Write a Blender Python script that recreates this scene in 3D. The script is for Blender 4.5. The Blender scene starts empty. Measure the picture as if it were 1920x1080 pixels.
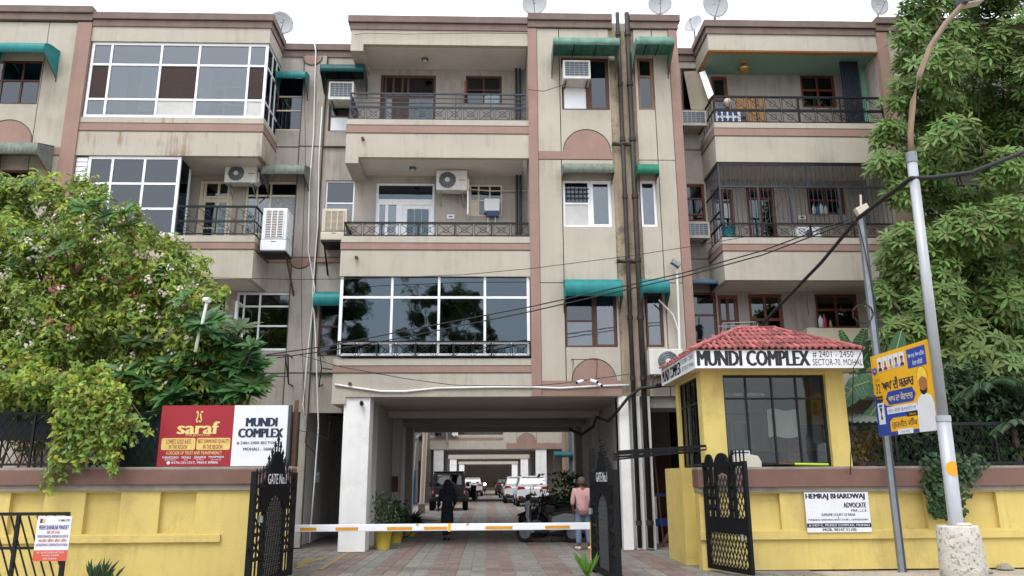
import bpy, bmesh, math, random
from mathutils import Vector, Matrix, noise as mnoise
R = math.radians
random.seed(7)
SC = bpy.context.scene
COL = SC.collection
# ------------------------------------------------------------------ camera
CAM_H = 1.6
FPX = 1470.0
CM = Matrix.Rotation(-0.0331573, 3, 'Z') @ Matrix.Rotation(math.pi/2 + 0.240171, 3, 'X') @ Matrix.Rotation(-0.0061087, 3, 'Z')
cd = bpy.data.cameras.new('camera')
cd.sensor_width = 36.0
cd.lens = 36.0*FPX/1920.0
cd.clip_start = 0.1
cd.clip_end = 2000
cam = bpy.data.objects.new('camera', cd)
COL.objects.link(cam)
cam.matrix_world = Matrix.Translation((0, 0, CAM_H)) @ CM.to_4x4()
SC.camera = cam
# ------------------------------------------------------------------ sky, sun, exposure
SUN_EL, SUN_AZ = R(58), R(205)          # soft light from behind the camera, a little from the left
w = bpy.data.worlds.new('World'); SC.world = w; w.use_nodes = True
nt = w.node_tree; nt.nodes.clear()
sky = nt.nodes.new('ShaderNodeTexSky'); sky.sky_type = 'NISHITA'; sky.sun_disc = False
sky.sun_elevation = SUN_EL; sky.sun_rotation = SUN_AZ
sky.air_density = 1.0; sky.dust_density = 5.0; sky.ozone_density = 1.0
hs = nt.nodes.new('ShaderNodeHueSaturation'); hs.inputs['Saturation'].default_value = 0.16
mx = nt.nodes.new('ShaderNodeMix'); mx.data_type = 'RGBA'; mx.inputs['Factor'].default_value = 0.72
mx.inputs['B'].default_value = (9.3, 9.7, 10.3, 1)      # even overcast cloud
bg = nt.nodes.new('ShaderNodeBackground'); bg.inputs['Strength'].default_value = 0.115
wo = nt.nodes.new('ShaderNodeOutputWorld')
nt.links.new(sky.outputs['Color'], hs.inputs['Color'])
nt.links.new(hs.outputs['Color'], mx.inputs['A'])
nt.links.new(mx.outputs['Result'], bg.inputs['Color'])
nt.links.new(bg.outputs['Background'], wo.inputs['Surface'])
sl = bpy.data.lights.new('sun', 'SUN'); sl.energy = 0.9; sl.angle = R(25); sl.color = (1.0, 0.97, 0.93)
so = bpy.data.objects.new('sun', sl); COL.objects.link(so)
sdir = Vector((math.sin(SUN_AZ)*math.cos(SUN_EL), math.cos(SUN_AZ)*math.cos(SUN_EL), math.sin(SUN_EL)))
so.rotation_euler = sdir.to_track_quat('Z', 'Y').to_euler()
so.location = (0, -10, 30)
SC.view_settings.view_transform = 'Standard'; SC.view_settings.look = 'None'
SC.view_settings.exposure = 1.0; SC.view_settings.gamma = 1.0
SC.render.engine = 'CYCLES'
try:
    SC.cycles.use_denoising = True
    SC.cycles.max_bounces = 8; SC.cycles.diffuse_bounces = 6; SC.cycles.transparent_max_bounces = 16
except Exception: pass
# ------------------------------------------------------------------ helpers
def at(px, py, Y):
    d = CM @ Vector(((px-960)/FPX, -(py-540)/FPX, -1.0))
    return Vector((0, 0, CAM_H)) + d*(Y/d.y)
def bx(Y, x0, y0, x1, y1):
    """photo rectangle -> (x0,x1,z0,z1) on the plane at depth Y"""
    xm, ym = (x0+x1)/2, (y0+y1)/2
    return (at(x0, ym, Y).x, at(x1, ym, Y).x, at(xm, y1, Y).z, at(xm, y0, Y).z)
def lin(c):
    c = c.lstrip('#'); v = [int(c[i:i+2], 16)/255 for i in (0, 2, 4)]
    return tuple((x/12.92 if x <= .04045 else ((x+.055)/1.055)**2.4) for x in v) + (1,)
MATS = {}
def M(name, col, rough=.6, var=.12, scale=4.0, bump=0.0, bscale=60.0, metal=0.0, spec=.4, streak=0.0, speck=0.0, isl=0.0, trans=0.0, rnd=0.0, alpha=1.0, emit=0.0, stainc=None, stain=0.0, sscale=1.2, drip=0.0, dripc='#5f564b'):
    """procedural material: base colour with cloudy variation, fine specks, rain streaks, relief"""
    if name in MATS: return MATS[name]
    m = bpy.data.materials.new(name); m.use_nodes = True
    t = m.node_tree; N = t.nodes; L = t.links; N.clear()
    out = N.new('ShaderNodeOutputMaterial'); b = N.new('ShaderNodeBsdfPrincipled')
    if isinstance(col, str): col = lin(col)
    b.inputs['Roughness'].default_value = rough; b.inputs['Metallic'].default_value = metal
    b.inputs['Specular IOR Level'].default_value = spec
    tc = N.new('ShaderNodeTexCoord')
    cur = None
    def rgb(c):
        n = N.new('ShaderNodeRGB'); n.outputs[0].default_value = c; return n.outputs[0]
    cur = rgb(col)
    def mul(cur, fac_socket, lo, hi):
        mr = N.new('ShaderNodeMapRange'); mr.inputs['To Min'].default_value = lo; mr.inputs['To Max'].default_value = hi
        mr.inputs['From Min'].default_value = .3; mr.inputs['From Max'].default_value = .7
        L.new(fac_socket, mr.inputs['Value'])
        x = N.new('ShaderNodeVectorMath'); x.operation = 'SCALE'
        L.new(cur, x.inputs[0]); L.new(mr.outputs[0], x.inputs['Scale']); return x.outputs[0]
    def noi(sc, det=4, vec=None, rough=.6):
        n = N.new('ShaderNodeTexNoise'); n.inputs['Scale'].default_value = sc; n.inputs['Detail'].default_value = det
        n.inputs['Roughness'].default_value = rough
        L.new(vec if vec else tc.outputs['Object'], n.inputs['Vector']); return n.outputs['Fac']
    if var: cur = mul(cur, noi(scale), 1-var, 1+var)
    if speck: cur = mul(cur, noi(90, 2), 1-speck, 1+speck)
    if streak:
        mp = N.new('ShaderNodeMapping'); mp.inputs['Scale'].default_value = (3.2, 3.2, .22)
        L.new(tc.outputs['Object'], mp.inputs['Vector'])
        cur = mul(cur, noi(2.2, 5, mp.outputs[0]), 1-streak, 1+streak*.35)
    if stain:
        f = noi(sscale, 6, None, .7)
        cr = N.new('ShaderNodeValToRGB'); cr.color_ramp.elements[0].position = .52; cr.color_ramp.elements[1].position = .68
        L.new(f, cr.inputs['Fac'])
        mlt = N.new('ShaderNodeMath'); mlt.operation = 'MULTIPLY'; mlt.inputs[1].default_value = stain
        L.new(cr.outputs['Color'], mlt.inputs[0])
        mm = N.new('ShaderNodeMix'); mm.data_type = 'RGBA'
        L.new(mlt.outputs[0], mm.inputs['Factor']); L.new(cur, mm.inputs['A']); mm.inputs['B'].default_value = lin(stainc)
        cur = mm.outputs['Result']
    if drip:     # sparse run-down marks left by rain and rust
        mp = N.new('ShaderNodeMapping'); mp.inputs['Scale'].default_value = (5.5, 5.5, .55)
        L.new(tc.outputs['Object'], mp.inputs['Vector']); f1 = noi(1.5, 3, mp.outputs[0]); f2 = noi(.9, 2)
        pr = N.new('ShaderNodeMath'); pr.operation = 'MULTIPLY'; L.new(f1, pr.inputs[0]); L.new(f2, pr.inputs[1])
        mr = N.new('ShaderNodeMapRange'); mr.inputs['From Min'].default_value = .27; mr.inputs['From Max'].default_value = .42; mr.inputs['To Max'].default_value = drip
        L.new(pr.outputs[0], mr.inputs['Value']); mm = N.new('ShaderNodeMix'); mm.data_type = 'RGBA'
        L.new(mr.outputs[0], mm.inputs['Factor']); L.new(cur, mm.inputs['A']); mm.inputs['B'].default_value = lin(dripc); cur = mm.outputs['Result']
    if isl:
        g = N.new('ShaderNodeNewGeometry')
        h = N.new('ShaderNodeHueSaturation')
        a1 = N.new('ShaderNodeMapRange'); a1.inputs['To Min'].default_value = .5-isl*.09; a1.inputs['To Max'].default_value = .5+isl*.05
        a2 = N.new('ShaderNodeMapRange'); a2.inputs['To Min'].default_value = 1-isl*.6; a2.inputs['To Max'].default_value = 1+isl*.6
        L.new(g.outputs['Random Per Island'], a1.inputs['Value']); L.new(g.outputs['Random Per Island'], a2.inputs['Value'])
        L.new(a1.outputs[0], h.inputs['Hue']); L.new(a2.outputs[0], h.inputs['Value']); L.new(cur, h.inputs['Color'])
        cur = h.outputs['Color']
    if rnd:
        oi = N.new('ShaderNodeObjectInfo'); a2 = N.new('ShaderNodeMapRange')
        a2.inputs['To Min'].default_value = 1-rnd; a2.inputs['To Max'].default_value = 1+rnd
        L.new(oi.outputs['Random'], a2.inputs['Value'])
        x = N.new('ShaderNodeVectorMath'); x.operation = 'SCALE'; L.new(cur, x.inputs[0]); L.new(a2.outputs[0], x.inputs['Scale']); cur = x.outputs[0]
    L.new(cur, b.inputs['Base Color'])
    if bump:
        bn = N.new('ShaderNodeBump'); bn.inputs['Strength'].default_value = bump; bn.inputs['Distance'].default_value = .02
        L.new(noi(bscale, 3), bn.inputs['Height']); L.new(bn.outputs[0], b.inputs['Normal'])
    if emit:
        L.new(cur, b.inputs['Emission Color']); b.inputs['Emission Strength'].default_value = emit
    sh = b.outputs[0]
    if trans:
        tl = N.new('ShaderNodeBsdfTranslucent'); L.new(cur, tl.inputs['Color'])
        ms = N.new('ShaderNodeMixShader'); ms.inputs[0].default_value = trans
        L.new(sh, ms.inputs[1]); L.new(tl.outputs[0], ms.inputs[2]); sh = ms.outputs[0]
    L.new(sh, out.inputs['Surface'])
    MATS[name] = m
    return m
def GLASS(name, tint, refl=.25, rough=.02, rcol=(1, 1, 1, 1)):
    """thin pane: tinted see-through plus mirror reflection"""
    if name in MATS: return MATS[name]
    m = bpy.data.materials.new(name); m.use_nodes = True
    t = m.node_tree; N = t.nodes; L = t.links; N.clear()
    out = N.new('ShaderNodeOutputMaterial'); tr = N.new('ShaderNodeBsdfTransparent'); gl = N.new('ShaderNodeBsdfGlossy')
    tr.inputs['Color'].default_value = tint; gl.inputs['Roughness'].default_value = rough; gl.inputs['Color'].default_value = rcol
    tc = N.new('ShaderNodeTexCoord'); n = N.new('ShaderNodeTexNoise'); n.inputs['Scale'].default_value = 1.4
    L.new(tc.outputs['Object'], n.inputs['Vector'])
    bp = N.new('ShaderNodeBump'); bp.inputs['Strength'].default_value = .06; bp.inputs['Distance'].default_value = .05
    L.new(n.outputs['Fac'], bp.inputs['Height']); L.new(bp.outputs[0], gl.inputs['Normal'])
    ms = N.new('ShaderNodeMixShader'); ms.inputs[0].default_value = refl
    L.new(tr.outputs[0], ms.inputs[1]); L.new(gl.outputs[0], ms.inputs[2]); L.new(ms.outputs[0], out.inputs['Surface'])
    MATS[name] = m; return m
OFF = {}
def off(o): return OFF.get(o.name, Vector((0, 0, 0))) if o else Vector((0, 0, 0))
def tag(o, label=None, cat=None, group=None, kind=None):
    if label: o['label'] = label
    if cat: o['category'] = cat
    if group: o['group'] = group
    if kind: o['kind'] = kind
    return o
def thing(name, label, cat, loc=(0, 0, 0), group=None):
    o = bpy.data.objects.new(name, None); COL.objects.link(o); o.empty_display_size = .2
    o.location = loc; OFF[o.name] = Vector(loc)
    return tag(o, label, cat, group)
def inst(name, mesh, parent, loc=(0, 0, 0), rot=(0, 0, 0), scale=(1, 1, 1), label=None):
    o = bpy.data.objects.new(name, mesh); COL.objects.link(o)
    o.parent = parent; o.location = Vector(loc)-off(parent); o.rotation_euler = rot; o.scale = scale
    if label: o['label'] = label
    return o
class MB:
    def __init__(s): s.v = []; s.f = []
    def add(s, vs, fs):
        n = len(s.v); s.v += [tuple(v) for v in vs]; s.f += [tuple(i+n for i in f) for f in fs]; return s
    def box(s, x0, x1, y0, y1, z0, z1):
        if x0 > x1: x0, x1 = x1, x0
        if y0 > y1: y0, y1 = y1, y0
        if z0 > z1: z0, z1 = z1, z0
        return s.add([(x0, y0, z0), (x1, y0, z0), (x1, y1, z0), (x0, y1, z0), (x0, y0, z1), (x1, y0, z1), (x1, y1, z1), (x0, y1, z1)],
                     [(0, 3, 2, 1), (4, 5, 6, 7), (0, 1, 5, 4), (1, 2, 6, 5), (2, 3, 7, 6), (3, 0, 4, 7)])
    def bar(s, p, q, w, h=None):
        """rectangular bar from p to q"""
        p, q = Vector(p), Vector(q); h = h or w; d = (q-p).normalized()
        u = d.cross(Vector((0, 0, 1))); u = u.normalized() if u.length > 1e-4 else Vector((1, 0, 0)); v = u.cross(d).normalized()
        vs = [a + u*su*w/2 + v*sv*h/2 for a in (p, q) for su, sv in ((-1, -1), (1, -1), (1, 1), (-1, 1))]
        return s.add(vs, [(0, 1, 2, 3), (7, 6, 5, 4), (0, 4, 5, 1), (1, 5, 6, 2), (2, 6, 7, 3), (3, 7, 4, 0)])
    def tube(s, pts, r, n=6, caps=True):
        pts = [Vector(p) for p in pts]; rs = r if isinstance(r, (list, tuple)) else [r]*len(pts); b = len(s.v)
        ref = Vector((0, 0, 1))
        for i, p in enumerate(pts):
            d = (pts[min(i+1, len(pts)-1)]-pts[max(i-1, 0)]).normalized()
            rr = ref if abs(d.dot(ref)) < .95 else Vector((1, 0, 0))
            u = d.cross(rr).normalized(); v = u.cross(d)
            for k in range(n):
                a = 2*math.pi*k/n; s.v.append(tuple(p+(u*math.cos(a)+v*math.sin(a))*rs[i]))
        for i in range(len(pts)-1):
            for k in range(n):
                s.f.append((b+i*n+k, b+i*n+(k+1) % n, b+(i+1)*n+(k+1) % n, b+(i+1)*n+k))
        if caps:
            s.f.append(tuple(b+k for k in range(n))[::-1]); s.f.append(tuple(b+(len(pts)-1)*n+k for k in range(n)))
        return s
    def prism(s, poly, y0, y1):
        """polygon of (x,z) pushed from y0 to y1"""
        n = len(poly)
        return s.add([(x, y0, z) for x, z in poly]+[(x, y1, z) for x, z in poly],
                     [tuple(range(n)), tuple(range(n, 2*n))[::-1]]+[(i, (i+1) % n, n+(i+1) % n, n+i)[::-1] for i in range(n)])
    def prismx(s, poly, x0, x1):
        n = len(poly)
        return s.add([(x0, y, z) for y, z in poly]+[(x1, y, z) for y, z in poly],
                     [tuple(range(n)), tuple(range(n, 2*n))[::-1]]+[(i, (i+1) % n, n+(i+1) % n, n+i)[::-1] for i in range(n)])
    def lathe(s, prof, c=(0, 0, 0), n=16, axis='z', cap=True):
        b = len(s.v); c = Vector(c)
        for r, z in prof:
            for k in range(n):
                a = 2*math.pi*k/n; x, y = r*math.cos(a), r*math.sin(a)
                p = {'z': (x, y, z), 'y': (x, z, y), 'x': (z, x, y)}[axis]; s.v.append(tuple(c+Vector(p)))
        for i in range(len(prof)-1):
            for k in range(n): s.f.append((b+i*n+k, b+i*n+(k+1) % n, b+(i+1)*n+(k+1) % n, b+(i+1)*n+k))
        if cap:
            s.f.append(tuple(b+k for k in range(n))[::-1]); s.f.append(tuple(b+(len(prof)-1)*n+k for k in range(n)))
        return s
    def torus(s, c, Rr, r, axis='y', n=16, m=6):
        b = len(s.v); c = Vector(c)
        for i in range(n):
            a = 2*math.pi*i/n
            for j in range(m):
                t = 2*math.pi*j/m; q = Rr+r*math.cos(t); x, y, z = q*math.cos(a), q*math.sin(a), r*math.sin(t)
                p = {'z': (x, y, z), 'y': (x, z, y), 'x': (z, x, y)}[axis]; s.v.append(tuple(c+Vector(p)))
        for i in range(n):
            for j in range(m):
                s.f.append((b+i*m+j, b+((i+1) % n)*m+j, b+((i+1) % n)*m+(j+1) % m, b+i*m+(j+1) % m))
        return s
    def rings(s, rings, cap=True):
        b = len(s.v); n = len(rings[0])
        for r in rings: s.v += [tuple(p) for p in r]
        for i in range(len(rings)-1):
            for k in range(n): s.f.append((b+i*n+k, b+i*n+(k+1) % n, b+(i+1)*n+(k+1) % n, b+(i+1)*n+k))
        if cap:
            s.f.append(tuple(b+k for k in range(n))[::-1]); s.f.append(tuple(b+(len(rings)-1)*n+k for k in range(n)))
        return s
    def holes(s, x0, x1, z0, z1, y0, y1, hs):
        """wall slab with rectangular openings"""
        xs = sorted({x0, x1}|{min(max(v, x0), x1) for h in hs for v in h[:2]}); zs = sorted({z0, z1}|{min(max(v, z0), z1) for h in hs for v in h[2:]})
        for j in range(len(zs)-1):
            run = None
            for i in range(len(xs)-1):
                cx, cz = (xs[i]+xs[i+1])/2, (zs[j]+zs[j+1])/2
                solid = not any(h[0] < cx < h[1] and h[2] < cz < h[3] for h in hs)
                if solid and run is None: run = xs[i]
                if (not solid or i == len(xs)-2) and run is not None:
                    s.box(run, xs[i+1] if solid else xs[i], y0, y1, zs[j], zs[j+1]); run = None
        return s
    def mesh(s, name, mat, o=Vector((0, 0, 0)), smooth=False, bevel=0.0, fix=True):
        me = bpy.data.meshes.new(name)
        me.from_pydata([tuple(Vector(v)-o) for v in s.v] if o.length > 0 else s.v, [], s.f)
        if fix or bevel:
            bm = bmesh.new(); bm.from_mesh(me)
            if bevel:
                bmesh.ops.bevel(bm, geom=[e for e in bm.edges if e.calc_face_angle(0) > .5], offset=bevel, segments=2, affect='EDGES', profile=.6)
            bmesh.ops.recalc_face_normals(bm, faces=bm.faces); bm.to_mesh(me); bm.free()
        me.materials.append(mat)
        if smooth: me.polygons.foreach_set('use_smooth', [True]*len(me.polygons))
        me.update(); return me
    def build(s, name, mat, parent=None, smooth=False, bevel=0.0, label=None, fix=True):
        o0 = off(parent)
        o = bpy.data.objects.new(name, s.mesh(name, mat, o0, smooth, bevel, fix)); COL.objects.link(o)
        o.parent = parent; OFF[o.name] = o0
        if label: o['label'] = label
        return o
def B(*a): return MB().box(*a)
FONTCACHE = {}
def lettering(txt, box, y, mat, parent, bold=0.0, name='lettering', flip=None, shear=0.0, just='c', fit='both'):
    """flat lettering filling box=(x0,x1,z0,z1), facing -y at depth y; flip maps a local point to the final one"""
    cu = bpy.data.curves.new('t', 'FONT'); cu.body = txt; cu.resolution_u = 2; cu.shear = shear
    o = bpy.data.objects.new('t', cu); COL.objects.link(o)
    me = bpy.data.meshes.new_from_object(o.evaluated_get(bpy.context.evaluated_depsgraph_get()))
    bpy.data.objects.remove(o); bpy.data.curves.remove(cu)
    xs = [v.co.x for v in me.vertices]; ys = [v.co.y for v in me.vertices]
    if not xs: return None
    a, b, c, d = min(xs), max(xs), min(ys), max(ys); o0 = off(parent)
    sx = (box[1]-box[0])/max(b-a, 1e-6); sz = (box[3]-box[2])/max(d-c, 1e-6)
    for v in me.vertices:
        p = Vector((box[0]+(v.co.x-a)*sx, y, box[2]+(v.co.y-c)*sz))
        if flip: p = flip(p)
        v.co = p-o0
    if bold > .004:      # heavier strokes: the same outline repeated across the stroke width, each a hair behind
        st = bold*1.5*sx; src = [v.co.copy() for v in me.vertices]; fs = [tuple(p_.vertices) for p_ in me.polygons]; V, Fc = [], []
        ux = (flip(Vector((1, y, 0)))-flip(Vector((0, y, 0)))) if flip else Vector((1, 0, 0)); uy = (flip(Vector((0, y+1, 0)))-flip(Vector((0, y, 0)))) if flip else Vector((0, 1, 0))
        dn = -uy if name == 'lettering_back' else uy
        for k_ in range(-2, 3):
            n_ = len(V); V += [tuple(c_+ux*st*k_/2+dn*(.0003*abs(k_)+.0001*(k_ > 0))) for c_ in src]; Fc += [tuple(i_+n_ for i_ in f_) for f_ in fs]
        bpy.data.meshes.remove(me); me = bpy.data.meshes.new(name); me.from_pydata(V, [], Fc)
    me.materials.clear(); me.materials.append(mat)
    ob = bpy.data.objects.new(name, me); COL.objects.link(ob); ob.parent = parent; OFF[ob.name] = o0
    return ob
def copy_tree(o, parent=None):
    c = o.copy(); COL.objects.link(c); c.parent = parent; OFF[c.name] = off(o)
    for ch in o.children: copy_tree(ch, c)
    return c
def struct(o): o['kind'] = 'structure'; return o
def place(root, loc, rz=0.0, sc=1.0):
    root.location = loc; root.rotation_euler = (0, 0, rz); root.scale = (sc,)*3; return root
# ------------------------------------------------------------------ materials
BEIGE = M('grit_plaster', '#b0a99d', .9, .07, .8, .5, 120, streak=.05, speck=.2, stain=.22, stainc='#968c7e', sscale=.9, drip=.2)
BEIGER = M('rust_streaked_plaster', '#b0a99d', .9, .07, .8, .5, 120, streak=.06, speck=.2, stain=.2, stainc='#8a8073', sscale=.9, drip=.8, dripc='#7d5c3d')
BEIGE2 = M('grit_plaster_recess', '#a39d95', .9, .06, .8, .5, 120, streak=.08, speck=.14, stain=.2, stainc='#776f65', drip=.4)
BROWN = M('brown_grit', '#957a70', .9, .08, 1.5, .5, 120, streak=.06, speck=.18)
CORN = M('cornice_brown', '#73625c', .85, .12, 2, .3, 60, streak=.12, stain=.4, stainc='#4f4641')
GROOVE = M('groove_shadow', '#4b443c', .9, .1)
SOFF = M('soffit_paint', '#cbc4bd', .8, .08, 1.2, streak=.03)
WHITEP = M('white_wash', '#e6e6e6', .75, .05, 1.2, .1, 30, streak=.06, stain=.25, stainc='#a39d93', sscale=1.6)
INT = M('dim_interior', '#1b1a1a', .9, .2)  # near-black solid cores: the dark of unlit rooms put into the colour
UPVC = M('white_frame', '#dfe2e8', .4, .04, 3)
CREAMF = M('cream_frame', '#cfc5b0', .5, .06, 3)
WOOD = M('brown_wood_frame', '#4e2f24', .5, .15, 4)
REDWOOD = M('red_brown_wood', '#6a3524', .5, .18, 5)
BLACK = M('black_paint', '#131518', .5, .15, 6, spec=.3)
BLUEBLK = M('blue_black_paint', '#2a333c', .4, .12, 6)
STEEL = M('grey_steel', '#8f949a', .4, .12, 8, metal=.6)
RUST = M('rusty_steel', '#5f3f2c', .8, .25, 12)
DARKGL = GLASS('dark_film_glass', (.03, .045, .06, 1), .1, .02, (.66, .84, 1, 1))
PALEGL = GLASS('pale_window_glass', (.5, .54, .58, 1), .12, .03, (.9, .95, 1, 1))
GREYGL = GLASS('grey_window_glass', (.17, .20, .24, 1), .085, .03, (.85, .92, 1, 1))
CURT = M('pale_curtain', '#8f959c', .9, .2, 6)
TEAL = M('teal_fibre', '#2c9294', .5, .15, 3, streak=.15, trans=.35)
GREENF = M('green_fibre', '#2c8a6c', .5, .15, 3, streak=.2, trans=.35)
GREYF = M('weathered_grey_fibre', '#767f76', .85, .25, 5, streak=.2, trans=.05, stain=.5, stainc='#3b4238', sscale=3)
YEL = M('yellow_wall_paint', '#cab56b', .7, .06, 1.2, .2, 30, streak=.05, stain=.5, stainc='#a3915c', sscale=1.3, drip=.22, dripc='#85764a')
STONE = M('brown_granite', '#6e5249', .55, .12, 3, .1, 80, speck=.3)
GREYC = M('grey_cement', '#8b867c', .9, .18, 3, .4, 40, stain=.4, stainc='#5c5850')
# ------------------------------------------------------------------ ground
FY, BY = 19.1, 20.4
def zg(y): return 0.0 if y < 24 else (.2*(y-24)/8 if y < 32 else .2)
SOIL = M('dusty_soil', '#a0968a', .95, .2, 2, .5, 30, stain=.4, stainc='#6a6258', sscale=.6)  # dusty soil, colour raised further to bounce light up to the soffits
g = MB().add([(-300, -120, -.03), (300, -120, -.03), (300, 400, -.03), (-300, 400, -.03)], [(0, 1, 2, 3)]).build('ground', SOIL, fix=False); struct(g)
ASPH = M('dusty_bounce_road', '#8b867f', .9, .12, 3, .3, 90, speck=.2)  # unseen road, paled beyond asphalt to throw light up under the balconies
g = MB().add([(-60, -6, -.02), (60, -6, -.02), (60, 10.6, -.02), (-60, 10.6, -.02)], [(0, 1, 2, 3)]).build('road', ASPH, fix=False); struct(g)
# paved drive: base sheet with joints and far stripes, then pavers
def paver_sheet():
    m = bpy.data.materials.new('paver_far'); m.use_nodes = True; t = m.node_tree; N = t.nodes; L = t.links
    b = N['Principled BSDF']; b.inputs['Roughness'].default_value = .9
    tc = N.new('ShaderNodeTexCoord'); sp = N.new('ShaderNodeSeparateXYZ'); L.new(tc.outputs['Object'], sp.inputs[0])
    mo = N.new('ShaderNodeMath'); mo.operation = 'MULTIPLY_ADD'; mo.inputs[1].default_value = 1/1.04; mo.inputs[2].default_value = 20.0; L.new(sp.outputs['X'], mo.inputs[0])
    fr = N.new('ShaderNodeMath'); fr.operation = 'FRACT'; L.new(mo.outputs[0], fr.inputs[0])
    gt = N.new('ShaderNodeMath'); gt.operation = 'GREATER_THAN'; gt.inputs[1].default_value = .5; L.new(fr.outputs[0], gt.inputs[0])
    mx = N.new('ShaderNodeMix'); mx.data_type = 'RGBA'; L.new(gt.outputs[0], mx.inputs['Factor'])
    mx.inputs['A'].default_value = lin('#786b66'); mx.inputs['B'].default_value = lin('#7a7771'); L.new(mx.outputs['Result'], b.inputs['Base Color'])
    return m
ys = [11.5, 24, 26, 28, 30, 32, 115]
mb = MB()
for i in range(len(ys)-1):
    a, b_ = ys[i], ys[i+1]
    mb.add([(-5.4, a, zg(a)-.012), (5.8, a, zg(a)-.012), (5.8, b_, zg(b_)-.012), (-5.4, b_, zg(b_)-.012)], [(0, 1, 2, 3)])
drive = struct(mb.build('driveway', paver_sheet(), fix=False))
PAV_G = M('paver_grey', '#75726d', .88, .15, 5, .3, 70, rnd=.2, isl=.0, stain=.5, stainc='#6b655d', sscale=1.1)
PAV_P = M('paver_pink', '#73655f', .88, .12, 5, .3, 70, rnd=.2, stain=.5, stainc='#625750', sscale=1.1)
PAV_G2 = M('paver_grey_far', '#75726d', .88, .12, 5, isl=.22)
PAV_P2 = M('paver_pink_far', '#73655f', .88, .12, 5, isl=.22)
PW, PL = .26, .30
def paver_mb(x, y, dz=0):
    z0, z1 = zg(y-PL/2)-.02, zg(y)+dz
    a, b_, c, d = x-PW/2+.006, x+PW/2-.006, y-PL/2+.006, y+PL/2-.006; e = .012
    return ([(a, c, z0), (b_, c, z0), (b_, d, z0), (a, d, z0), (a+e, c+e, z1), (b_-e, c+e, z1), (b_-e, d-e, z1), (a+e, d-e, z1)],
            [(4, 5, 6, 7), (0, 1, 5, 4), (1, 2, 6, 5), (2, 3, 7, 6), (3, 0, 4, 7)])
pm = {}
for k, m_ in (('p', PAV_P), ('g', PAV_G)):
    vs, fs = paver_mb(0, 0); pm[k] = MB().add(vs, fs).mesh('paver', m_, fix=False)
cells = []
for j in range(0, 160):
    y = 13.6+j*PL
    for i in range(-20, 22):
        x = i*PW + .13
        if y > 20.0 and not (-2.75 < x < 3.2): continue
        if y < 20 and not (-5.2 < x < 5.6): continue
        yy = y + (PL/2 if (i % 2) else 0)
        if 18.9 < yy < 20.0 and (x < -2.75 or x > 3.2) and not (-5.2 < x < -3.6 or 4.1 < x < 5.2): continue
        if x > 4.8 and yy > 14.2 or (x > 4.4 and 14.2 < yy < 17.2): continue
        k = 'p' if (i//2) % 2 == 0 else 'g'
        if x < -3.3 or x > 3.9: k = 'g' if (i*7+j*3) % 5 else 'p'
        cells.append((yy, x, k))
cells.sort()
near = [c for c in cells if c[0] > 14.1]
skip = [c for c in cells if c[0] <= 14.1]
mbs = {'p': MB(), 'g': MB()}
for n_, (y, x, k) in enumerate(near):
    dz = random.uniform(-.004, .003)
    if n_ < 290:
        o = inst('paver', pm[k], drive, (x, y, dz)); o.rotation_euler = (random.uniform(-.008, .008), random.uniform(-.008, .008), random.uniform(-.01, .01))
    else:
        mbs[k].add(*paver_mb(x, y, dz))
for y, x, k in skip: mbs[k].add(*paver_mb(x, y, random.uniform(-.004, .003)))
for k, m_ in (('p', PAV_P2), ('g', PAV_G2)):
    tag(mbs[k].build('paver_bed', m_, drive, fix=False), kind='stuff')
YLINE = M('worn_yellow_paint', '#8f7a4a', .9, .25, 6, stain=.95, stainc='#77736c', sscale=4)
for (a, b_, wd) in (((600, 1068), (655, 1035), .10), ((555, 1060), (610, 1046), .16), ((560, 1066), (575, 1048), .12)):
    def gp(px, py):
        d = CM @ Vector(((px-960)/FPX, -(py-540)/FPX, -1.0)); t_ = -CAM_H/d.z; return Vector((0, 0, CAM_H))+d*t_
    p, q = gp(*a), gp(*b_); u = (q-p).normalized().cross(Vector((0, 0, 1)))*wd/2
    struct(MB().add([p-u+Vector((0, 0, .006)), p+u+Vector((0, 0, .006)), q+u+Vector((0, 0, .006)), q-u+Vector((0, 0, .006))], [(0, 1, 2, 3)]).build('painted_line', YLINE, fix=False))
for x in (-1.55, 2.75):     # yellow side lines further in
    mb = MB()
    for a, b_ in ((32, 41), (43, 52)): mb.add([(x-.07, a, .208), (x+.07, a, .208), (x+.07, b_, .208), (x-.07, b_, .208)], [(0, 1, 2, 3)])
    struct(mb.build('painted_line', YLINE, fix=False))
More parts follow.
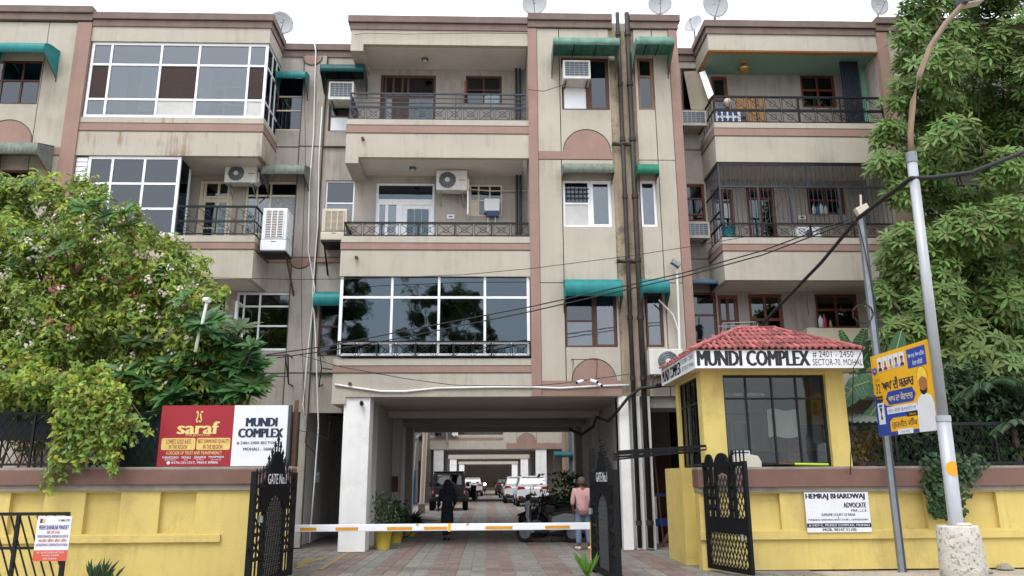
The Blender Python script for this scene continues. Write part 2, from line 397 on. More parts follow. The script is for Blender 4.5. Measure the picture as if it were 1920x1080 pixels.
# ------------------------------------------------------------------ facade builders
def glazing(parent, box, Y, xs=(), zs=(), fm=None, gm=None, fw=.05, name='window', cells=None, dep=.06, label=None, cname='pane'):
    x0, x1, z0, z1 = box; cells = cells or {}
    f = MB()
    f.box(x0, x0+fw, Y, Y+dep, z0, z1).box(x1-fw, x1, Y, Y+dep, z0, z1)
    X = [x0+fw/2]+sorted(xs)+[x1-fw/2]; Z = [z0+fw/2]+sorted(zs)+[z1-fw/2]
    for x in X[1:-1]: f.box(x-fw*.4, x+fw*.4, Y+.002, Y+dep-.002, z0+fw, z1-fw)
    f.box(x0+fw, x1-fw, Y+.001, Y+dep-.001, z0, z0+fw).box(x0+fw, x1-fw, Y+.001, Y+dep-.001, z1-fw, z1)
    for z in Z[1:-1]:
        for i in range(len(X)-1): f.box(X[i]+fw*.45, X[i+1]-fw*.45, Y+.004, Y+dep-.004, z-fw*.4, z+fw*.4)
    o = f.build(name, fm, parent, label=label)
    for i in range(len(X)-1):
        for j in range(len(Z)-1):
            m_ = cells.get((i, j), gm)
            if m_ is None: continue
            nm = cname if m_ in (DARKGL, PALEGL, GREYGL) else 'panel'
            B(X[i]+fw*.3, X[i+1]-fw*.3, Y+dep*.42, Y+dep*.42+.012, Z[j]+fw*.3, Z[j+1]-fw*.3).build(nm, m_, o)
    return o
def fr(box, xs=(), zs=()):
    return [box[0]+(box[1]-box[0])*t for t in xs], [box[2]+(box[3]-box[2])*t for t in zs]
PANELS = {}
def panel_mesh(wd, h, style, mat):
    k = (round(wd, 3), round(h, 3), style, mat.name)
    if k in PANELS: return PANELS[k]
    m = MB(); r = .007
    def b2(p, q): m.bar((p[0], 0, p[1]), (q[0], 0, q[1]), .012)
    b2((0, 0), (0, h)); b2((wd, 0), (wd, h)); b2((0, h), (wd, h)); b2((0, 0), (wd, 0))
    b2((0, h), (wd, 0))
    if style == 'x': b2((0, 0), (wd, h))
    m.torus((wd/2, 0, h/2), min(wd, h)*.27, .008, 'y', 10, 3)
    PANELS[k] = m.mesh('railing_panel', mat, fix=False); return PANELS[k]
def railing(parent, x0, x1, Y, ztop, rails, lats, mat, mod=.37, style='x', gap=.05, posts=4, rw=.04, side=None, label=None):
    f = MB()
    f.box(x0, x1, Y-rw/2, Y+rw/2, ztop-rw, ztop)
    for z in rails: f.box(x0, x1, Y-.012, Y+.012, z-.012, z+.012)
    zl = min([a for a, b_ in lats]+[ztop])
    for i in range(posts):
        x = x0+.02+(x1-x0-.04)*i/(posts-1); f.box(x-.012, x+.012, Y-.014, Y+.014, zl-.02, ztop-rw)
    if side:
        for xs_ in side:
            f.bar((xs_, Y, ztop-rw/2), (xs_, BY, ztop-rw/2), rw)
            for z in rails: f.bar((xs_, Y, z), (xs_, BY, z), .024)
            for k in range(1, 5): f.bar((xs_, Y+(BY-Y)*k/5, zl), (xs_, Y+(BY-Y)*k/5, ztop-rw), .016)
    o = f.build('railing', mat, parent, label=label)
    n = max(1, int((x1-x0)/(mod+gap))); st = (x1-x0)/n
    for a, b_ in lats:
        me = panel_mesh(st-gap, b_-a, style, mat)
        for i in range(n): inst('railing_panel', me, o, (x0+st*i+gap/2, Y, a))
    return o
def balcony(parent, x0, x1, zb, zt, b0, b1, left=True, right=False, soffit=SOFF, beamL=False, name='balcony', label=None, mat=None):
    T = .14
    m = MB().box(x0, x1, FY, FY+T, zb, zt)
    if left: m.box(x0, x0+T, FY+T, BY, zb, zt)
    if right: m.box(x1-T, x1, FY+T, BY, zb, zt)
    if beamL: m.box(x0, x0+.34, FY, BY, zb-.17, zb-.002)
    o = m.build(name, mat or BEIGE, parent, label=label)
    B(x0+T, x1-T, FY+T, BY, zb+.006, zb+.3).build('floor_slab', soffit, o)
    b = MB().box(x0-(.012 if left else 0), x1+(.012 if right else 0), FY-.012, FY-.0005, b0, b1)
    if left: b.box(x0-.012, x0-.0005, FY, BY, b0, b1)
    if right: b.box(x1+.0005, x1+.012, FY, BY, b0, b1)
    b.build('band', BROWN, o)
    g_ = MB()
    for z in (b0, b1):
        g_.box(x0-(.014 if left else 0), x1+(.014 if right else 0), FY-.014, FY-.0008, z-.011, z+.011)
        if left: g_.box(x0-.014, x0-.0008, FY-.0005, BY, z-.011, z+.011)
        if right: g_.box(x1+.0008, x1+.014, FY-.0005, BY, z-.011, z+.011)
    g_.build('groove', GROOVE, o)
    return o
def cornice(parent, x0, x1, y, top, left=False, right=False, yb=BY):
    m = MB()
    for p, a, b_ in ((.09, top-.2, top), (.035, top-.4, top-.21)):
        m.box(x0-(p if left else 0), x1+(p if right else 0), y-p, y+.16, a, b_)
        if left: m.box(x0-p, x0+.16, y+.16, yb, a, b_)
        if right: m.box(x1-.16, x1+p, y+.16, yb, a, b_)
    return m.build('cornice', CORN, parent, bevel=.012)
def panels(parent, x0, x1, z0, z1, y0, y1, xs, zs, hs, mat=BEIGE, gp=.011):
    """front wall as separate panels with grooves between them"""
    X = [x0]+list(xs)+[x1]; Z = [z0]+list(zs)+[z1]
    for i in range(len(X)-1):
        for j in range(len(Z)-1):
            a, b_, c, d = X[i]+(gp if i else 0), X[i+1]-(gp if i < len(X)-2 else 0), Z[j]+(gp if j else 0), Z[j+1]-(gp if j < len(Z)-2 else 0)
            hh = [h for h in hs if h[1] > a and h[0] < b_ and h[3] > c and h[2] < d]
            MB().holes(a, b_, c, d, y0, y1, hh).build('wall_panel', mat, parent)
def halfdisc(parent, cx, z, r, y0, up=True, name='arch_panel', n=20):
    p = [(cx+r*math.cos(math.pi*k/n), z+(1 if up else -1)*r*math.sin(math.pi*k/n)) for k in range(n+1)]
    MB().prism(p, y0-.014, y0-.0006).build(name, BROWN, parent)
    q = [(cx+(r+.025)*math.cos(math.pi*k/n), z+(1 if up else -1)*(r+.025)*math.sin(math.pi*k/n)) for k in range(n+1)]
    m = MB()
    for k in range(n): m.bar((q[k][0], y0-.008, q[k][1]), (q[k+1][0], y0-.008, q[k+1][1]), .022, .014)
    m.build('groove', GROOVE, parent)
Z3 = (9.78, 10.85, 10.46, 10.68); Z2 = (6.58, 7.63, 7.27, 7.45); Z1 = (3.57, 4.5, 4.15, 4.32)
TOP, FASC = 13.88, 13.05
# ================================================================== CENTRE BLOCK
C = thing('apartment_block', 'middle beige apartment block over the driveway, with brown bands and black drain pipes', 'building', (1.0, FY, 0), 'apartment blocks')
cx0, cx1 = -3.68, 1.1
hw3a = bx(BY, 514, 140, 570, 244)      # left recess, belongs to left block
hC = dict(
    w3r=bx(BY, 617, 150, 656, 246), w2r=bx(BY, 609, 338, 664, 420), w1r=bx(BY, 597, 560, 645, 668),
    d3=(-3.03, -1.46, 10.0, 12.86), wb3=bx(BY, 873, 142, 941, 195), d2=(-3.04, -1.44, 6.8, 9.58), wb2=bx(BY, 880, 345, 942, 405))
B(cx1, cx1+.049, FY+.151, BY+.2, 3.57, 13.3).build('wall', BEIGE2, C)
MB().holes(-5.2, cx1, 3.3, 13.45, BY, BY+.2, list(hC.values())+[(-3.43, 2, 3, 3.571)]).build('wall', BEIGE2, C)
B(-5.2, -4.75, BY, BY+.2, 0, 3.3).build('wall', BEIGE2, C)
# strip with half discs on the recess
sx0, sx1 = at(577, 250, BY-.06).x, at(606, 250, BY-.06).x
B(-5.2, sx1, BY-.06, BY-.001, .02, 13.4).build('wall_strip', BEIGE2, C)
halfdisc(C, -4.98, 13.38, .26, BY-.06, False)
halfdisc(C, -4.98, 7.40, .27, BY-.06, False)
m = MB()
for z in (10.62, 7.42, 4.32): m.box(-5.22, cx0, BY-.072, BY-.0005, z-.012, z+.012)
for x in (-5.2, sx1): m.box(x-.011, x+.011, BY-.071, BY-.0003, .02, 13.4)
m.build('groove', GROOVE, C)
B(-5.2, cx0, BY-.068, BY-.0007, 7.29, 7.43).build('band', BROWN, C)
cornice(C, -5.2, cx0, BY, 13.78)
# roof parapet block over balcony
o = B(cx0, cx1, FY, BY, FASC, TOP).build('parapet', BEIGE, C)
B(cx0+.2, cx1-.02, FY+.16, BY, FASC-.012, FASC-.001).build('ceiling', SOFF, C)
B(cx0, cx0+.34, FY, BY, FASC-.2, FASC-.002).build('beam', BEIGE, C)
cornice(C, cx0, cx1, FY, TOP, left=True)
# thin crack-like cable along the fascia
balcony(C, cx0, cx1, *Z3, beamL=True)
balcony(C, cx0, cx1, *Z2, beamL=False)
balcony(C, cx0-.05, cx1, *Z1, beamL=True)
railing(C, cx0+.04, cx1-.05, FY+.07, 11.65, (11.5, 11.36, 11.25, 11.22, 10.88), ((10.9, 11.2),), BLUEBLK, .36, posts=6, side=(cx0+.05,), label='blue-black railing with three upper bars')
railing(C, cx0+.04, cx1-.02, FY+.07, 8.03, (7.66,), ((7.68, 7.97),), BLACK, .4, posts=6, side=(cx0+.05,))
railing(C, cx0+.04, cx1-.02, FY-.03, 4.93, (4.55,), ((4.56, 4.87),), BLACK, .4, posts=6)
# door and window, top floor
x0, x1, z0, z1 = hC['d3']
xs, zs = fr(hC['d3'], (.13, .33, .5), ()); 
glazing(C, hC['d3'], BY+.05, [x0+.14, x0+.36, x0+.62, x0+.78], [12.22], WOOD, GREYGL, .07, 'door', {(0, 0): WOOD, (2, 0): WOOD, (3, 0): WOOD, (1, 0): CURT, (4, 0): GREYGL})
b = hC['wb3']; glazing(C, b, BY+.05, fr(b, (.5,))[0], fr(b, (), (.52,))[1], WOOD, GREYGL, .06, 'window', {(1, 0): PALEGL})
B(b[0]-.02, b[0]+.03, BY-.5, BY+.02, b[2], b[2]+.45).build('shutter', REDWOOD, C)
# first-floor-up door: cream with glazed squares
d = hC['d2']
glazing(C, (d[0], d[1], 9.06, d[3]), BY+.05, (), (), UPVC, DARKGL, .06, 'window')
dd = glazing(C, (d[0], d[1], d[2], 9.058), BY+.05, [d[0]+.3, d[0]+.6, d[0]+.68], [], UPVC, PALEGL, .1, 'door', {(2, 0): UPVC, (3, 0): UPVC})
for i in range(3):
    for j in range(3):
        B(d[0]+.86+i*.2, d[0]+1.04+i*.2, BY+.055, BY+.071, 7.62+j*.42, 8.0+j*.42).build('pane', DARKGL, dd)
b = hC['wb2']; glazing(C, b, BY+.05, fr(b, (.28, .62))[0], fr(b, (), (.5,))[1], CREAMF, GREYGL, .05, 'window', {(0, 0): CREAMF, (2, 0): BEIGE2})
MB().box(b[0]-.05, b[0]-.01, BY-.42, BY+.02, b[2]-.1, b[3]-.35).build('shutter', UPVC, C)
# recess windows
b = hC['w3r']; glazing(C, b, BY+.06, (), [b[2]+.48], WOOD, GREYGL, .05, 'window', {(0, 0): UPVC})
b = hC['w2r']; glazing(C, b, BY+.06, (), [b[2]+.62], UPVC, GREYGL, .045, 'window', {(0, 0): PALEGL})
b = hC['w1r']; glazing(C, b, BY+.06, (), fr(b, (), (.52,))[1], WOOD, GREYGL, .05)
for b in (hC['w2r'], hC['w1r'], hC['wb2'], hC['wb3'], hC['d2']):
    B(b[0]+.03, b[1]-.03, BY+.16, BY+.17, b[2]+.03, b[3]-.03).build('curtain', CURT, C)
# first floor enclosure with dark glass
gx = [at(x, 600, FY).x for x in (733, 822, 909)]
ZB, ZM, ZT = 4.56, 6.05, 6.56
gl = glazing(C, (cx0+.02, cx1-.02, ZB, ZT+.1), FY+.06, gx, [4.9, 6.05], UPVC, DARKGL, .075, 'window', dep=.07, label='white framed enclosure of dark reflective glass')
B(cx0+.02, cx0+.09, FY+.13, BY, ZB, 6.58).build('jamb', UPVC, C)
# tower
tx0, tx1 = 1.1, 5.2
TH = [bx(FY, 1053, 108, 1142, 206), bx(FY, 1196, 108, 1226, 206), bx(FY, 1056, 338, 1147, 425), bx(FY, 1201, 338, 1232, 425), bx(FY, 1060, 548, 1157, 651), bx(FY, 1211, 548, 1244, 651)]
B(tx0, tx0+.24, FY-.03, FY+.15, 3.57, TOP-.3).build('pilaster', BROWN, C)
B(4.96, tx1, FY-.03, FY+.15, 0, TOP-.3).build('pilaster', BROWN, C)
panels(C, 1.35, 3.3, 3.57, TOP-.3, FY, FY+.15, [1.95], [6.42, 9.75], [TH[0], TH[2], TH[4]])
panels(C, 4.0, 4.95, 3.57, TOP-.3, FY, FY+.15, [4.5], [6.42, 9.75], [TH[1], TH[3], TH[5]])
DIRTY = M('stained_pipe_wall', '#a2947f', .9, .15, 1.5, .5, 60, streak=.35, speck=.12, stain=.85, stainc='#4d443a', sscale=1.8)
B(3.3, 4.0, FY+.05, FY+.15, 3.57, TOP-.3).build('pipe_recess', DIRTY, C)
halfdisc(C, 2.63, 9.98, .6, FY, True); B(1.36, 3.29, FY-.014, FY-.0006, 9.76, 9.98).build('band', BROWN, C)
halfdisc(C, 2.63, 3.95, .52, FY, True); B(1.36, 3.29, FY-.014, FY-.0006, 3.58, 3.95).build('band', BROWN, C)
cornice(C, tx0, 3.42, FY-.03, TOP+.12); cornice(C, 3.9, tx1, FY-.03, TOP+.12, right=True)
B(tx0, tx1, FY+.155, BY+.2, 13.3, TOP).build('parapet', BEIGE, C)
def winset(box, fm, two=True, gm=GREYGL, arch=False):
    if two:
        xm = box[0]+(box[1]-box[0])*.56
        return glazing(C, box, FY+.05, [xm], [box[2]+(box[3]-box[2])*.56], fm, gm, .055)
    return glazing(C, box, FY+.05, (), (), fm, gm, .06)
def two(w, f_, zs_, fm, fw, cl, gl, gr):
    xm = w[0]+(w[1]-w[0])*f_
    glazing(C, (w[0], xm-.001, w[2], w[3]), FY+.05, (), zs_, fm, gl, fw, 'window', cl); glazing(C, (xm+.001, w[1], w[2], w[3]), FY+.045, (), (), fm, gr, fw*1.5, 'window')
w = TH[0]; two(w, .56, [11.98], WOOD, .06, {(0, 0): UPVC}, GREYGL, GREYGL)
w = TH[1]; glazing(C, w, FY+.05, (), [12.2], M('light_wood', '#7b573f', .5, .15, 5), GREYGL, .075)
w = TH[2]; two(w, .56, [8.55], UPVC, .055, {(0, 0): M('pale_board', '#b9b7b6', .7, .08)}, GREYGL, PALEGL)
mg = MB()
for i in range(6): mg.box(w[0]+.1+i*.105, w[0]+.115+i*.105, FY+.03, FY+.045, 8.62, 9.0)
for z in (8.7, 8.82, 8.94): mg.box(w[0]+.06, w[0]+.68, FY+.028, FY+.046, z-.008, z+.008)
mg.build('window_grille', BLACK, C)
w = TH[3]; glazing(C, w, FY+.05, (), (), UPVC, PALEGL, .07)
w = TH[4]; two(w, .56, [5.45], WOOD, .05, {(0, 0): PALEGL}, GREYGL, PALEGL)
w = TH[5]; glazing(C, w, FY+.05, (), (), WOOD, PALEGL, .07)
for w in TH: B(w[0]+.02, w[1]-.02, FY+.2, FY+.21, w[2]+.02, w[3]-.02).build('curtain', CURT, C)
# inner masses and underpass
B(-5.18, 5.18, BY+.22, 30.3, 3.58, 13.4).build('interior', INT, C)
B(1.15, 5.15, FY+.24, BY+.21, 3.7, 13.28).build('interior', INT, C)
UNDER = M('underpass_plaster', '#a09c98', .85, .1, 1.2, streak=.05, stain=.3, stainc='#7d7670')
B(cx0+.35, 4.95, FY+.16, 30.3, 3.56, 3.575).build('ceiling', M('underpass_ceiling', '#a39d98', .8, .1, .8), C)
B(1.1, 4.95, FY+.15, FY+.4, 3.57, 3.7).build('beam', BEIGE, C)
for y in (23.0, 26.6, 29.9): B(-2.84, 3.29, y, y+.35, 3.36, 3.555).build('beam', UNDER, C)
B(-3.44, -2.81, FY+.06, FY+.7, 0, 3.57).build('pillar', WHITEP, C, bevel=.015)
B(-3.42, -2.86, BY+.6, 30.3, 0, 3.555).build('underpass_wall', UNDER, C)
for y in (24.4, 28.6): B(-2.86, -2.62, y, y+.5, 0, 3.555).build('pier', UNDER, C)
for a, b_ in ((3.22, 3.45), (3.54, 3.73), (3.84, 3.98)): B(a, b_, FY+.03, FY+.6, 0, 3.569).build('pillar', WHITEP, C)
B(3.22, 3.98, FY+.3, FY+.62, 0, 3.568).build('pillar', WHITEP, C)
B(3.32, 3.8, BY+.4, 30.3, 0, 3.555).build('underpass_wall', UNDER, C)
for y in (23.5, 27.8): B(3.1, 3.32, y, y+.5, 0, 3.555).build('pier', UNDER, C)
B(-5.2, -4.76, BY+.21, 30.3, 0, 3.57).build('side_wall', WHITEP, C)
B(-4.76, -3.43, 25.0, 25.2, 0, 3.57).build('side_wall', UNDER, C)
B(3.81, 5.2, 22.4, 22.6, 0, 3.57).build('side_wall', UNDER, C)
B(4.25, 5.15, 22.3, 22.395, .05, 2.3).build('door', M('brown_panel_door', '#6b4436', .6, .1, 3), C)
B(3.99, 5.2, FY+.16, BY+.2, 3.3, 3.569).build('beam', BEIGE2, C)
# ================================================================== LEFT BLOCK
Lb = thing('apartment_block', 'beige apartment block on the left with white framed glazed balcony behind the flowering bush', 'building', (-8.5, FY, 0), 'apartment blocks')
lx0, lx1 = -10.57, -5.85
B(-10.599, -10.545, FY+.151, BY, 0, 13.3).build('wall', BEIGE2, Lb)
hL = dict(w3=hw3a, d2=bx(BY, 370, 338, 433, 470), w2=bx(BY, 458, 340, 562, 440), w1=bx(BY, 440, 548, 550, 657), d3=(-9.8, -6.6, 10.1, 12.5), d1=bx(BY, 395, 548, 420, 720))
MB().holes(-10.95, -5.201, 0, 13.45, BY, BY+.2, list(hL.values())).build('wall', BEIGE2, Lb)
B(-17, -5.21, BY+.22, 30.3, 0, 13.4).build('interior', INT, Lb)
m = MB()
for z in (10.62, 4.32): B(lx1, -5.22, BY-.012, BY-.0005, z-.012, z+.012).build('groove', GROOVE, Lb)
B(lx1, -5.2, BY-.014, BY-.0007, 7.29, 7.43).build('band', BROWN, Lb)
cornice(Lb, lx1, -5.2, BY, 13.78)
B(lx0, lx1, FY, BY, FASC, TOP).build('parapet', BEIGE, Lb)
cornice(Lb, lx0, lx1, FY, TOP, right=True)
balcony(Lb, lx0, lx1, *Z3, left=False, right=True, mat=BEIGER); balcony(Lb, lx0, lx1, 6.5, *Z2[1:], left=False, right=True); balcony(Lb, lx0, -6.3, *Z1, left=False, right=True)
BROWNP = M('dark_woven_blind', '#33241f', .8, .25, 14)
lzs = [at(330, y, FY).z for y in (185, 120)]
lx = [at(x, 150, FY).x for x in (201, 296, 368, 463)]
glazing(Lb, (lx0+.03, lx1-.03, 10.87, FASC-.01), FY+.05, lx, lzs, UPVC, PALEGL, .07, 'window', {(0, 1): BROWNP, (2, 1): BROWNP, (4, 1): BROWNP, (2, 0): M('pale_board', '#b9b7b6', .7, .08), (4, 0): MATS['pale_board']}, label='white framed balcony glazing with three dark brown panels')
# glazed return on the right end
m = MB().box(lx1-.09, lx1-.03, FY+.13, BY, 10.86, 10.92).box(lx1-.09, lx1-.03, FY+.13, BY, FASC-.06, FASC-.01)
for y in (FY+.55, FY+.95): m.box(lx1-.088, lx1-.032, y, y+.05, 10.92, FASC-.06)
for z in lzs: m.box(lx1-.087, lx1-.033, FY+.13, BY, z-.03, z+.03)
o = m.build('window', UPVC, Lb)
for a, b_ in ((FY+.13, FY+.55), (FY+.6, FY+.95), (FY+1.0, BY)):
    for c_, d_ in ((10.92, lzs[0]-.03), (lzs[0]+.03, lzs[1]-.03), (lzs[1]+.03, FASC-.06)): B(lx1-.066, lx1-.054, a, b_, c_, d_).build('pane', GREYGL, o)
# inside the glazed balcony: back wall door leaves and stored bundles
for x in (218, 298, 385): 
    q = at(x, 160, BY-.3)
    B(q.x, q.x+.16, BY-.3, BY-.24, 10.4, 12.3).build('door_leaf', UPVC, Lb)
o = glazing(Lb, hL['d3'], BY+.05, fr(hL['d3'], (.25, .5, .75))[0], [11.9], UPVC, GREYGL, .08, 'window')
B(-8.3, -6.2, FY+.4, FY+.9, 10.3, 11.15).build('storage_bundle', M('pale_cloth', '#a7a39c', .9, .15, 5), Lb)
for xa_, xb_ in ((208, 238), (262, 298), (372, 398)):
    q = bx(BY-.36, xa_, 128, xb_, 190); B(q[0], q[1], BY-.36, BY-.35, q[2]-.3, q[3]).build('curtain', M('white_curtain', '#c9d0d6', .9, .08), Lb)
# second floor: glazed left half, open right half
lx2 = at(332, 360, FY).x
gx = [at(x, 340, FY).x for x in (205, 266)]
gz = [at(300, y, FY).z for y in (343, 390)]
glazing(Lb, (-10.25, lx2, 7.64, 9.77), FY+.05, gx, gz, UPVC, GREYGL, .075, 'window', label='white framed glazing of grey glass beside the open balcony')
for k in range(5): B(-10.55, -10.27, FY+.05, FY+.09, 9.62-.13*k, 9.73-.13*k).build('louvre', UPVC, Lb)
m = MB().box(lx2-.06, lx2, FY+.12, BY, 7.64, 7.7).box(lx2-.06, lx2, BY-.6, BY-.52, 7.7, 9.7)
m.build('window', UPVC, Lb)
B(lx2-.036, lx2-.024, FY+.12, BY-.6, 7.7, 9.75).build('pane', DARKGL, Lb)
railing(Lb, lx2+.02, lx1-.03, FY+.07, 8.45, (8.03, 7.7), ((8.06, 8.4), (7.7, 8.0)), BLACK, .46, 'd', gap=.03, posts=3, side=(lx1-.04,))
d = hL['d2']; o = glazing(Lb, d, BY+.05, [d[0]+.13, d[0]+(d[1]-d[0])*.55, d[1]-.13], [9.15], CREAMF, GREYGL, .08, 'door', {(0, 0): CREAMF, (3, 0): CREAMF, (1, 0): CREAMF, (2, 0): CREAMF})
for x in (d[0]+.17, d[0]+(d[1]-d[0])*.55+.05):
    for zz in (7.55, 8.3): B(x, x+.3, BY+.06, BY+.072, zz, zz+.7).build('pane', DARKGL, o)
w = hL['w2']; glazing(Lb, w, BY+.05, fr(w, (.2, .45))[0], [9.2], CREAMF, GREYGL, .06, 'window', {(0, 0): PALEGL, (1, 0): PALEGL, (2, 0): M('patterned_pane', '#8d9092', .4, .35, 26)})
w = hL['w1']; glazing(Lb, w, BY+.04, fr(w, (.13, .4))[0], fr(w, (), (.0+.42, .76))[1], UPVC, GREYGL, .06, 'window', {(0, 0): PALEGL, (0, 1): PALEGL}, label='white window with one casement open')
m = MB(); q = Vector((w[0]+(w[1]-w[0])*.13, BY, 0)); m.box(q.x-.03, q.x+.03, BY-.55, BY, w[2]+.05, w[2]+.11).box(q.x-.03, q.x+.03, BY-.55, BY, w[3]-.42, w[3]-.36).box(q.x-.03, q.x+.03, BY-.58, BY-.52, w[2]+.05, w[3]-.36).build('casement', UPVC, Lb)
w = hL['d1']; glazing(Lb, w, BY+.05, (), [w[3]-.5], UPVC, GREYGL, .06, 'door')
w = hL['w3']; glazing(Lb, w, BY+.05, (), [w[2]+.62, w[2]+1.05], CREAMF, GREYGL, .05)
for w in (hL['w3'], hL['w2']): B(w[0]+.03, w[1]-.03, BY+.16, BY+.17, w[2]+.03, w[3]-.03).build('curtain', CURT, Lb)
# tower on the far left
LTH = [bx(FY, -40, 112, 75, 195), bx(FY, -40, 318, 66, 400)]
B(-10.95, lx0, FY-.05, FY+.15, 0, TOP-.3).build('pilaster', BROWN, Lb)
panels(Lb, -17, -10.96, 0, TOP-.3, FY, FY+.15, [-14.0, at(85, 100, FY).x], [6.42, 9.75], LTH)
cornice(Lb, -17, lx0, FY-.05, TOP+.14)
q = at(12, 268, FY); halfdisc(Lb, q.x, q.z, .62, FY, True); B(-13.9, -10.96, FY-.014, FY-.0006, 9.78, 9.98).build('band', BROWN, Lb)
for w, gm_ in zip(LTH, (GREYGL, GREYGL)):
    glazing(Lb, w, FY+.05, fr(w, (.35, .68))[0], fr(w, (), (.55,))[1], WOOD, gm_, .06); B(w[0], w[1], FY+.2, FY+.21, w[2], w[3]).build('curtain', CURT, Lb)
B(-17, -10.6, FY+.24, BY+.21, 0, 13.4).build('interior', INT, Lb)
B(-17, lx0, FY+.16, BY+.2, 13.3, TOP+.1).build('parapet', BEIGE, Lb)
# ================================================================== RIGHT BLOCK
Rb = thing('apartment_block', 'beige apartment block on the right with caged balcony, behind the guard booth and big tree', 'building', (8.5, FY, 0), 'apartment blocks')
rx0, rx1 = 6.05, 10.75
hR = dict(w3=bx(BY, 1278, 128, 1328, 206), w2=bx(BY, 1279, 345, 1322, 415), w1=bx(BY, 1288, 548, 1345, 660), d3a=bx(BY, 1336, 143, 1366, 240), w3b=bx(BY, 1502, 140, 1567, 202), d3c=bx(BY, 1640, 140, 1672, 240),
          d2a=bx(BY, 1336, 355, 1378, 470), d2b=bx(BY, 1403, 352, 1456, 470), w2b=bx(BY, 1514, 352, 1584, 402),
          d1a=bx(BY, 1350, 553, 1388, 700), d1b=bx(BY, 1408, 551, 1472, 700), w1b=bx(BY, 1530, 551, 1610, 616))
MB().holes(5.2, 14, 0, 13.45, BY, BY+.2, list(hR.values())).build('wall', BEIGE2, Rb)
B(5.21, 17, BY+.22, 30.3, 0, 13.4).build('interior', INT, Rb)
m = MB()
for z in (10.62, 7.42): B(5.2, rx0, BY-.012, BY-.0005, z-.012, z+.012).build('groove', GROOVE, Rb)
cornice(Rb, 5.2, rx0, BY, 13.78)
B(rx0, rx1, FY, BY, FASC-.05, TOP).build('parapet', BEIGE, Rb)
GREENC = M('green_ceiling_paint', '#7d9a8c', .7, .06); ORNG = M('orange_trim_paint', '#b0763f', .6, .08)
B(rx0+.1, rx1-.02, FY+.16, BY, FASC-.075, FASC-.052).build('ceiling', GREENC, Rb)
B(rx0+.02, rx1-.02, FY+.02, FY+.15, FASC-.08, FASC-.051).build('trim', ORNG, Rb)
B(rx0+.02, rx0+.1, FY+.15, BY, FASC-.082, FASC-.051).build('trim', ORNG, Rb)
cornice(Rb, rx0, rx1, FY, TOP, left=True)
balcony(Rb, rx0, rx1, *((9.72,)+Z3[1:])); balcony(Rb, rx0, rx1, *((6.5,)+Z2[1:])); balcony(Rb, rx0, rx1, *Z1)
railing(Rb, rx0+.04, rx1-.02, FY+.07, 11.66, (11.25, 11.22, 10.9), ((10.9, 11.2), (11.28, 11.6)), BLACK, .38, 'd', posts=5, side=(rx0+.05,), label='black railing with two rows of squares')
railing(Rb, rx0+.04, rx1-.02, FY+.07, 8.05, (7.68,), ((7.68, 7.98),), BLACK, .38, 'x', posts=5, side=(rx0+.05,))
railing(Rb, rx0+.04, rx1-.02, FY+.07, 4.9, (4.55,), ((4.56, 4.85),), BLACK, .38, 'x', posts=5)
# cage of bars on the middle balcony
m = MB(); o = None
for z in (9.68, 9.05): m.box(rx0+.03, rx1-.02, FY+.05, FY+.09, z-.025, z+.025)
for x in (rx0+.05, rx0+1.05, rx0+1.9, rx0+3.2, rx0+3.9): m.box(x-.025, x+.025, FY+.051, FY+.089, 8.05, 9.05)
for x in (rx0+.05, rx0+2.4): m.box(x-.025, x+.025, FY+.052, FY+.088, 9.07, 9.68)
for z in (9.68, 9.05, 8.4): m.bar((rx0+.05, FY+.09, z), (rx0+.05, BY, z), .04)
o = m.build('bar_cage', BLUEBLK, Rb)
barm = B(-.007, .007, -.007, .007, 0, 1).mesh('cage_bar', BLUEBLK, fix=False)
for k in range(38):
    x = rx0+.12+k*.12
    if x > rx1-.05: break
    inst('cage_bar', barm, o, (x, FY+.07, 8.05), scale=(1, 1, 1.62))
for k in range(9): inst('cage_bar', barm, o, (rx0+.05, FY+.2+k*.13, 8.05), scale=(1, 1, 1.62))
for k, gm_, zt in (('d3a', GREYGL, 12.2), ('d3c', GREYGL, 12.2), ('d2a', PALEGL, 9.1), ('d2b', GREYGL, 9.2), ('d1a', GREYGL, 5.7), ('d1b', GREYGL, 5.75)):
    d = hR[k]; o = glazing(Rb, d, BY+.05, fr(d, (.5,))[0] if d[1]-d[0] > .5 else (), [zt] if d[2] < zt < d[3] else (), REDWOOD, gm_, .09, 'door')
for k in ('w3b', 'w2b', 'w1b'):
    d = hR[k]; glazing(Rb, d, BY+.05, fr(d, (.5,))[0], [d[2]+(d[3]-d[2])*.55], REDWOOD, GREYGL, .08)
for k in ('w2', 'w1'):
    d = hR[k]; glazing(Rb, d, BY+.05, (), fr(d, (), (.2, .62))[1], REDWOOD, GREYGL, .06)
d = hR['w3']; glazing(Rb, d, BY+.05, (), (), WOOD, GREYGL, .06)
m = MB()
for k in range(8): m.box(hR['w2'][0]+.06+k*.075, hR['w2'][0]+.072+k*.075, BY+.01, BY+.022, hR['w2'][2], hR['w2'][3]-.35)
m.build('window_grille', BLACK, Rb)
B(rx1, rx1+.3, FY-.05, FY+.15, 0, TOP-.3).build('pilaster', BROWN, Rb)
B(rx1, rx1+.25, FY+.15, BY, 0, TOP-.3).build('wall', BEIGE2, Rb)
RTH = [(11.9, 13.1, 11.2, 12.7), (11.9, 13.1, 7.9, 9.2), (11.9, 13.1, 4.8, 6.1)]
panels(Rb, rx1+.31, 17, 0, TOP-.3, FY, FY+.15, [11.7, 14], [6.42, 9.75], RTH)
for w in RTH: glazing(Rb, w, FY+.05, fr(w, (.5,))[0], (), UPVC, PALEGL, .06); B(w[0], w[1], FY+.2, FY+.21, w[2], w[3]).build('curtain', CURT, Rb)
halfdisc(Rb, 12.6, 9.98, .6, FY, True)
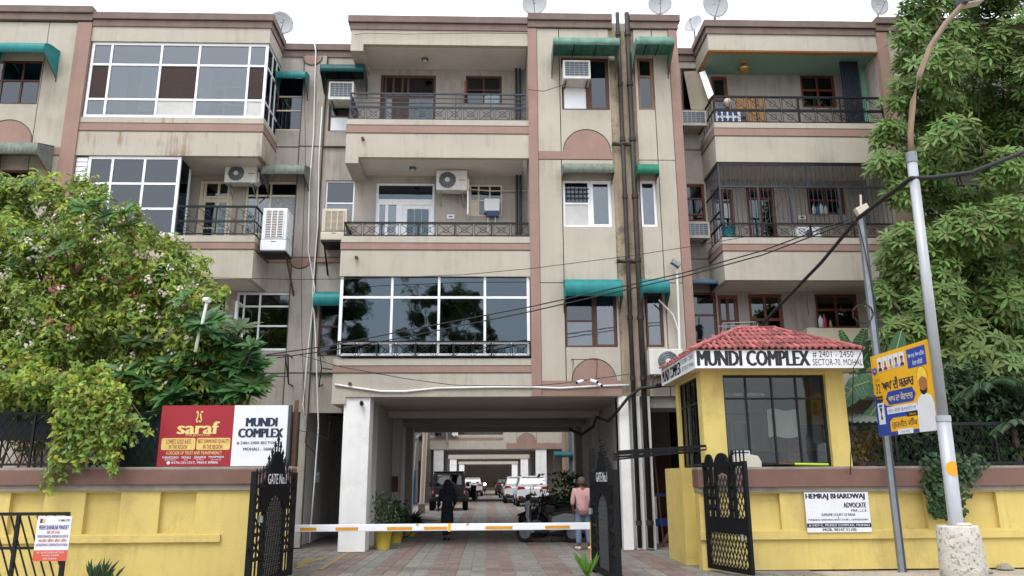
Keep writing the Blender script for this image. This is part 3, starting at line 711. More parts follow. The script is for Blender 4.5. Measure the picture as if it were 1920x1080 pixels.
cornice(Rb, rx1, 17, FY-.05, TOP+.12)
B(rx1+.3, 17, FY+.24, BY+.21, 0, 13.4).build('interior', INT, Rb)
B(rx1, 17, FY+.16, BY+.2, 13.3, TOP+.1).build('parapet', BEIGE, Rb)
# ================================================================== fittings on the facade
def awning(label, px, Yw, d, mat, style, group='window awnings', rise=.22, fall=.4, dd=0):
    Y = Yw-d; x0, x1, z0, z1 = bx(Y, *px); t = thing('window_awning', label, 'awning', ((x0+x1)/2, Yw, z0), group)
    def sheet(prof, sc=0.0, wave=0.0, thick=.006):
        nx = max(8, int((x1-x0)/.03)); m = MB(); n = len(prof)
        for i in range(nx+1):
            x = x0+(x1-x0)*i/nx; ph = (x-x0)/.1*math.pi
            for k, (y, z) in enumerate(prof):
                dz = wave*math.cos(ph*2) if wave else 0
                if sc and k == n-1: dz += sc*(1-abs(math.sin(ph*1.0)))
                m.v.append((x, y, z+dz))
        for i in range(nx):
            for k in range(n-1): m.f.append((i*n+k, (i+1)*n+k, (i+1)*n+k+1, i*n+k+1))
        o = m.build('sheet', mat, t, smooth=True, fix=False)
        md = o.modifiers.new('t', 'SOLIDIFY'); md.thickness = thick; return o
    if style == 'flat':
        prof = [(Yw, z1+rise), (Y, z1), (Y, z0)]
    elif style == 'barrel':
        prof = [(Yw, z1+.02)]+[(Yw-d*math.sin(a)*1.0, z1-(z1-z0)*.5*(1-math.cos(a))) for a in [math.pi/2*k/6 for k in range(1, 7)]]+[(Y, z0)]
    else:
        prof = [(Yw, z1+rise), ((Yw+Y)/2, z1+rise*.5), (Y, z1), (Y-.01, z0+.02)]
    sheet(prof, .025 if style == 'barrel' else 0, .014 if style == 'corr' else 0)
    zc = min(z0, z1-.05)
    for x in (x0+.004, x1-.004):
        poly = [(Yw, prof[0][1]-.015)]+[(y+.01, z-.01) for y, z in prof[1:-1]]+[(Y+.01, z0+.01), (Yw, z0-fall)]
        MB().prismx(poly, x-.003, x+.003).build('cheek', mat, t)
        MB().bar((x, Yw-.01, z0-fall), (x, Y+.02, z0+.02), .02).bar((x, Yw-.012, z0-fall-.1), (x, Yw-.012, z0), .02).build('bracket', RUST, t)
    if style == 'flat':
        for k in range(1, 3): MB().bar((x0+(x1-x0)*k/3, Yw, z1+rise-.02), (x0+(x1-x0)*k/3, Y+.01, z1-.02), .02).build('rib', BLACK, t)
    return t
DKTEAL = M('dark_teal_fibre', '#125557', .5, .12, 3, streak=.15, trans=.25)
PALEGR = M('bleached_green_fibre', '#7da89a', .7, .2, 4, streak=.25, trans=.35, stain=.4, stainc='#4d5f55', sscale=3)
BLUEF = M('blue_corrugated', '#3b5877', .6, .2, 4)
awning('wide bleached green awning over the top window with the white air conditioner', (1038, 71, 1162, 84), FY, .8, PALEGR, 'flat', rise=-.06, fall=.45)
awning('narrow green awning over the slim top window right of the drain pipes', (1193, 69, 1264, 83), FY, .8, PALEGR, 'flat', rise=-.06, fall=.45)
awning('weathered grey-green awning over the white second floor window', (1056, 307, 1152, 324), FY, .42, GREYF, 'flat', rise=.05, fall=.05)
awning('small bright green awning over the slim second floor window', (1196, 308, 1236, 326), FY, .42, GREENF, 'flat', rise=.05, fall=.02)
awning('wide teal scalloped awning over the first floor window left of the drain pipes', (1060, 517, 1168, 556), FY, .5, TEAL, 'barrel', fall=.2)
awning('small teal scalloped awning over the first floor window right of the drain pipes', (1205, 517, 1256, 550), FY, .5, TEAL, 'barrel', fall=.3)
awning('dark green awning above the top floor recess air conditioner', (600, 121, 682, 134), BY, .75, DKTEAL, 'flat', rise=-.04, fall=.35)
awning('teal scalloped awning beside the dark glass enclosure', (587, 541, 647, 574), BY, .5, TEAL, 'barrel', fall=.1)
awning('teal rounded awning over the recess window by the glazed top balcony', (516, 127, 573, 147), BY, .5, TEAL, 'barrel', fall=.5)
awning('grey corrugated awning at the end of the open left balcony', (490, 309, 571, 328), BY, .75, GREYF, 'corr', fall=.25)
awning('big teal rounded awning at the far left of the top floor', (-30, 70, 84, 98), FY, .7, TEAL, 'barrel', fall=.35)
awning('grey corrugated awning at the far left above the bush', (-30, 268, 70, 290), FY, .7, GREYF, 'corr', fall=.3)
awning('blue corrugated awning under the right block beside the brown pilaster', (1290, 525, 1346, 534), BY, .7, BLUEF, 'corr', rise=.1, fall=.05)
awning('grey corrugated awning glimpsed through the big tree', (1838, 512, 1925, 527), FY, .6, GREYF, 'corr', fall=.2)
ACW = M('aged_white_metal', '#c9c9c4', .45, .08, 4, streak=.15, stain=.25, stainc='#9a9387', sscale=3)
ACG = M('grey_beige_metal', '#a8a396', .5, .1, 4, streak=.2)
GRIL = M('dark_grille', '#4a5158', .5, .15, 20)
def window_ac(label, px, Y, dep, body=ACW, rows=6, cols=5):
    x0, x1, z0, z1 = bx(Y, *px); t = thing('window_air_conditioner', label, 'air conditioner', ((x0+x1)/2, Y+dep, z0), 'window air conditioners')
    B(x0, x1, Y+.012, Y+dep, z0, z1).build('casing', body, t, bevel=.012)
    f = .05; b = B(x0+f, x1-f, Y+.006, Y+.0118, z0+f+.03, z1-f).build('condenser', GRIL, t)
    gm_ = MB()
    for k in range(rows+1): z = z0+f+.03+(z1-z0-2*f-.03)*k/rows; gm_.box(x0+f, x1-f, Y, Y+.006, z-.005, z+.005)
    for k in range(cols+1): x = x0+f+(x1-x0-2*f)*k/cols; gm_.box(x-.005, x+.005, Y-.001, Y+.0055, z0+f+.03, z1-f)
    gm_.build('grille', STEEL, t)
    for x in (x0, x1-f): B(x, x+f, Y, Y+.0119, z0, z1).build('frame_edge', body, t)
    B(x0+f, x1-f, Y, Y+.0119, z0, z0+f+.02).build('frame_edge', body, t); B(x0+f, x1-f, Y, Y+.0119, z1-f, z1).build('frame_edge', body, t)
    m = MB(); m.bar((x0+.08, Y+.1, z0-.02), (x0+.08, Y+dep, z0-.02), .03).bar((x1-.08, Y+.1, z0-.02), (x1-.08, Y+dep, z0-.02), .03)
    m.build('bracket', RUST, t); return t
window_ac('white window air conditioner with blue-grey grille in the top tower window', (1056, 113, 1107, 147), FY-.45, .5)
window_ac('white window air conditioner below the dark green awning', (616, 153, 663, 186), BY-.5, .55)
window_ac('grimy grey air conditioner beside the top right balcony', (1277, 207, 1325, 235), BY-.55, .6, ACG)
window_ac('dull white air conditioner beside the caged balcony', (1284, 416, 1331, 446), BY-.55, .6, ACG)
RED = M('red_print', '#b4332a', .5)
def split_ac(label, px, Y, dep=.32, fan=.5, right=True, flip=False):
    x0, x1, z0, z1 = bx(Y, *px); t = thing('split_air_conditioner', label, 'air conditioner', ((x0+x1)/2, Y+dep, z0), 'split air conditioner outdoor units')
    B(x0, x1, Y, Y+dep, z0, z1).build('casing', ACW, t, bevel=.02)
    h = z1-z0; cx = x0+(x1-x0)*(.36 if not flip else .55); cz = (z0+z1)/2; r = h*.43
    MB().lathe([(r, 0), (r, .012), (r*.96, .012), (r*.96, -.004)], (cx, Y-.006, cz), 24, 'y').build('fan_ring', ACW, t)
    MB().lathe([(.001, 0), (r*.95, 0), (r*.95, .004)], (cx, Y-.012, cz), 24, 'y').build('fan_well', GRIL, t)
    m = MB()
    for k in range(1, 5): m.torus((cx, Y-.02, cz), r*k/4.6, .004, 'y', 20, 3)
    for k in range(12): a = 2*math.pi*k/12; m.bar((cx, Y-.02, cz), (cx+r*.93*math.cos(a), Y-.02, cz+r*.93*math.sin(a)), .005)
    m.build('fan_guard', STEEL, t)
    MB().lathe([(.001, 0), (r*.28, 0), (r*.28, .012)], (cx, Y-.034, cz), 16, 'y').build('fan_hub', ACW, t)
    if not flip: B(x1-.27*(x1-x0), x1-.06*(x1-x0), Y-.003, Y-.0005, cz-.012, cz+.012).build('lettering', RED, t)
    B(x1+.002, x1+.05, Y+.05, Y+dep-.02, z0+.04, z0+h*.6).build('valve_cover', ACW, t)
    for x in (x0+.12, x1-.12): MB().bar((x, Y+.02, z0-.02), (x, Y+dep+.15, z0-.02), .03).bar((x, Y+.04, z0-.02), (x, Y+dep+.15, z0-.3), .025).build('bracket', STEEL, t)
    return t
split_ac('white split air conditioner unit with round fan on the middle balcony', (818, 319, 876, 356), BY-.5)
split_ac('greyish split air conditioner unit hanging above the cream door on the left balcony', (421, 308, 482, 342), BY-.55)
split_ac('white split air conditioner unit beside the guard booth roof', (1218, 654, 1282, 702), FY-.42, flip=True)
CREAMP = M('cream_plastic', '#bcb2a3', .5, .06); WHITEPL = M('white_plastic', '#d5d9de', .4, .05)
def cooler(label, px, Y, dep, mat, tank):
    x0, x1, z0, z1 = bx(Y, *px); t = thing('air_cooler', label, 'air cooler', ((x0+x1)/2, Y+dep/2, z0), 'desert coolers'); h = z1-z0
    B(x0, x1, Y, Y+dep, z0+h*.26, z1).build('cabinet', mat, t, bevel=.02)
    B(x0-.015, x1+.015, Y-.015, Y+dep+.015, z0, z0+h*.255).build('tank', tank, t, bevel=.03)
    B(x0+.09, x1-.09, Y-.006, Y-.0005, z0+h*.31, z1-.07).build('pad', M('straw_pad', '#8c7350', .95, .3, 30), t)
    n = 16
    sl_ = MB()
    for k in range(n+1):
        z = z0+h*.31+(z1-.07-z0-h*.31)*k/n; sl_.box(x0+.085, x1-.085, Y-.022, Y-.007, z-.009, z+.006)
    for x in [x0+.085+(x1-x0-.17)*k/3 for k in range(4)]: sl_.box(x-.012, x+.012, Y-.024, Y-.0062, z0+h*.3, z1-.065)
    sl_.build('louvre_grille', mat, t)
    MB().prismx([(Y+.08, z0+h*.33), (Y+dep-.08, z0+h*.33), (Y+dep-.08, z1-.08), (Y+.08, z1-.08)], x1+.001, x1+.014).build('side_louvre', mat, t)
    B((x0+x1)/2-.06, (x0+x1)/2+.06, Y-.0165, Y-.0152, z0+h*.2, z0+h*.225).build('badge', GRIL, t)
    return t
ck = cooler('white desert cooler with straw pads on the end of the left balcony', (491, 390, 537, 470), FY+.15, .62, WHITEPL, WHITEPL)
cooler('cream desert cooler on a bracket beside the middle balcony', (603, 391, 650, 450), BY-.75, .6, CREAMP, CREAMP)
t = thing('cooler_stand', 'steel angle bracket under the cream desert cooler', 'bracket', (-4.1, BY, 7.1))
q = bx(BY-.75, 603, 391, 650, 450); B(q[0], q[1], BY-.75, BY, q[2]-.05, q[2]-.01).build('shelf', BLACK, t)
for x in (q[0]+.08, q[1]-.08): MB().bar((x, BY-.7, q[2]-.05), (x, BY-.02, q[2]-.75), .04).build('strut', BLACK, t)
t = thing('cooler_stand', 'rusty props under the white desert cooler', 'bracket', (-5.6, FY+.4, 6.6))
q = bx(FY+.15, 491, 390, 537, 470); B(q[0]-.02, q[1]+.02, FY+.12, FY+.8, q[2]-.05, q[2]-.004).build('shelf', BLACK, t)
MB().bar((q[1]-.05, FY+.5, q[2]-.05), (q[1]+.02, BY-.02, q[2]-.95), .04).build('strut', RUST, t)
# satellite dishes on the roof
DISH = M('dish_grey', '#a3a7ab', .6, .08, 5, stain=.2, stainc='#6b6d6e')
def dish(label, px, py, r, Y, tilt=55, az=-20, mesh=False, base=13.9):
    p = at(px, py, Y); t = thing('satellite_dish', label, 'satellite dish', (p.x, Y, base), 'satellite dishes on the roof')
    prof = [(r*k/6, .22*r*(k/6)**2) for k in range(0, 7)]; prof[0] = (.01, 0)
    m = MB().lathe(prof, (0, 0, 0), 28, 'z', cap=False)
    rot = Matrix.Rotation(R(az), 4, 'Z') @ Matrix.Rotation(R(tilt), 4, 'X')
    m.v = [tuple(p+(rot @ Vector(v))) for v in m.v]
    o = m.build('reflector', DISH, t, smooth=True, fix=False); o.modifiers.new('t', 'SOLIDIFY').thickness = .012
    foc = p+(rot @ Vector((0, 0, r*.95))); rim = p+(rot @ Vector((0, -r*.92, .2*r)))
    MB().tube([rim, foc], .012).build('feed_arm', STEEL, t); MB().tube([foc, foc+(p-foc)*.16], .035, 8).build('feed_horn', ACG, t)
    MB().tube([(p.x, Y+.06, base-.3), (p.x, Y+.06, p.z), p], .025).tube([(p.x, Y+.06, p.z-.1), (p.x+.2, Y+.25, base-.3)], .015).build('mast', STEEL, t)
    return t
dish('pale round dish at the right end of the left block roof', 527, 44, .34, 20.3, 95, 28)
dish('pale dish cut by the top edge above the middle balcony corner', 1003, 8, .36, 19.9, 98, -12, base=13.9)
dish('pale dish on the tower parapet right of the drain pipes', 1237, 8, .34, 19.9, 98, -8, base=13.9)
dish('pale dish at the left end of the right block roof', 1339, 10, .4, 20.0, 98, 10, base=13.9)
dish('pale dish above the right block beside the tree crown', 1646, 10, .32, 20.0, 98, 15, base=13.9)
dish('small tilted dish with feed arm in the gap before the right block', 1302, 46, .3, 21.0, 75, -45, base=13.6)
# drain pipes
PIPE = M('black_iron_pipe', '#2c2926', .6, .3, 7, .2, 40, streak=.3)
for x, r, lab in ((3.57, .055, 'left black cast iron drain pipe running down the tower'), (3.83, .068, 'right thicker black cast iron drain pipe running down the tower')):
    t = thing('drain_pipe', lab, 'pipe', (x, FY-.06, 0), 'drain pipes')
    MB().tube([(x, FY-.07, .05), (x, FY-.07, 14.05)], r, 10).build('pipe', PIPE, t, smooth=True)
    for z in (.6, 2.2, 4.0, 5.5, 7.0, 8.7, 10.3, 11.9, 13.4): MB().tube([(x, FY-.07, z-.05), (x, FY-.07, z+.06)], r*1.3, 10).build('collar', PIPE, t)
    for z in (10.15, 6.95):
        sgn = -1 if x < 3.7 else 1
        MB().tube([(x, FY-.07, z), (x-.2, FY-.07, z+.02)], r*.9, 8).tube([(x-.2, FY-.075, z+.02), (x-.28, FY-.075, z+.02)], r*1.1, 8).build('branch', PIPE, t)
# white supply hoses down the recess
WH = M('white_hose', '#d9dad8', .4, .04)
for lab, pts in (('white hose hanging from the roof down the recess, left one', ((588, 72), (592, 95), (588, 250), (580, 350), (578, 470), (590, 540), (578, 650), (568, 760), (575, 800))),
                 ('white hose in the recess, right one ending near the ground', ((604, 200), (598, 300), (596, 420), (586, 545), (592, 640), (597, 800), (590, 900), (580, 1018)))):
    tag(MB().tube([at(x, y, BY-.12) for x, y in pts], .018, 6).build('water_hose', WH, smooth=True), lab, 'hose', 'white hoses')
tag(MB().tube([at(x, y, FY-.03) for x, y in ((628, 721), (672, 728), (715, 734), (760, 734), (820, 728), (920, 726), (1000, 726), (1050, 728), (1120, 724), (1180, 722))], .028, 6).build('conduit', WH, smooth=True), 'white conduit sagging along the beam above the driveway', 'pipe')
# cameras and bracket above the drive
t = thing('steel_bracket', 'brown steel bracket frame under the first floor tower window', 'bracket', tuple(at(1098, 715, FY)))
q = [at(x, y, FY-.35) for x, y in ((1073, 715), (1075, 674), (1120, 674), (1118, 712))]
MB().tube(q, .014).tube([q[1], q[1]+Vector((0, .35, .05))], .014).tube([q[2], q[2]+Vector((0, .35, .05))], .014).build('frame', RUST, t)
def cctv(label, px, py, Y, az, mat=WHITEPL, dome=False):
    p = at(px, py, Y); t = thing('security_camera', label, 'camera', tuple(p), 'security cameras'); c, s = math.sin(az), -math.cos(az)
    d = Vector((c, s, -.3)).normalized()
    MB().tube([p-d*.1, p+d*.1], .045, 10).build('housing', mat, t); MB().tube([p+d*.1, p+d*.112], .036, 10).build('lens', BLACK, t)
    MB().tube([p, p+Vector((0, .12, .03)), (p.x, FY-.001, p.z+.03)], .012).build('mount', mat, t)
cctv('white bullet camera on the left, above the driveway', 1087, 716, FY-.3, -.9)
cctv('upper white bullet camera of the pair above the driveway', 1114, 715, FY-.3, .7)
cctv('lower white bullet camera of the pair above the driveway', 1124, 722, FY-.34, .4)
cctv('small dark camera under the beam end by the white pillar', 678, 756, FY-.02, .2, BLACK)
# flood light on a white pole at the tower edge
p0 = at(1275, 655, FY-.12); p1 = at(1269, 500, FY-.12)
t = thing('flood_light', 'flood light on a white pole at the right edge of the tower', 'lamp', tuple(p0))
MB().tube([p0, p1], .03, 8).build('pole', WH, t); q = p1+Vector((-.05, -.1, .05))
m = MB().box(-.12, .12, -.03, .03, -.09, .09); rot = Matrix.Rotation(R(35), 3, 'Y') @ Matrix.Rotation(R(-35), 3, 'X'); m.v = [tuple(q+rot @ Vector(v)) for v in m.v]; m.build('lamp_head', GRIL, t, bevel=.01)
m = MB().box(-.1, .1, -.036, -.0305, -.07, .07); m.v = [tuple(q+rot @ Vector(v)) for v in m.v]; m.build('lamp_glass', STEEL, t)
MB().tube([at(1235, 562, FY-.2), at(1262, 590, FY-.15), at(1272, 620, FY-.13), at(1276, 700, FY-.13)], .02).build('conduit', WH, t)
# ceiling lamps and other small wall fittings
for lab, px, py, Y in (('round ceiling lamp on the top middle balcony', 797, 104, FY+.7), ('round ceiling lamp on the second floor middle balcony', 774, 313, FY+.7)):
    zc = FASC-.013 if py < 200 else 9.785; p = at(px, py, Y); t = thing('ceiling_lamp', lab, 'lamp', (p.x, Y, zc), 'balcony ceiling lamps')
    MB().lathe([(.1, zc), (.1, zc-.03), (.07, zc-.07)], (p.x, Y, 0), 14).build('base', GRIL, t); MB().lathe([(.065, zc-.071), (.05, zc-.12), (.01, zc-.13)], (p.x, Y, 0), 14).build('bulb_cover', ACG, t)
p = at(1395, 130, FY+.6); t = thing('pendant_lamp', 'brass pendant lamp hanging from the green balcony ceiling', 'lamp', tuple(p))
BRASS = M('brass', '#a8894a', .35, .15, metal=.7)
MB().lathe([(.02, .1), (.16, .03), (.18, 0), (.16, -.03), (.1, -.08), (.01, -.1)], tuple(p), 18).build('shade', BRASS, t, smooth=True)
MB().tube([p+Vector((0, 0, .1)), (p.x, p.y, FASC-.08)], .006).build('cord', BLACK, t); MB().lathe([(.1, 0), (.08, -.03)], (p.x, p.y, FASC-.08), 14).build('rose', ORNG, t)
# things kept on the right balconies
def slabthing(name, label, cat, px, Y, dep, mat, extra=None, bevel=.01):
    x0, x1, z0, z1 = bx(Y, *px); t = thing(name, label, cat, ((x0+x1)/2, Y+dep/2, z0)); B(x0, x1, Y, Y+dep, z0, z1).build('body', mat, t, bevel=bevel)
    return t, (x0, x1, z0, z1)
t, b = slabthing('wooden_board', 'orange-brown wooden board leaning on the top right balcony', 'board', (1382, 183, 1436, 232), FY+.75, .04, M('orange_ply', '#8c6a42', .6, .15, 6))
for k in range(1, 4): B(b[0]+(b[1]-b[0])*k/4-.008, b[0]+(b[1]-b[0])*k/4+.008, FY+.742, FY+.7495, b[2], b[3]).build('batten', REDWOOD, t)
t, b = slabthing('storage_box', 'white box with blue pattern behind the top right railing', 'box', (1343, 207, 1389, 232), FY+.35, .4, WHITEPL)
BLUEP = M('blue_print', '#33406e', .5)
for i in range(4):
    for j in range(2): B(b[0]+.04+i*.15, b[0]+.14+i*.15, FY+.345, FY+.3495, b[2]+.05+j*.19, b[2]+.17+j*.19).build('print', BLUEP, t)
t, b = slabthing('small_speaker', 'dark boxy speaker beside the patterned box', 'speaker', (1390, 208, 1400, 231), FY+.35, .25, GRIL); MB().lathe([(.05, 0), (.04, .01)], ((b[0]+b[1])/2, FY+.338, b[2]+.15), 14, 'y').build('cone', BLACK, t)
t = thing('dark_curtain', 'dark blue curtain hanging on the top right balcony', 'curtain', tuple(at(1597, 228, FY+.5)))
m = MB(); n = 40; x0, x1, z0, z1 = bx(FY+.5, 1580, 112, 1614, 228)
for i in range(n+1):
    x = x0+(x1-x0)*i/n; y = FY+.5+.04*math.sin(i*1.25); m.v += [(x, y, z0), (x, y+.01*math.sin(i), z1)]
for i in range(n): m.f.append((2*i, 2*i+2, 2*i+3, 2*i+1))
m.build('cloth', M('navy_cloth', '#1b222e', .9, .3, 8), t, smooth=True, fix=False); MB().tube([(x0-.1, FY+.5, z1), (x1+.1, FY+.5, z1)], .012).build('rod', STEEL, t)
t, b = slabthing('green_curtain_panel', 'pale green painted column at the end of the top right balcony', 'column', (1616, 112, 1634, 228), FY+.8, .1, M('mint_paint', '#7fae98', .7, .08))
t = thing('globe_lamp', 'round white globe behind the railing of the top right balcony', 'lamp', tuple(at(1365, 200, FY+.4))); MB().lathe([(.01, -.12), (.08, -.09), (.12, 0), (.08, .09), (.01, .12)], tuple(at(1364, 192, FY+.4)), 16).build('globe', CREAMP, t, smooth=True); MB().tube([at(1364, 200, FY+.4), at(1364, 232, FY+.4)], .012).build('stem', BLACK, t)
t = thing('shade_board', 'white board flap leaning out beside the top right balcony', 'board', tuple(at(1330, 185, FY+.6)))
pts = [at(x, y, Y) for x, y, Y in ((1311, 136, BY-.5), (1322, 132, BY-.5), (1338, 176, FY+.1), (1328, 186, FY+.1))]
m = MB().add([tuple(p) for p in pts]+[tuple(p+Vector((.01, .03, 0))) for p in pts], [(0, 1, 2, 3), (7, 6, 5, 4), (0, 4, 5, 1), (1, 5, 6, 2), (2, 6, 7, 3), (3, 7, 4, 0)]); m.build('board', WHITEPL, t)
t = thing('canvas_blind', 'taut beige canvas blind in the recess beside the top right balcony', 'blind', tuple(at(1305, 205, BY-.2)))
pts = [at(x, y, Y) for x, y, Y in ((1282, 134, BY-.1), (1318, 132, BY-.1), (1330, 206, BY-.5), (1296, 206, BY-.5))]
MB().add([tuple(p) for p in pts]+[tuple(p+Vector((0, .02, 0))) for p in pts], [(0, 1, 2, 3), (7, 6, 5, 4), (0, 4, 5, 1), (1, 5, 6, 2), (2, 6, 7, 3), (3, 7, 4, 0)]).build('canvas', M('beige_canvas', '#8a8273', .9, .1), t)
p = at(1367, 446, FY+.35); t = thing('bucket', 'teal plastic bucket behind the caged balcony railing', 'bucket', tuple(p)); MB().lathe([(.12, .0), (.17, .26), (.185, .27), (.16, .26), (.11, .02)], tuple(p), 16, cap=False).build('body', M('teal_plastic', '#2e8a94', .4, .06), t, smooth=True); MB().torus(p+Vector((0, 0, .27)), .18, .008, 'z', 16, 4).build('rim', MATS['teal_plastic'], t)
t, b = slabthing('washing_tub', 'pale machine behind the railing of the caged balcony', 'appliance', (1494, 425, 1540, 450), FY+.6, .5, WHITEPL, bevel=.04); MB().lathe([(.1, 0), (.1, -.02), (.08, -.02)], ((b[0]+b[1])/2, FY+.598, (b[2]+b[3])/2), 16, 'y').build('door', GRIL, t)
BOT = [M('white_bottle', '#cfd4d8', .3, .05), M('blue_bottle', '#3c6a97', .3, .05), M('pink_bottle', '#a8345a', .3, .05), M('amber_bottle', '#a48a58', .3, .05)]
def bottle(label, px, py, Y, h, mat, group):
    p = at(px, py, Y); t = thing('bottle', label, 'bottle', tuple(p), group); r = h*.17
    MB().lathe([(r, 0), (r, h*.6), (r*.45, h*.78), (r*.4, h*.86)], tuple(p), 12).build('body', mat, t, smooth=True); MB().lathe([(r*.5, h*.861), (r*.45, h)], tuple(p), 10).build('cap', RED if mat is BOT[2] else BLUEP, t)
for lab, px, h, m_ in (('first white bottle on the caged balcony window sill', 1527, .3, 0), ('slim blue bottle on the caged balcony window sill', 1534, .27, 1), ('tall white bottle in the middle of the caged balcony sill', 1541, .34, 0), ('grey white bottle at the right on the caged balcony sill', 1549, .28, 0), ('lone small bottle at the sill end beside the caged balcony window', 1576, .24, 0)):
    bottle(lab, px, 401, BY-.06, h, BOT[m_], 'bottles on the upper sill')
for lab, px, h, m_ in (('white bottle with red top on the lower sill behind the booth roof', 1540, .36, 0), ('pink bottle on the lower sill behind the booth roof', 1547, .36, 2), ('short amber bottle on the lower sill behind the booth roof', 1558, .22, 3)):
    bottle(lab, px, 614, BY-.3, h, BOT[m_], 'bottles on the lower sill')
b = bx(BY-.45, 1515, 615, 1640, 660); t = thing('sill_wall', 'cream low sill wall under the lower right window', 'wall', ((b[0]+b[1])/2, BY-.3, b[2])); B(b[0], b[1], BY-.45, BY-.001, b[2], b[3]).build('body', CREAMF, t)
for lab, px, Y in (('white socket box on the wall of the middle balcony', (838, 402, 852, 410), BY-.03), ('white switch box on the caged balcony wall', (1497, 404, 1512, 411), BY-.03), ('white socket box on the ground floor right wall', (1517, 614, 1532, 622), BY-.03)):
    t, b = slabthing('socket_box', lab, 'socket', px, Y, .029, WHITEPL, bevel=.004); B((b[0]+b[1])/2-.05, (b[0]+b[1])/2+.05, Y-.003, Y-.0003, (b[2]+b[3])/2-.02, (b[2]+b[3])/2+.02).build('socket', GRIL, t)
x0, x1, z0, z1 = bx(BY-.2, 908, 372, 937, 404); t = thing('water_purifier', 'white and blue water purifier hanging on the middle balcony wall', 'purifier', ((x0+x1)/2, BY, z0)); B(x0, x1, BY-.2, BY-.002, z0+.14, z1).build('cabinet', WHITEPL, t, bevel=.02); B(x0+.06, x1-.03, BY-.18, BY-.002, z0, z0+.139).build('tank', BLUEP, t); MB().tube([(x0+.1, BY-.1, z0), (x0+.1, BY-.1, z0-.4)], .012).tube([(x1-.12, BY-.1, z0), (x1-.12, BY-.1, z0-.3)], .012).build('hose', WH, t)
q = [at(x, y, BY-.08) for x, y in ((878, 355), (920, 358), (990, 358))]; tag(MB().tube(q, .018).build('ac_pipe', CREAMP), 'beige air conditioner pipe along the middle balcony wall', 'pipe')
for lab, px in (('grey pipe pair in the top balcony corner by the pilaster', 968), ('grey pipe in the second floor balcony corner by the pilaster', 969)):
    y0, y1 = (125, 235) if 'top' in lab else (325, 440); a, b = at(px, y0, BY-.1), at(px, y1, BY-.1)
    tag(MB().tube([b, a], .035, 8).tube([b+Vector((.1, 0, 0)), a+Vector((.1, 0, 0))], .03, 8).build('wall_pipe', BLUEBLK), lab, 'pipe')
# brackets left of the beam
t = thing('steel_bracket', 'thin dark steel bracket in the recess left of the dark glass enclosure', 'bracket', tuple(at(602, 730, BY)))
q = [at(x, y, BY-.4) for x, y in ((600, 665), (603, 690), (598, 725))]; MB().tube(q, .015).tube([q[1], at(630, 694, BY-.4)], .015).tube([q[0], q[0]+Vector((0, .4, 0))], .015).tube([q[2], q[2]+Vector((0, .4, .1))], .015).build('frame', BLACK, t)
t = thing('steel_bracket', 'dark steel cooler frame below the white casement window', 'bracket', tuple(at(510, 720, BY)))
q = [at(x, y, BY-.5) for x, y in ((487, 668), (540, 665), (541, 720), (535, 665), (487, 706), (538, 706))]; MB().tube([q[0], q[1]], .018).tube([q[1], q[2]], .02).tube([q[3], q[2]], .018).tube([q[4], q[5]], .014).tube([q[2], q[2]+Vector((0, .5, 0))], .018).tube([q[0], q[0]+Vector((0, .5, 0))], .018).tube([q[1], q[1]+Vector((0, .5, 0))], .018).build('frame', BLACK, t)
# small spouts on the fascias
for lab, px, py in (('rain spout on the upper middle fascia', 681, 261), ('rain spout on the second floor middle fascia', 669, 483), ('rain spout on the beam above the pillar', 657, 719)):
    p = at(px, py, FY); tag(MB().tube([p+Vector((0, .05, 0)), p-Vector((0, .12, .02))], .04, 8).build('rain_spout', RUST), lab, 'spout', 'rain spouts')
# balcony clutter on the left
t = thing('laundry_stand', 'steel clothes drying rack behind the guard booth roof', 'rack', tuple(at(1385, 640, 17.8)))
q = [at(x, y, 17.8) for x, y in ((1352, 640), (1356, 606), (1414, 604), (1421, 610), (1414, 640))]
m = MB().tube(q, .012)
for k in (614, 622, 630): m.tube([at(1355, k, 17.8), at(1416, k-1, 17.8)], .006)
m.tube([q[1]+Vector((0, .4, 0)), q[2]+Vector((0, .4, 0))], .01); m.build('frame', STEEL, t); MB().tube([(q[0].x, 17.8, q[0].z), (q[0].x, 17.8, .0)], .012).tube([(q[4].x, 17.8, q[4].z), (q[4].x, 17.8, 0)], .012).build('leg', STEEL, t)
# ================================================================== boundary walls
LWY, RWY = 14.2, 14.75
def bwall(name, label, x0, x1, Y, lev, panels_, ledge, capmat=STONE, cat='wall'):
    """lev: z of coping top, stone bottom, grey strip bottom, panel bottom, ledge top, ledge bottom"""
    t = thing(name, label, cat, ((x0+x1)/2, Y, 0)); ct, sb, gb, pb, lt, lb = lev
    MB().holes(x0, x1, 0, gb, Y, Y+.09, [(a, b, pb, gb-.03) for a, b in panels_]).build('face', YEL, t)
    B(x0, x1, Y+.092, Y+.26, 0, gb-.001).build('core', YEL, t)
    B(x0-.01, x1+.01, Y-.05, Y+.3, gb, sb).build('moulding', GREYC, t)
    B(x0-.02, x1+.02, Y-.1, Y+.33, sb+.0005, ct-.04).build('coping', capmat, t, bevel=.012)
    B(x0-.01, x1+.01, Y-.08, Y+.31, ct-.0395, ct).build('coping_top', GREYC, t)
    for a, b in ledge: B(a, b, Y-.05, Y-.0005, lb, lt).build('ledge', YEL, t, bevel=.006)
    return t
zl = lambda x, y: at(x, y, LWY).z
zr = lambda x, y: at(x, y, RWY).z
levL = (zl(400, 875), zl(400, 908), zl(400, 919), zl(330, 1000), zl(300, 1003), zl(300, 1017))
hx = at(543, 950, LWY).x
wl = bwall('boundary_wall', 'yellow boundary wall left of the gate with recessed panels and brown coping', -14, hx, LWY, levL,
      [(at(a, 960, LWY).x, at(b, 960, LWY).x) for a, b in ((-210, -140), (-80, -10), (16, 80), (157, 224), (298, 366))], [(-14, at(414, 1010, LWY).x)])
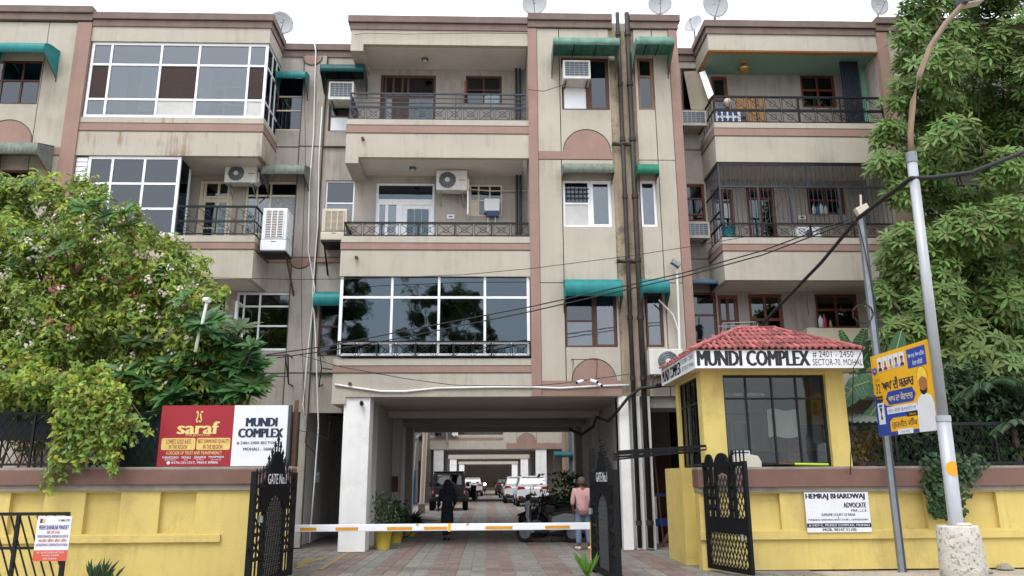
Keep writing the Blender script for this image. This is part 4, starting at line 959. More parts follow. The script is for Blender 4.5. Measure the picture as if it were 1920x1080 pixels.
levR = (zr(1500, 875), zr(1500, 913), zr(1500, 922), zr(1500, 993), zr(1500, 995), zr(1500, 1011))
bxl, bxr = at(1320, 800, RWY).x, at(1592, 800, RWY).x
wr = bwall('boundary_wall', 'yellow boundary wall right of the guard booth behind the poles', at(1312, 960, RWY).x, 16, RWY, levR,
      [(at(a, 960, RWY).x, at(b, 960, RWY).x) for a, b in ((1402, 1464), (1672, 1738), (1806, 1872), (1940, 2010), (2080, 2150))], [(at(1312, 1000, RWY).x, 16)])
# ================================================================== guard booth
BOOTHY = RWY
K = thing('guard_booth', 'yellow guard booth with red tiled roof and a name board around the eaves', 'booth', ((bxl+bxr)/2, RWY, 0))
bd = 2.05; zs_, zw0, zw1 = levR[0], zr(1460, 872), zr(1460, 702)
zc0 = at(1460, 690, 14.3).z; zc1 = at(1460, 655, 14.3).z
wx0, wx1 = at(1361, 790, RWY).x, at(1556, 790, RWY).x
BY2 = RWY+.02
# base and pillars
B(bxl, bxr, BY2+.35, BY2+bd, 0, zs_-.01).build('base', YEL, K)
B(bxl-.005, wx0, BY2, BY2+.3, zs_, zc0+.05).build('pillar', YEL, K); B(wx1, bxr, BY2, BY2+.3, zs_, zc0+.05).build('pillar', YEL, K)
B(wx0, wx1, BY2+.02, BY2+.28, zw1, zc0+.05).build('lintel', YEL, K)
B(bxl-.004, bxl+.2, BY2+bd-.25, BY2+bd, 0, zc0+.05).build('pillar', YEL, K); B(bxr-.2, bxr, BY2+bd-.25, BY2+bd, 0, zc0+.05).build('pillar', YEL, K)
B(bxr-.15, bxr-.01, BY2+.3, BY2+bd-.25, zs_, zc0+.04).build('side_wall', YEL, K)
# left side: low plinth in front, tall window behind
B(bxl-.25, bxl+.1, RWY+.9, RWY+bd+.3, 0, at(1270, 878, RWY+1.5).z).build('plinth', YEL, K)
B(bxl+.001, bxl+.14, BY2+.3, BY2+bd-.25, 0, .62).build('side_wall', YEL, K); B(bxl+.001, bxl+.14, BY2+.3, BY2+bd-.25, zw1, zc0+.04).build('side_wall', YEL, K)
bw = glazing(K, (wx0, wx1, zw0, zw1), BY2+.1, [at(x, 790, BY2+.1).x for x in (1403, 1452, 1498)], [zr(1460, 746)], BLACK, GLASS('booth_glass', (.62, .66, .66, 1), .035, .02), .045, cells=None, dep=.05)
for i, o in enumerate([c for c in bw.children]): o.name = 'pane'
m = MB(); yy0, yy1 = BY2+.3, BY2+bd-.25
ns = 4
for k in range(ns+1): y = yy0+(yy1-yy0)*k/ns; m.box(bxl+.04, bxl+.08, y-.02, y+.02, .64, zw1)
for z in (.64, zw0, zr(1460, 752), zw1-.03): m.box(bxl+.042, bxl+.078, yy0, yy1, z, z+.04)
o = m.build('window', BLACK, K)
for k in range(ns):
    for a, b in ((.68, zw0), (zw0+.04, zr(1460, 752)), (zr(1460, 752)+.04, zw1-.03)): B(bxl+.055, bxl+.063, yy0+(yy1-yy0)*k/ns+.02, yy0+(yy1-yy0)*(k+1)/ns-.02, a, b).build('pane', MATS['booth_glass'], o)
# back wall with glazing, inside walls
MB().holes(bxl+.2, bxr-.2, zs_, zc0+.04, BY2+bd-.15, BY2+bd-.02, [(bxl+.5, bxr-.8, zw0+.25, zw1-.1)]).build('back_wall', M('booth_inside', '#57554c', .8, .1), K)
glazing(K, (bxl+.5, bxr-.8, zw0+.25, zw1-.1), BY2+bd-.12, fr((bxl+.5, bxr-.8, 0, 1), (.33, .66))[0], [zr(1460, 760)], BLACK, MATS['booth_glass'], .04)
B(bxl+.15, bxr-.15, BY2+.35, BY2+bd-.16, zs_+.3, zs_+.34).build('desk', M('desk_wood', '#6d5238', .6, .15), K)
# ceiling, eaves and name board
ex0, ex1 = at(1304, 690, 14.3).x, at(1620, 690, 14.3).x; ey0, ey1 = 14.3, 17.15
B(ex0+.03, ex1-.03, ey0+.03, ey1-.03, zc0+.005, zc0+.1).build('eave', M('cream_soffit', '#c9b98e', .7, .06), K)
SIGNW = M('sign_white', '#d5d7dc', .5, .04, 3, streak=.05)
fb = MB().box(ex0, ex1, ey0, ey0+.03, zc0, zc1).build('name_board', SIGNW, K, label='white board reading MUNDI COMPLEX in black capitals')
fl = MB().box(ex0, ex0+.03, ey0+.031, ey1, zc0, zc1).build('name_board', SIGNW, K); B(ex1-.03, ex1, ey0+.031, ey1, zc0, zc1).build('name_board', SIGNW, K); B(ex0+.031, ex1-.031, ey1-.03, ey1, zc0, zc1).build('name_board', SIGNW, K)
INK = M('black_ink', '#16181d', .5, .05)
INKG = M('grey_ink', '#5d6068', .5, .05)
def fbx(a, b, c, d): return (at(a, 672, ey0).x, at(b, 672, ey0).x, at((a+b)/2, d, ey0).z, at((a+b)/2, c, ey0).z)
lettering('MUNDI COMPLEX', fbx(1308, 1517, 657, 686), ey0-.003, INK, fb, .045)
lettering('# 2401 - 2450', fbx(1524, 1601, 658, 671), ey0-.003, INK, fb, .004)
lettering('SECTOR-70, MOHALI', fbx(1523, 1618, 673, 687), ey0-.003, INK, fb, .004)
def leftface(p): return Vector((ex0-.003, ey1-(p.x), p.z))
hgt = zc1-zc0
lettering('MUNDI COMPLEX', (.12, 1.75, zc0+.05, zc1-.06), 0, INK, fl, .045, flip=leftface)
lettering('# 2401 - 2450', (1.85, 2.72, zc0+hgt*.55, zc1-.05), 0, INKG, fl, .004, flip=leftface)
lettering('SECTOR-70, MOHALI', (1.85, 2.75, zc0+.05, zc0+hgt*.43), 0, INKG, fl, .004, flip=leftface)
# hipped tile roof
RTILE = M('red_clay_tile', '#955453', .8, .15, 9, .15, 50, rnd=.38, streak=.08, stain=.55, stainc='#a88b84', sscale=6)
ry = (ey0+ey1)/2; rz = at(1410, 618, ry).z; rxa, rxb = at(1385, 620, ry).x, at(1452, 620, ry).x; ze = zc1-.01
roof = MB().add([(ex0-.02, ey0-.03, ze), (ex1+.02, ey0-.03, ze), (ex1+.02, ey1+.02, ze), (ex0-.02, ey1+.02, ze), (rxa, ry, rz), (rxb, ry, rz)],
                [(0, 1, 5, 4), (1, 2, 5), (2, 3, 4, 5), (3, 0, 4), (0, 3, 2, 1)]).build('roof', RTILE, K)
tw, tl = .118, .30
def tile_mesh():
    m = MB(); n = 6
    for s_ in (0, 1):
        for k in range(n+1):
            u = k/n; x = (u-.5)*tw*1.12; z = .034*math.sin(math.pi*min(1, u/.62))*(1 if u < .62 else 0)-.006*(u >= .62)
            m.v += [(x, -.02 if s_ == 0 else tl+.02, z+(.03 if s_ == 0 else .004))]
    for k in range(n): m.f.append((k, k+1, n+2+k, n+1+k))
    for k in range(n+1): x, y, z = m.v[k]; m.v.append((x, y, z-.022))
    for k in range(n): m.f.append((k+1, k, 2*(n+1)+k, 2*(n+1)+k+1))
    return m.mesh('roof_tile', RTILE, fix=False)
tmesh = tile_mesh()
def tile_slope(A, Bp, C_, D, cnt):
    """A,B eave ends, D,C ridge ends (above A,B)"""
    A, Bp, C_, D = map(Vector, (A, Bp, C_, D)); ux = (Bp-A).normalized(); L0 = (Bp-A).length
    mid = (D+C_)/2; up = mid-A; up -= ux*up.dot(ux); H_ = up.length; uy = up.normalized(); nz = ux.cross(uy)
    rotm = Matrix((ux, uy, nz)).transposed(); eul = rotm.to_euler()
    rows = int(H_/tl+.35); xd, xc = (D-A).dot(ux), (C_-A).dot(ux)
    for j in range(rows):
        v = j*H_/rows; lo, hi = xd*(v+tl*.35)/H_, L0-(L0-xc)*(v+tl*.35)/H_
        n = int((hi-lo)/tw)
        for i in range(n+1):
            u = lo+tw*.5+(hi-lo-tw)*i/max(1, n)
            p = A+ux*u+uy*v+nz*.012
            o = inst('roof_tile', tmesh, roof, p+nz*random.uniform(-.004, .006)+uy*random.uniform(-.015, .015)); o.rotation_euler = eul; o.rotation_euler.rotate_axis('Z', random.uniform(-.05, .05)); o.scale = (1, H_/rows/tl, 1)
tile_slope((ex0-.02, ey0-.03, ze), (ex1+.02, ey0-.03, ze), (rxb, ry, rz), (rxa, ry, rz), 0)
tile_slope((ex0-.02, ey1+.02, ze), (ex0-.02, ey0-.03, ze), (rxa, ry, rz), (rxa, ry, rz), 0)
for a, b in (((ex0-.02, ey0-.03, ze+.03), (rxa, ry, rz+.03)), ((ex1+.02, ey0-.03, ze+.03), (rxb, ry, rz+.03)), ((rxa, ry, rz+.03), (rxb, ry, rz+.03))):
    a, b = Vector(a), Vector(b); n = max(2, int((b-a).length/.42)); 
    for k in range(n): MB().bar(a+(b-a)*(k/n), a+(b-a)*((k+1.08)/n)+Vector((0, 0, .012)), .15, .06).build('ridge_tile', RTILE, roof, bevel=.02)
# things inside and on the booth sill
x0, x1, z0, z1 = bx(BY2+.16, 1440, 768, 1501, 820); t = thing('paper_sheet', 'crumpled white paper taped inside the booth window', 'paper', ((x0+x1)/2, BY2+.16, z0))
m = MB(); nx = 10
for j in range(nx+1):
    for i in range(nx+1): m.v.append((x0+(x1-x0)*i/nx, BY2+.165+.012*math.sin(i*1.9+j)*math.sin(j*1.3), z0+(z1-z0)*j/nx+(.02*math.sin(i*.8) if j in (0, nx) else 0)))
for j in range(nx):
    for i in range(nx): a = j*(nx+1)+i; m.f.append((a, a+1, a+nx+2, a+nx+1))
m.build('sheet', M('paper', '#dedbd0', .9, .06), t, smooth=True, fix=False)
def cab(name, label, cat, px, Y, dep, mat, lines=0, lm=None):
    t, b = slabthing(name, label, cat, px, Y, dep, mat)
    for k in range(1, lines+1): B(b[0]+.02, b[1]-.02, Y-.006, Y-.0005, b[2]+(b[3]-b[2])*k/(lines+1)-.008, b[2]+(b[3]-b[2])*k/(lines+1)+.008).build('seam', lm or INK, t)
    return t
cab('steel_cabinet', 'dark blue cabinet standing inside the booth on the right', 'cabinet', (1511, 796, 1552, 868), BY2+.5, .4, M('slate_blue_metal', '#39465a', .5, .1), 1)
cab('carton', 'brown carton inside the booth below the paper', 'box', (1478, 845, 1506, 868), BY2+.4, .3, M('cardboard', '#8a6a48', .9, .12), 1)
cab('carton', 'small red-brown carton on top of the brown carton in the booth', 'box', (1478, 826, 1500, 843), BY2+.45, .2, M('dull_red_card', '#7d3b30', .8, .12), 1)
t = thing('glass_shelf', 'pale cupboard with glass front inside the booth on the left', 'cabinet', tuple(at(1390, 870, BY2+.9)))
b = bx(BY2+.9, 1372, 790, 1410, 866); B(b[0], b[1], BY2+.9, BY2+1.2, b[2], b[3]).build('body', M('pale_cabinet', '#9fa39d', .6, .08), t); B(b[0]+.05, b[1]-.05, BY2+.885, BY2+.899, b[2]+.06, b[3]-.06).build('door', GREYGL, t)
x0, x1, z0, z1 = bx(RWY-.06, 1376, 846, 1428, 880); t = thing('sandbag', 'dirty white slab lying on the booth sill by the small gate', 'slab', ((x0+x1)/2, RWY, z0))
MB().prism([(x0, z0), (x1, z0), (x1+.0, z0+.14), (x1-.05, z0+.24), (x0+.2, z0+.29), (x0, z0+.26)], RWY-.06, RWY+.1).build('body', M('dirty_white', '#b8b3a6', .9, .1, 4, stain=.4, stainc='#7f786c', sscale=4), t, bevel=.02)
t = thing('paper_box', 'pale blue box behind the slab on the booth sill', 'box', tuple(at(1392, 860, RWY+.1))); b = bx(RWY+.08, 1377, 845, 1407, 858); B(b[0], b[1], RWY+.102, RWY+.118, b[2]-.1, b[3]).build('body', M('pale_blue_card', '#b6c3cf', .7, .05), t); B(b[0]+.02, b[1]-.02, RWY+.1, RWY+.1015, b[3]-.05, b[3]-.02).build('stripe', BLUEP, t)
a, b = at(1490, 870, RWY-.02), at(1553, 871, RWY-.02)
t = thing('baton', 'green baton with brown handle lying on the booth sill', 'baton', tuple(a)); LIME = M('lime_plastic', '#a9c23a', .4, .05)
MB().tube([a, b], .022, 8).build('tube', LIME, t); MB().tube([at(1460, 869, RWY-.02), a], .018, 8).build('grip', RUST, t)
x = at(1622, 884, RWY-.02); t = thing('clay_lamp', 'small brown clay cup on the right wall coping', 'cup', tuple(x)); MB().lathe([(.04, 0), (.075, .07), (.065, .07), (.035, .015)], (x.x, RWY+.05, levR[0]), 12, cap=False).build('cup', M('terracotta', '#5d3a2e', .8, .1), t)
# ================================================================== boards and signs
def board_frame(name, label, px, Y, dep, mat, edge=STEEL, rot=0):
    x0, x1, z0, z1 = bx(Y, *px); t = thing(name, label, 'sign', ((x0+x1)/2, Y, z0))
    B(x0, x1, Y, Y+dep, z0, z1).build('board', mat, t); return t, (x0, x1, z0, z1)
def sub(b, u0, u1, v0, v1): # v from top
    return (b[0]+(b[1]-b[0])*u0, b[0]+(b[1]-b[0])*u1, b[3]-(b[3]-b[2])*v1, b[3]-(b[3]-b[2])*v0)
REDS = M('sign_red', '#93202c', .45, .05, 2); GOLD = M('sign_gold', '#cdb56a', .5, .08, 8); GOLDT = M('sign_gold_text', '#d8c27c', .5, .04); NAVY = M('navy_ink', '#1c2740', .5, .04)
Ys = 14.22
t, b = board_frame('jeweller_signboard', 'red and white signboard standing on the left wall coping beside the gate', (299, 760, 538, 874), Ys, .07, SIGNW)
pl = lambda bb, m_, n_, dy=.002: B(bb[0], bb[1], Ys-dy, Ys-dy+.0015, bb[2], bb[3]).build(n_, m_, t)
pl(sub(b, .0, .572, 0, 1), REDS, 'red_field', .003)
def rrect(bb, r, m_, n_, y):
    x0, x1, z0, z1 = bb; p = []
    for cx, cz, a0 in ((x1-r, z1-r, 0), (x0+r, z1-r, 90), (x0+r, z0+r, 180), (x1-r, z0+r, 270)):
        for k in range(4): a = R(a0+30*k); p.append((cx+r*math.cos(a), cz+r*math.sin(a)))
    MB().prism(p, y, y+.0012).build(n_, m_, t)
for u0, u1 in ((.022, .286), (.296, .558)): rrect(sub(b, u0, u1, .54, .735), .03, GOLD, 'gold_label', Ys-.006)
yl = Ys-.0085
lettering('saraf', sub(b, .14, .46, .27, .475), yl, GOLDT, t, .025)
lettering('THE JEWELLER', sub(b, .20, .40, .475, .52), yl, GOLD, t, .006)
lettering('LOWEST GOLD RATE', sub(b, .06, .25, .56, .635), yl, REDS, t, .012); lettering('IN THE REGION', sub(b, .085, .225, .65, .72), yl, REDS, t, .012)
lettering('BEST DIAMOND QUALITY', sub(b, .305, .55, .56, .635), yl, REDS, t, .012); lettering('IN THE REGION', sub(b, .35, .50, .65, .72), yl, REDS, t, .012)
lettering('A DECADE OF TRUST AND TRANSPARENCY', sub(b, .065, .50, .755, .81), yl, GOLDT, t, .01)
for s_, u0, u1 in (('CHANDIGARH', .04, .165), ('MOHALI', .19, .26), ('ZIRAKPUR', .285, .38), ('MANIMAJRA', .40, .52)): lettering(s_, sub(b, u0, u1, .835, .875), yl, SIGNW, t, .01); lettering('SECTOR 22', sub(b, u0+.02, u1-.02, .885, .905), yl, SIGNW, t, .0)
lettering('0176-2511517, 95015 89806', sub(b, .115, .475, .92, .965), yl, SIGNW, t, .012)
bb = sub(b, .075, .105, .915, .97); MB().lathe([(.03, 0), (.03, .001)], ((bb[0]+bb[1])/2, yl, (bb[2]+bb[3])/2), 14, 'y').build('phone_icon', SIGNW, t)
bb = sub(b, .22, .38, .05, .28); cxm = (bb[0]+bb[1])/2; h = bb[3]-bb[2]; m = MB()
for s_ in (-1, 1):
    pts = [(.02, .12), (.05, .0), (.12, .02), (.15, .16), (.09, .34), (.06, .55), (.1, .75), (.16, .78), (.19, .66)]
    m.tube([(cxm+s_*(u*.9+.01)*h*1.25, yl, bb[2]+v*h) for u, v in pts], .013, 5)
m.build('swan_emblem', GOLDT, t)
lettering('MUNDI', sub(b, .675, .915, .21, .355), yl+.002, NAVY, t, .05); lettering('COMPLEX', sub(b, .62, .965, .385, .535), yl+.002, NAVY, t, .05)
lettering('# 2401-2450 SECTOR-70', sub(b, .61, .965, .60, .65), yl+.002, NAVY, t, .015); lettering('MOHALI - 160071', sub(b, .665, .915, .70, .75), yl+.002, NAVY, t, .015)
B(b[1]+.001, b[1]+.05, Ys-.01, Ys+.1, b[2], b[3]).build('frame', M('dark_slate', '#3c4048', .5), t); B(b[1]+.07, b[1]+.13, Ys+.12, Ys+.2, b[2]-.1, b[3]+.1).build('post', RUST, t); B(b[0]+.1, b[0]+.16, Ys+.08, Ys+.16, b[2]-.1, b[3]-.1).build('post', RUST, t)
B(b[0], b[1], Ys, Ys+.06, b[2]-.03, b[2]-.001).build('frame', BLACK, t)
# advocate board on the right wall
Yh = RWY-.075
t, b = board_frame('advocate_nameboard', 'white nameboard with black lettering and a black stripe on the yellow right wall', (1511, 923, 1631, 998), Yh, .02, SIGNW)
yl = Yh-.003
lettering('HEMRAJ BHARDWAJ', sub(b, .02, .94, .03, .2), yl, NAVY, t, .045); lettering('ADVOCATE', sub(b, .6, .95, .26, .39), yl, NAVY, t, .045); lettering('MBA, L.L.B', sub(b, .71, .95, .43, .50), yl, NAVY, t, .012)
lettering('SUPREME COURT OF INDIA', sub(b, .24, .77, .53, .595), yl, NAVY, t, .02); lettering('&', sub(b, .49, .51, .615, .655), yl, NAVY, t); lettering('PUNJAB & HARYANA HIGH COURT, CHANDIGARH', sub(b, .03, .96, .665, .725), yl, NAVY, t, .02)
bb = sub(b, 0, 1, .775, .88); B(bb[0], bb[1], Yh-.0025, Yh-.0005, bb[2], bb[3]).build('stripe', NAVY, t); lettering('# 2437-C, MUNDI COMPLEX, MOHALI', sub(b, .03, .97, .795, .86), Yh-.004, SIGNW, t, .008); lettering('MOB. 98147 31100', sub(b, .24, .76, .90, .97), yl, NAVY, t, .02)
# campaign hoarding between the two poles
HX0, HY0 = at(1640, 745, 14.35).x, 14.35; q0 = at(1748, 720, 12.45); HX1, HY1 = q0.x, 12.45
H0, H1 = Vector((HX0, HY0, 0)), Vector((HX1, HY1, 0)); hw = (H1-H0).length; hu = (H1-H0).normalized(); hn = Vector((-hu.y, hu.x, 0)); hn = hn if hn.x < 0 else -hn
zt = (at(1640, 672, 14.35).z+at(1741, 633, 12.45).z)/2; zb_ = (at(1656, 819, 14.35).z+at(1758, 806, 12.45).z)/2
t = thing('campaign_hoarding', 'yellow and blue campaign hoarding tied between the lamp post and the grey pole', 'sign', ((HX0+HX1)/2, (HY0+HY1)/2, zb_))
def hp(p): return H0+hu*p.x+hn*(-p.y)+Vector((0, 0, zb_+p.z))
def hflat(poly, m_, n_, y):
    m = MB().prism([(u*hw, v*(zt-zb_)) for u, v in poly], y-.001, y); m.v = [tuple(hp(Vector(v))) for v in m.v]; return m.build(n_, m_, t)
HB = lambda u0, u1, v0, v1: (u0*hw, u1*hw, (1-v1)*(zt-zb_), (1-v0)*(zt-zb_))
rect = lambda u0, u1, v0, v1: [(u0, 1-v1), (u1, 1-v1), (u1, 1-v0), (u0, 1-v0)]
HYEL = M('hoarding_yellow', '#dfa81c', .5, .05, 2); HBLU = M('hoarding_blue', '#22409a', .5, .05, 2); HSKIN = M('print_skin', '#9a6547', .6, .08); HWH = M('print_white', '#d2d6dc', .6, .03); HBRD = M('print_black', '#1d1a1a', .6)
m = MB().box(0, hw, .0, .025, 0, zt-zb_); m.v = [tuple(hp(Vector(v))) for v in m.v]; m.build('board', HYEL, t)
hflat([(0, 0), (1, 0), (1, .27), (.55, .3), (.2, .36), (0, .52)], HBLU, 'blue_field', -.001)
hflat(rect(.66, .96, .05, .27), HBLU, 'blue_label', -.003); lettering('ਸੋਚ ਸਾਫ਼, ਸੋਚ ਪਵਿੱਤਰ', HB(.68, .94, .10, .165), -.0045, HWH, t, .02, flip=hp); lettering('ਏਕਤਾ ਜਿੱਤਦੀ', HB(.74, .9, .185, .245), -.0045, HWH, t, .02, flip=hp)
turb = [M('print_navy', '#1c2745', .6), M('print_maroon', '#7d2b2b', .6), M('print_mustard', '#c79b2c', .6), M('print_sky', '#4d93c4', .6), M('print_plum', '#4a2446', .6)]
for k in range(5):
    u = .13+k*.1; hflat(rect(u, u+.085, .05, .22), HWH, 'portrait_card', -.003)
    hflat([(u+.0425+.034*math.cos(a), .8+.02*0+.03*math.sin(a)) for a in [R(30*i) for i in range(7)]]+[(u+.008, .785), (u+.077, .785)], turb[k], 'portrait', -.0042)
    hflat([(u+.0425+.02*math.cos(R(30*i)), .855+.03*math.sin(R(30*i))) for i in range(12)], HSKIN, 'portrait', -.0044)
    hflat([(u+.0425+.025*math.cos(R(30*i)), .875+.03*math.sin(R(30*i))) for i in range(7)], turb[(k+1) % 5] if k else HBRD, 'portrait', -.0046)
hflat([(.02, .84), (.1, .84), (.1, .78), (.06, .75), (.02, .78)], HBLU, 'blue_label', -.003); lettering('ਆਪ', HB(.04, .08, .18, .22), -.0045, HWH, t, .02, flip=hp)
hflat(rect(.03, .155, .27, .5), HYEL, 'number_card', -.003); lettering('ਵਾਰਡ ਨੰ', HB(.045, .14, .29, .34), -.0045, NAVY, t, .01, flip=hp); lettering('32', HB(.05, .135, .36, .48), -.0045, NAVY, t, .03, flip=hp)
hflat(rect(.035, .155, .515, .58), HBRD, 'dark_label', -.003); lettering('ਚੋਣ ਨਿਸ਼ਾਨ', HB(.045, .145, .53, .565), -.0045, HYEL, t, .01, flip=hp)
hflat(rect(.04, .16, .6, .86), HWH, 'white_card', -.003)
hflat([(.075, .34), (.125, .34), (.105, .27), (.12, .2), (.08, .2), (.095, .27)], HBRD, 'symbol', -.0045); hflat(rect(.07, .13, .62, .65), HBLU, 'symbol', -.0045)
lettering("'ਆਪ' ਦੀ ਸਰਕਾਰ", HB(.17, .72, .32, .46), -.003, NAVY, t, .04, flip=hp)
hflat([(.21, .44), (.26, .52), (.68, .52), (.73, .44), (.68, .36), (.26, .36)], HBLU, 'blue_label', -.003); lettering('ਆਪ ਦਾ ਸੇਵਾਦਾਰ', HB(.26, .68, .515, .605), -.0045, GOLDT, t, .03, flip=hp)
hflat(rect(.21, .73, .665, .75), HWH, 'white_label', -.003); lettering('ਰਿਟਾਰ : ਸਿਵਾਈ : ਇਮਾਨਦਾਰੀ ਦੇ ਨਾਲ', HB(.23, .71, .685, .735), -.0045, HBLU, t, .01, flip=hp)
hflat(rect(.55, .73, .76, .81), HBRD, 'dark_label', -.0035); lettering('ਉਮੀਦਵਾਰ', HB(.58, .7, .77, .8), -.005, HYEL, t, .01, flip=hp)
hflat([(.24, .04), (.74, .04), (.74, .2), (.3, .2), (.24, .16)], HYEL, 'yellow_label', -.003); lettering('ਗੁਰਜੀਤ ਸਿੰਘ', HB(.27, .7, .83, .93), -.0045, NAVY, t, .03, flip=hp)
hflat(rect(.36, .62, .94, 1.0), HWH, 'white_label', -.0046); lettering('ਮਾਮਾ ਮਟੌਰ', HB(.42, .56, .955, .99), -.006, HBLU, t, .01, flip=hp)
hflat([(.72, .0), (1, 0), (1, .3), (.97, .38), (.9, .42), (.83, .42), (.76, .37), (.73, .28)], HWH, 'portrait', -.005)
hflat([(.865+.06*math.cos(R(15*i)), .53+.1*math.sin(R(15*i))) for i in range(24)], HSKIN, 'portrait', -.0062)
hflat([(.865+.058*math.cos(R(180+15*i)), .48+.075*math.sin(R(180+15*i))) for i in range(13)]+[(.905, .47), (.89, .455), (.84, .455), (.825, .47)], HBRD, 'portrait', -.0064)
hflat([(.865+.085*math.cos(R(15*i)), .6+.12*math.sin(R(15*i))) for i in range(13)]+[(.79, .57), (.865, .615), (.94, .57)], M('print_turban', '#e9c244', .6, .1, 9), 'portrait', -.0066)
hflat([(.865+.085*math.cos(R(15*i)), .602+.125*math.sin(R(15*i))) for i in range(13)]+[(.865-.078*math.cos(R(15*i)), .6+.118*math.sin(R(15*i))) for i in range(13)], M('print_ochre', '#9a7420', .6), 'portrait', -.0068)
# ================================================================== poles
GALV = M('galvanised', '#7f868c', .45, .15, 5, metal=.4, streak=.15)
gx_ = at(1652, 745, 14.45).x+.02; gz_ = at(1612, 392, 14.45).z
t = thing('utility_pole', 'grey galvanised channel pole standing before the right wall', 'pole', (gx_, 14.45, 0))
B(gx_-.06, gx_+.02, 14.42, 14.5, -.03, gz_).build('post', GALV, t); B(gx_+.021, gx_+.07, 14.435, 14.485, -.03, gz_-.15).build('rib', M('dark_slate', '#3c4048', .5), t)
q = Vector((gx_, 14.4, gz_)); m = MB().box(-.16, .1, -.1, .02, -.12, .04); rot = Matrix.Rotation(R(-25), 3, 'Y'); m.v = [tuple(q+rot @ Vector(v)) for v in m.v]; m.build('junction_box', CREAMP, t, bevel=.015)
MB().tube([q+Vector((0, 0, .02)), q+Vector((.02, 0, .28))], .02).build('stub', CREAMP, t)
pb = at(1793, 985, 12.3); pt = at(1709, 296, 12.3)
t = thing('street_lamp', 'silver street lamp post with bent brown arm and concrete base', 'lamp post', (pb.x, 12.3, 0))
SILV = M('silver_paint', '#a6aab0', .4, .06, 4, streak=.12, metal=.2)
PL_ = lambda f: pb+(pt-pb)*f
MB().tube([(pb.x+.01, 12.3, .2), PL_(.0), PL_(.27)], .105, 14).build('post', SILV, t, smooth=True); MB().tube([PL_(.268), PL_(1)], .08, 14).build('post', SILV, t, smooth=True)
MB().tube([PL_(.26), PL_(.275)], .112, 14).build('collar', SILV, t); MB().tube([PL_(.985), PL_(1.015)], .09, 12).build('collar', GALV, t)
arm = [at(x, y, 12.3) for x, y in ((1709, 300), (1707, 250), (1712, 190), (1724, 140), (1746, 85), (1772, 45), (1800, 14), (1815, 2))]
MB().tube(arm, .048, 10).build('arm', M('brown_pipe', '#7a6552', .6, .15, 5), t, smooth=True)
e = arm[-1]; m = MB().box(-.16, .3, -.13, .13, -.06, .08); rot = Matrix.Rotation(R(-12), 3, 'Y'); m.v = [tuple(e+rot @ Vector(v)) for v in m.v]; m.build('lamp_head', M('lamp_body', '#4d545c', .5, .1), t, bevel=.03)
m = MB().box(-.08, .22, -.1, .1, -.085, -.061); m.v = [tuple(e+rot @ Vector(v)) for v in m.v]; m.build('lamp_glass', CREAMP, t)
br = .32; n = 24; prof = [(br*1.05, -.03), (br*1.02, .3), (br*.96, .62), (br*.93, pb.z-.03), (br*.88, pb.z), (.05, pb.z)]
m = MB().lathe(prof, (pb.x+.02, 12.3, 0), n)
m.v = [(x+.025*mnoise.noise(Vector((x*4, y*4, z*3))), y+.025*mnoise.noise(Vector((y*4, x*4, z*3+5))), z) for x, y, z in m.v]
m.build('concrete_base', M('limewashed_concrete', '#b9b4ab', .95, .15, 6, .6, 25, stain=.95, stainc='#55504a', sscale=13), t, smooth=True)
for f, c_, n_ in ((.14, M('orange_sticker', '#dd9a1e', .5), 'sticker'), (-.085+.19*0+.03, HBLU, 'sticker')):
    p = PL_(f); MB().lathe([(.1065 if f < .2 else .082, -.11), (.1065, .11)], tuple(p), 20, cap=False)
    m = MB(); nn = 9
    for i in range(nn):
        a = R(-90-60+120*i/(nn-1)); hgt_ = .11*math.sqrt(max(0, 1-((i-(nn-1)/2)/((nn-1)/2))**2))+.002
        m.v += [(p.x+.1075*math.cos(a), p.y+.1075*math.sin(a), p.z-hgt_), (p.x+.1075*math.cos(a), p.y+.1075*math.sin(a), p.z+hgt_)]
    for i in range(nn-1): m.f.append((2*i, 2*i+2, 2*i+3, 2*i+1))
    m.build(n_, c_, t, fix=False)
MB().tube([PL_(.0)+Vector((-.1, -.2, .02)), PL_(0)+Vector((.1, -.2, .02))], .03, 6).build('stone_chip', M('pale_stone', '#cfc6b6', .9), t)
for z in ():   # ties holding the hoarding
    zz = zb_+(zt-zb_)*z
    MB().torus((gx_-.02, 14.46, zz), .075, .006, 'z', 12, 3).build('tie', STEEL, t)
# ================================================================== gates
GATEM = M('gate_black', '#0f1114', .6, .15, 5, spec=.2)
MESHM = M('gate_mesh', '#15171a', .5, .1)
def diamond(m, x0, x1, z0, z1, st=.085, w_=.016, y=0, clip=None):
    """expanded metal: crossing bars clipped to the rectangle (or arch)"""
    n = int((x1-x0+z1-z0)/st)+2
    for sgn in (1, -1):
        for k in range(-n, n):
            pts = []
            # line x = x0 + k*st + sgn*(z-z0)*.6
            steps = 24; seg = None
            for i in range(steps+1):
                z = z0+(z1-z0)*i/steps; x = x0+k*st+sgn*(z-z0)*.55
                ok = x0 <= x <= x1 and (clip is None or clip(x, z))
                if ok and seg is None: seg = (x, z)
                if ok: last = (x, z)
                if (not ok or i == steps) and seg is not None:
                    if abs(last[1]-seg[1]) > .01: m.bar((seg[0], y+sgn*.006, seg[1]), (last[0], y+sgn*.006, last[1]), w_, .01)
                    seg = None
    return m
def finial(m, x, z, h, r=.022):
    m.lathe([(.014, 0), (.014, h*.45), (r, h*.5), (.012, h*.56), (r*1.25, h*.68), (.001, h)], (x, 0, z), 6)
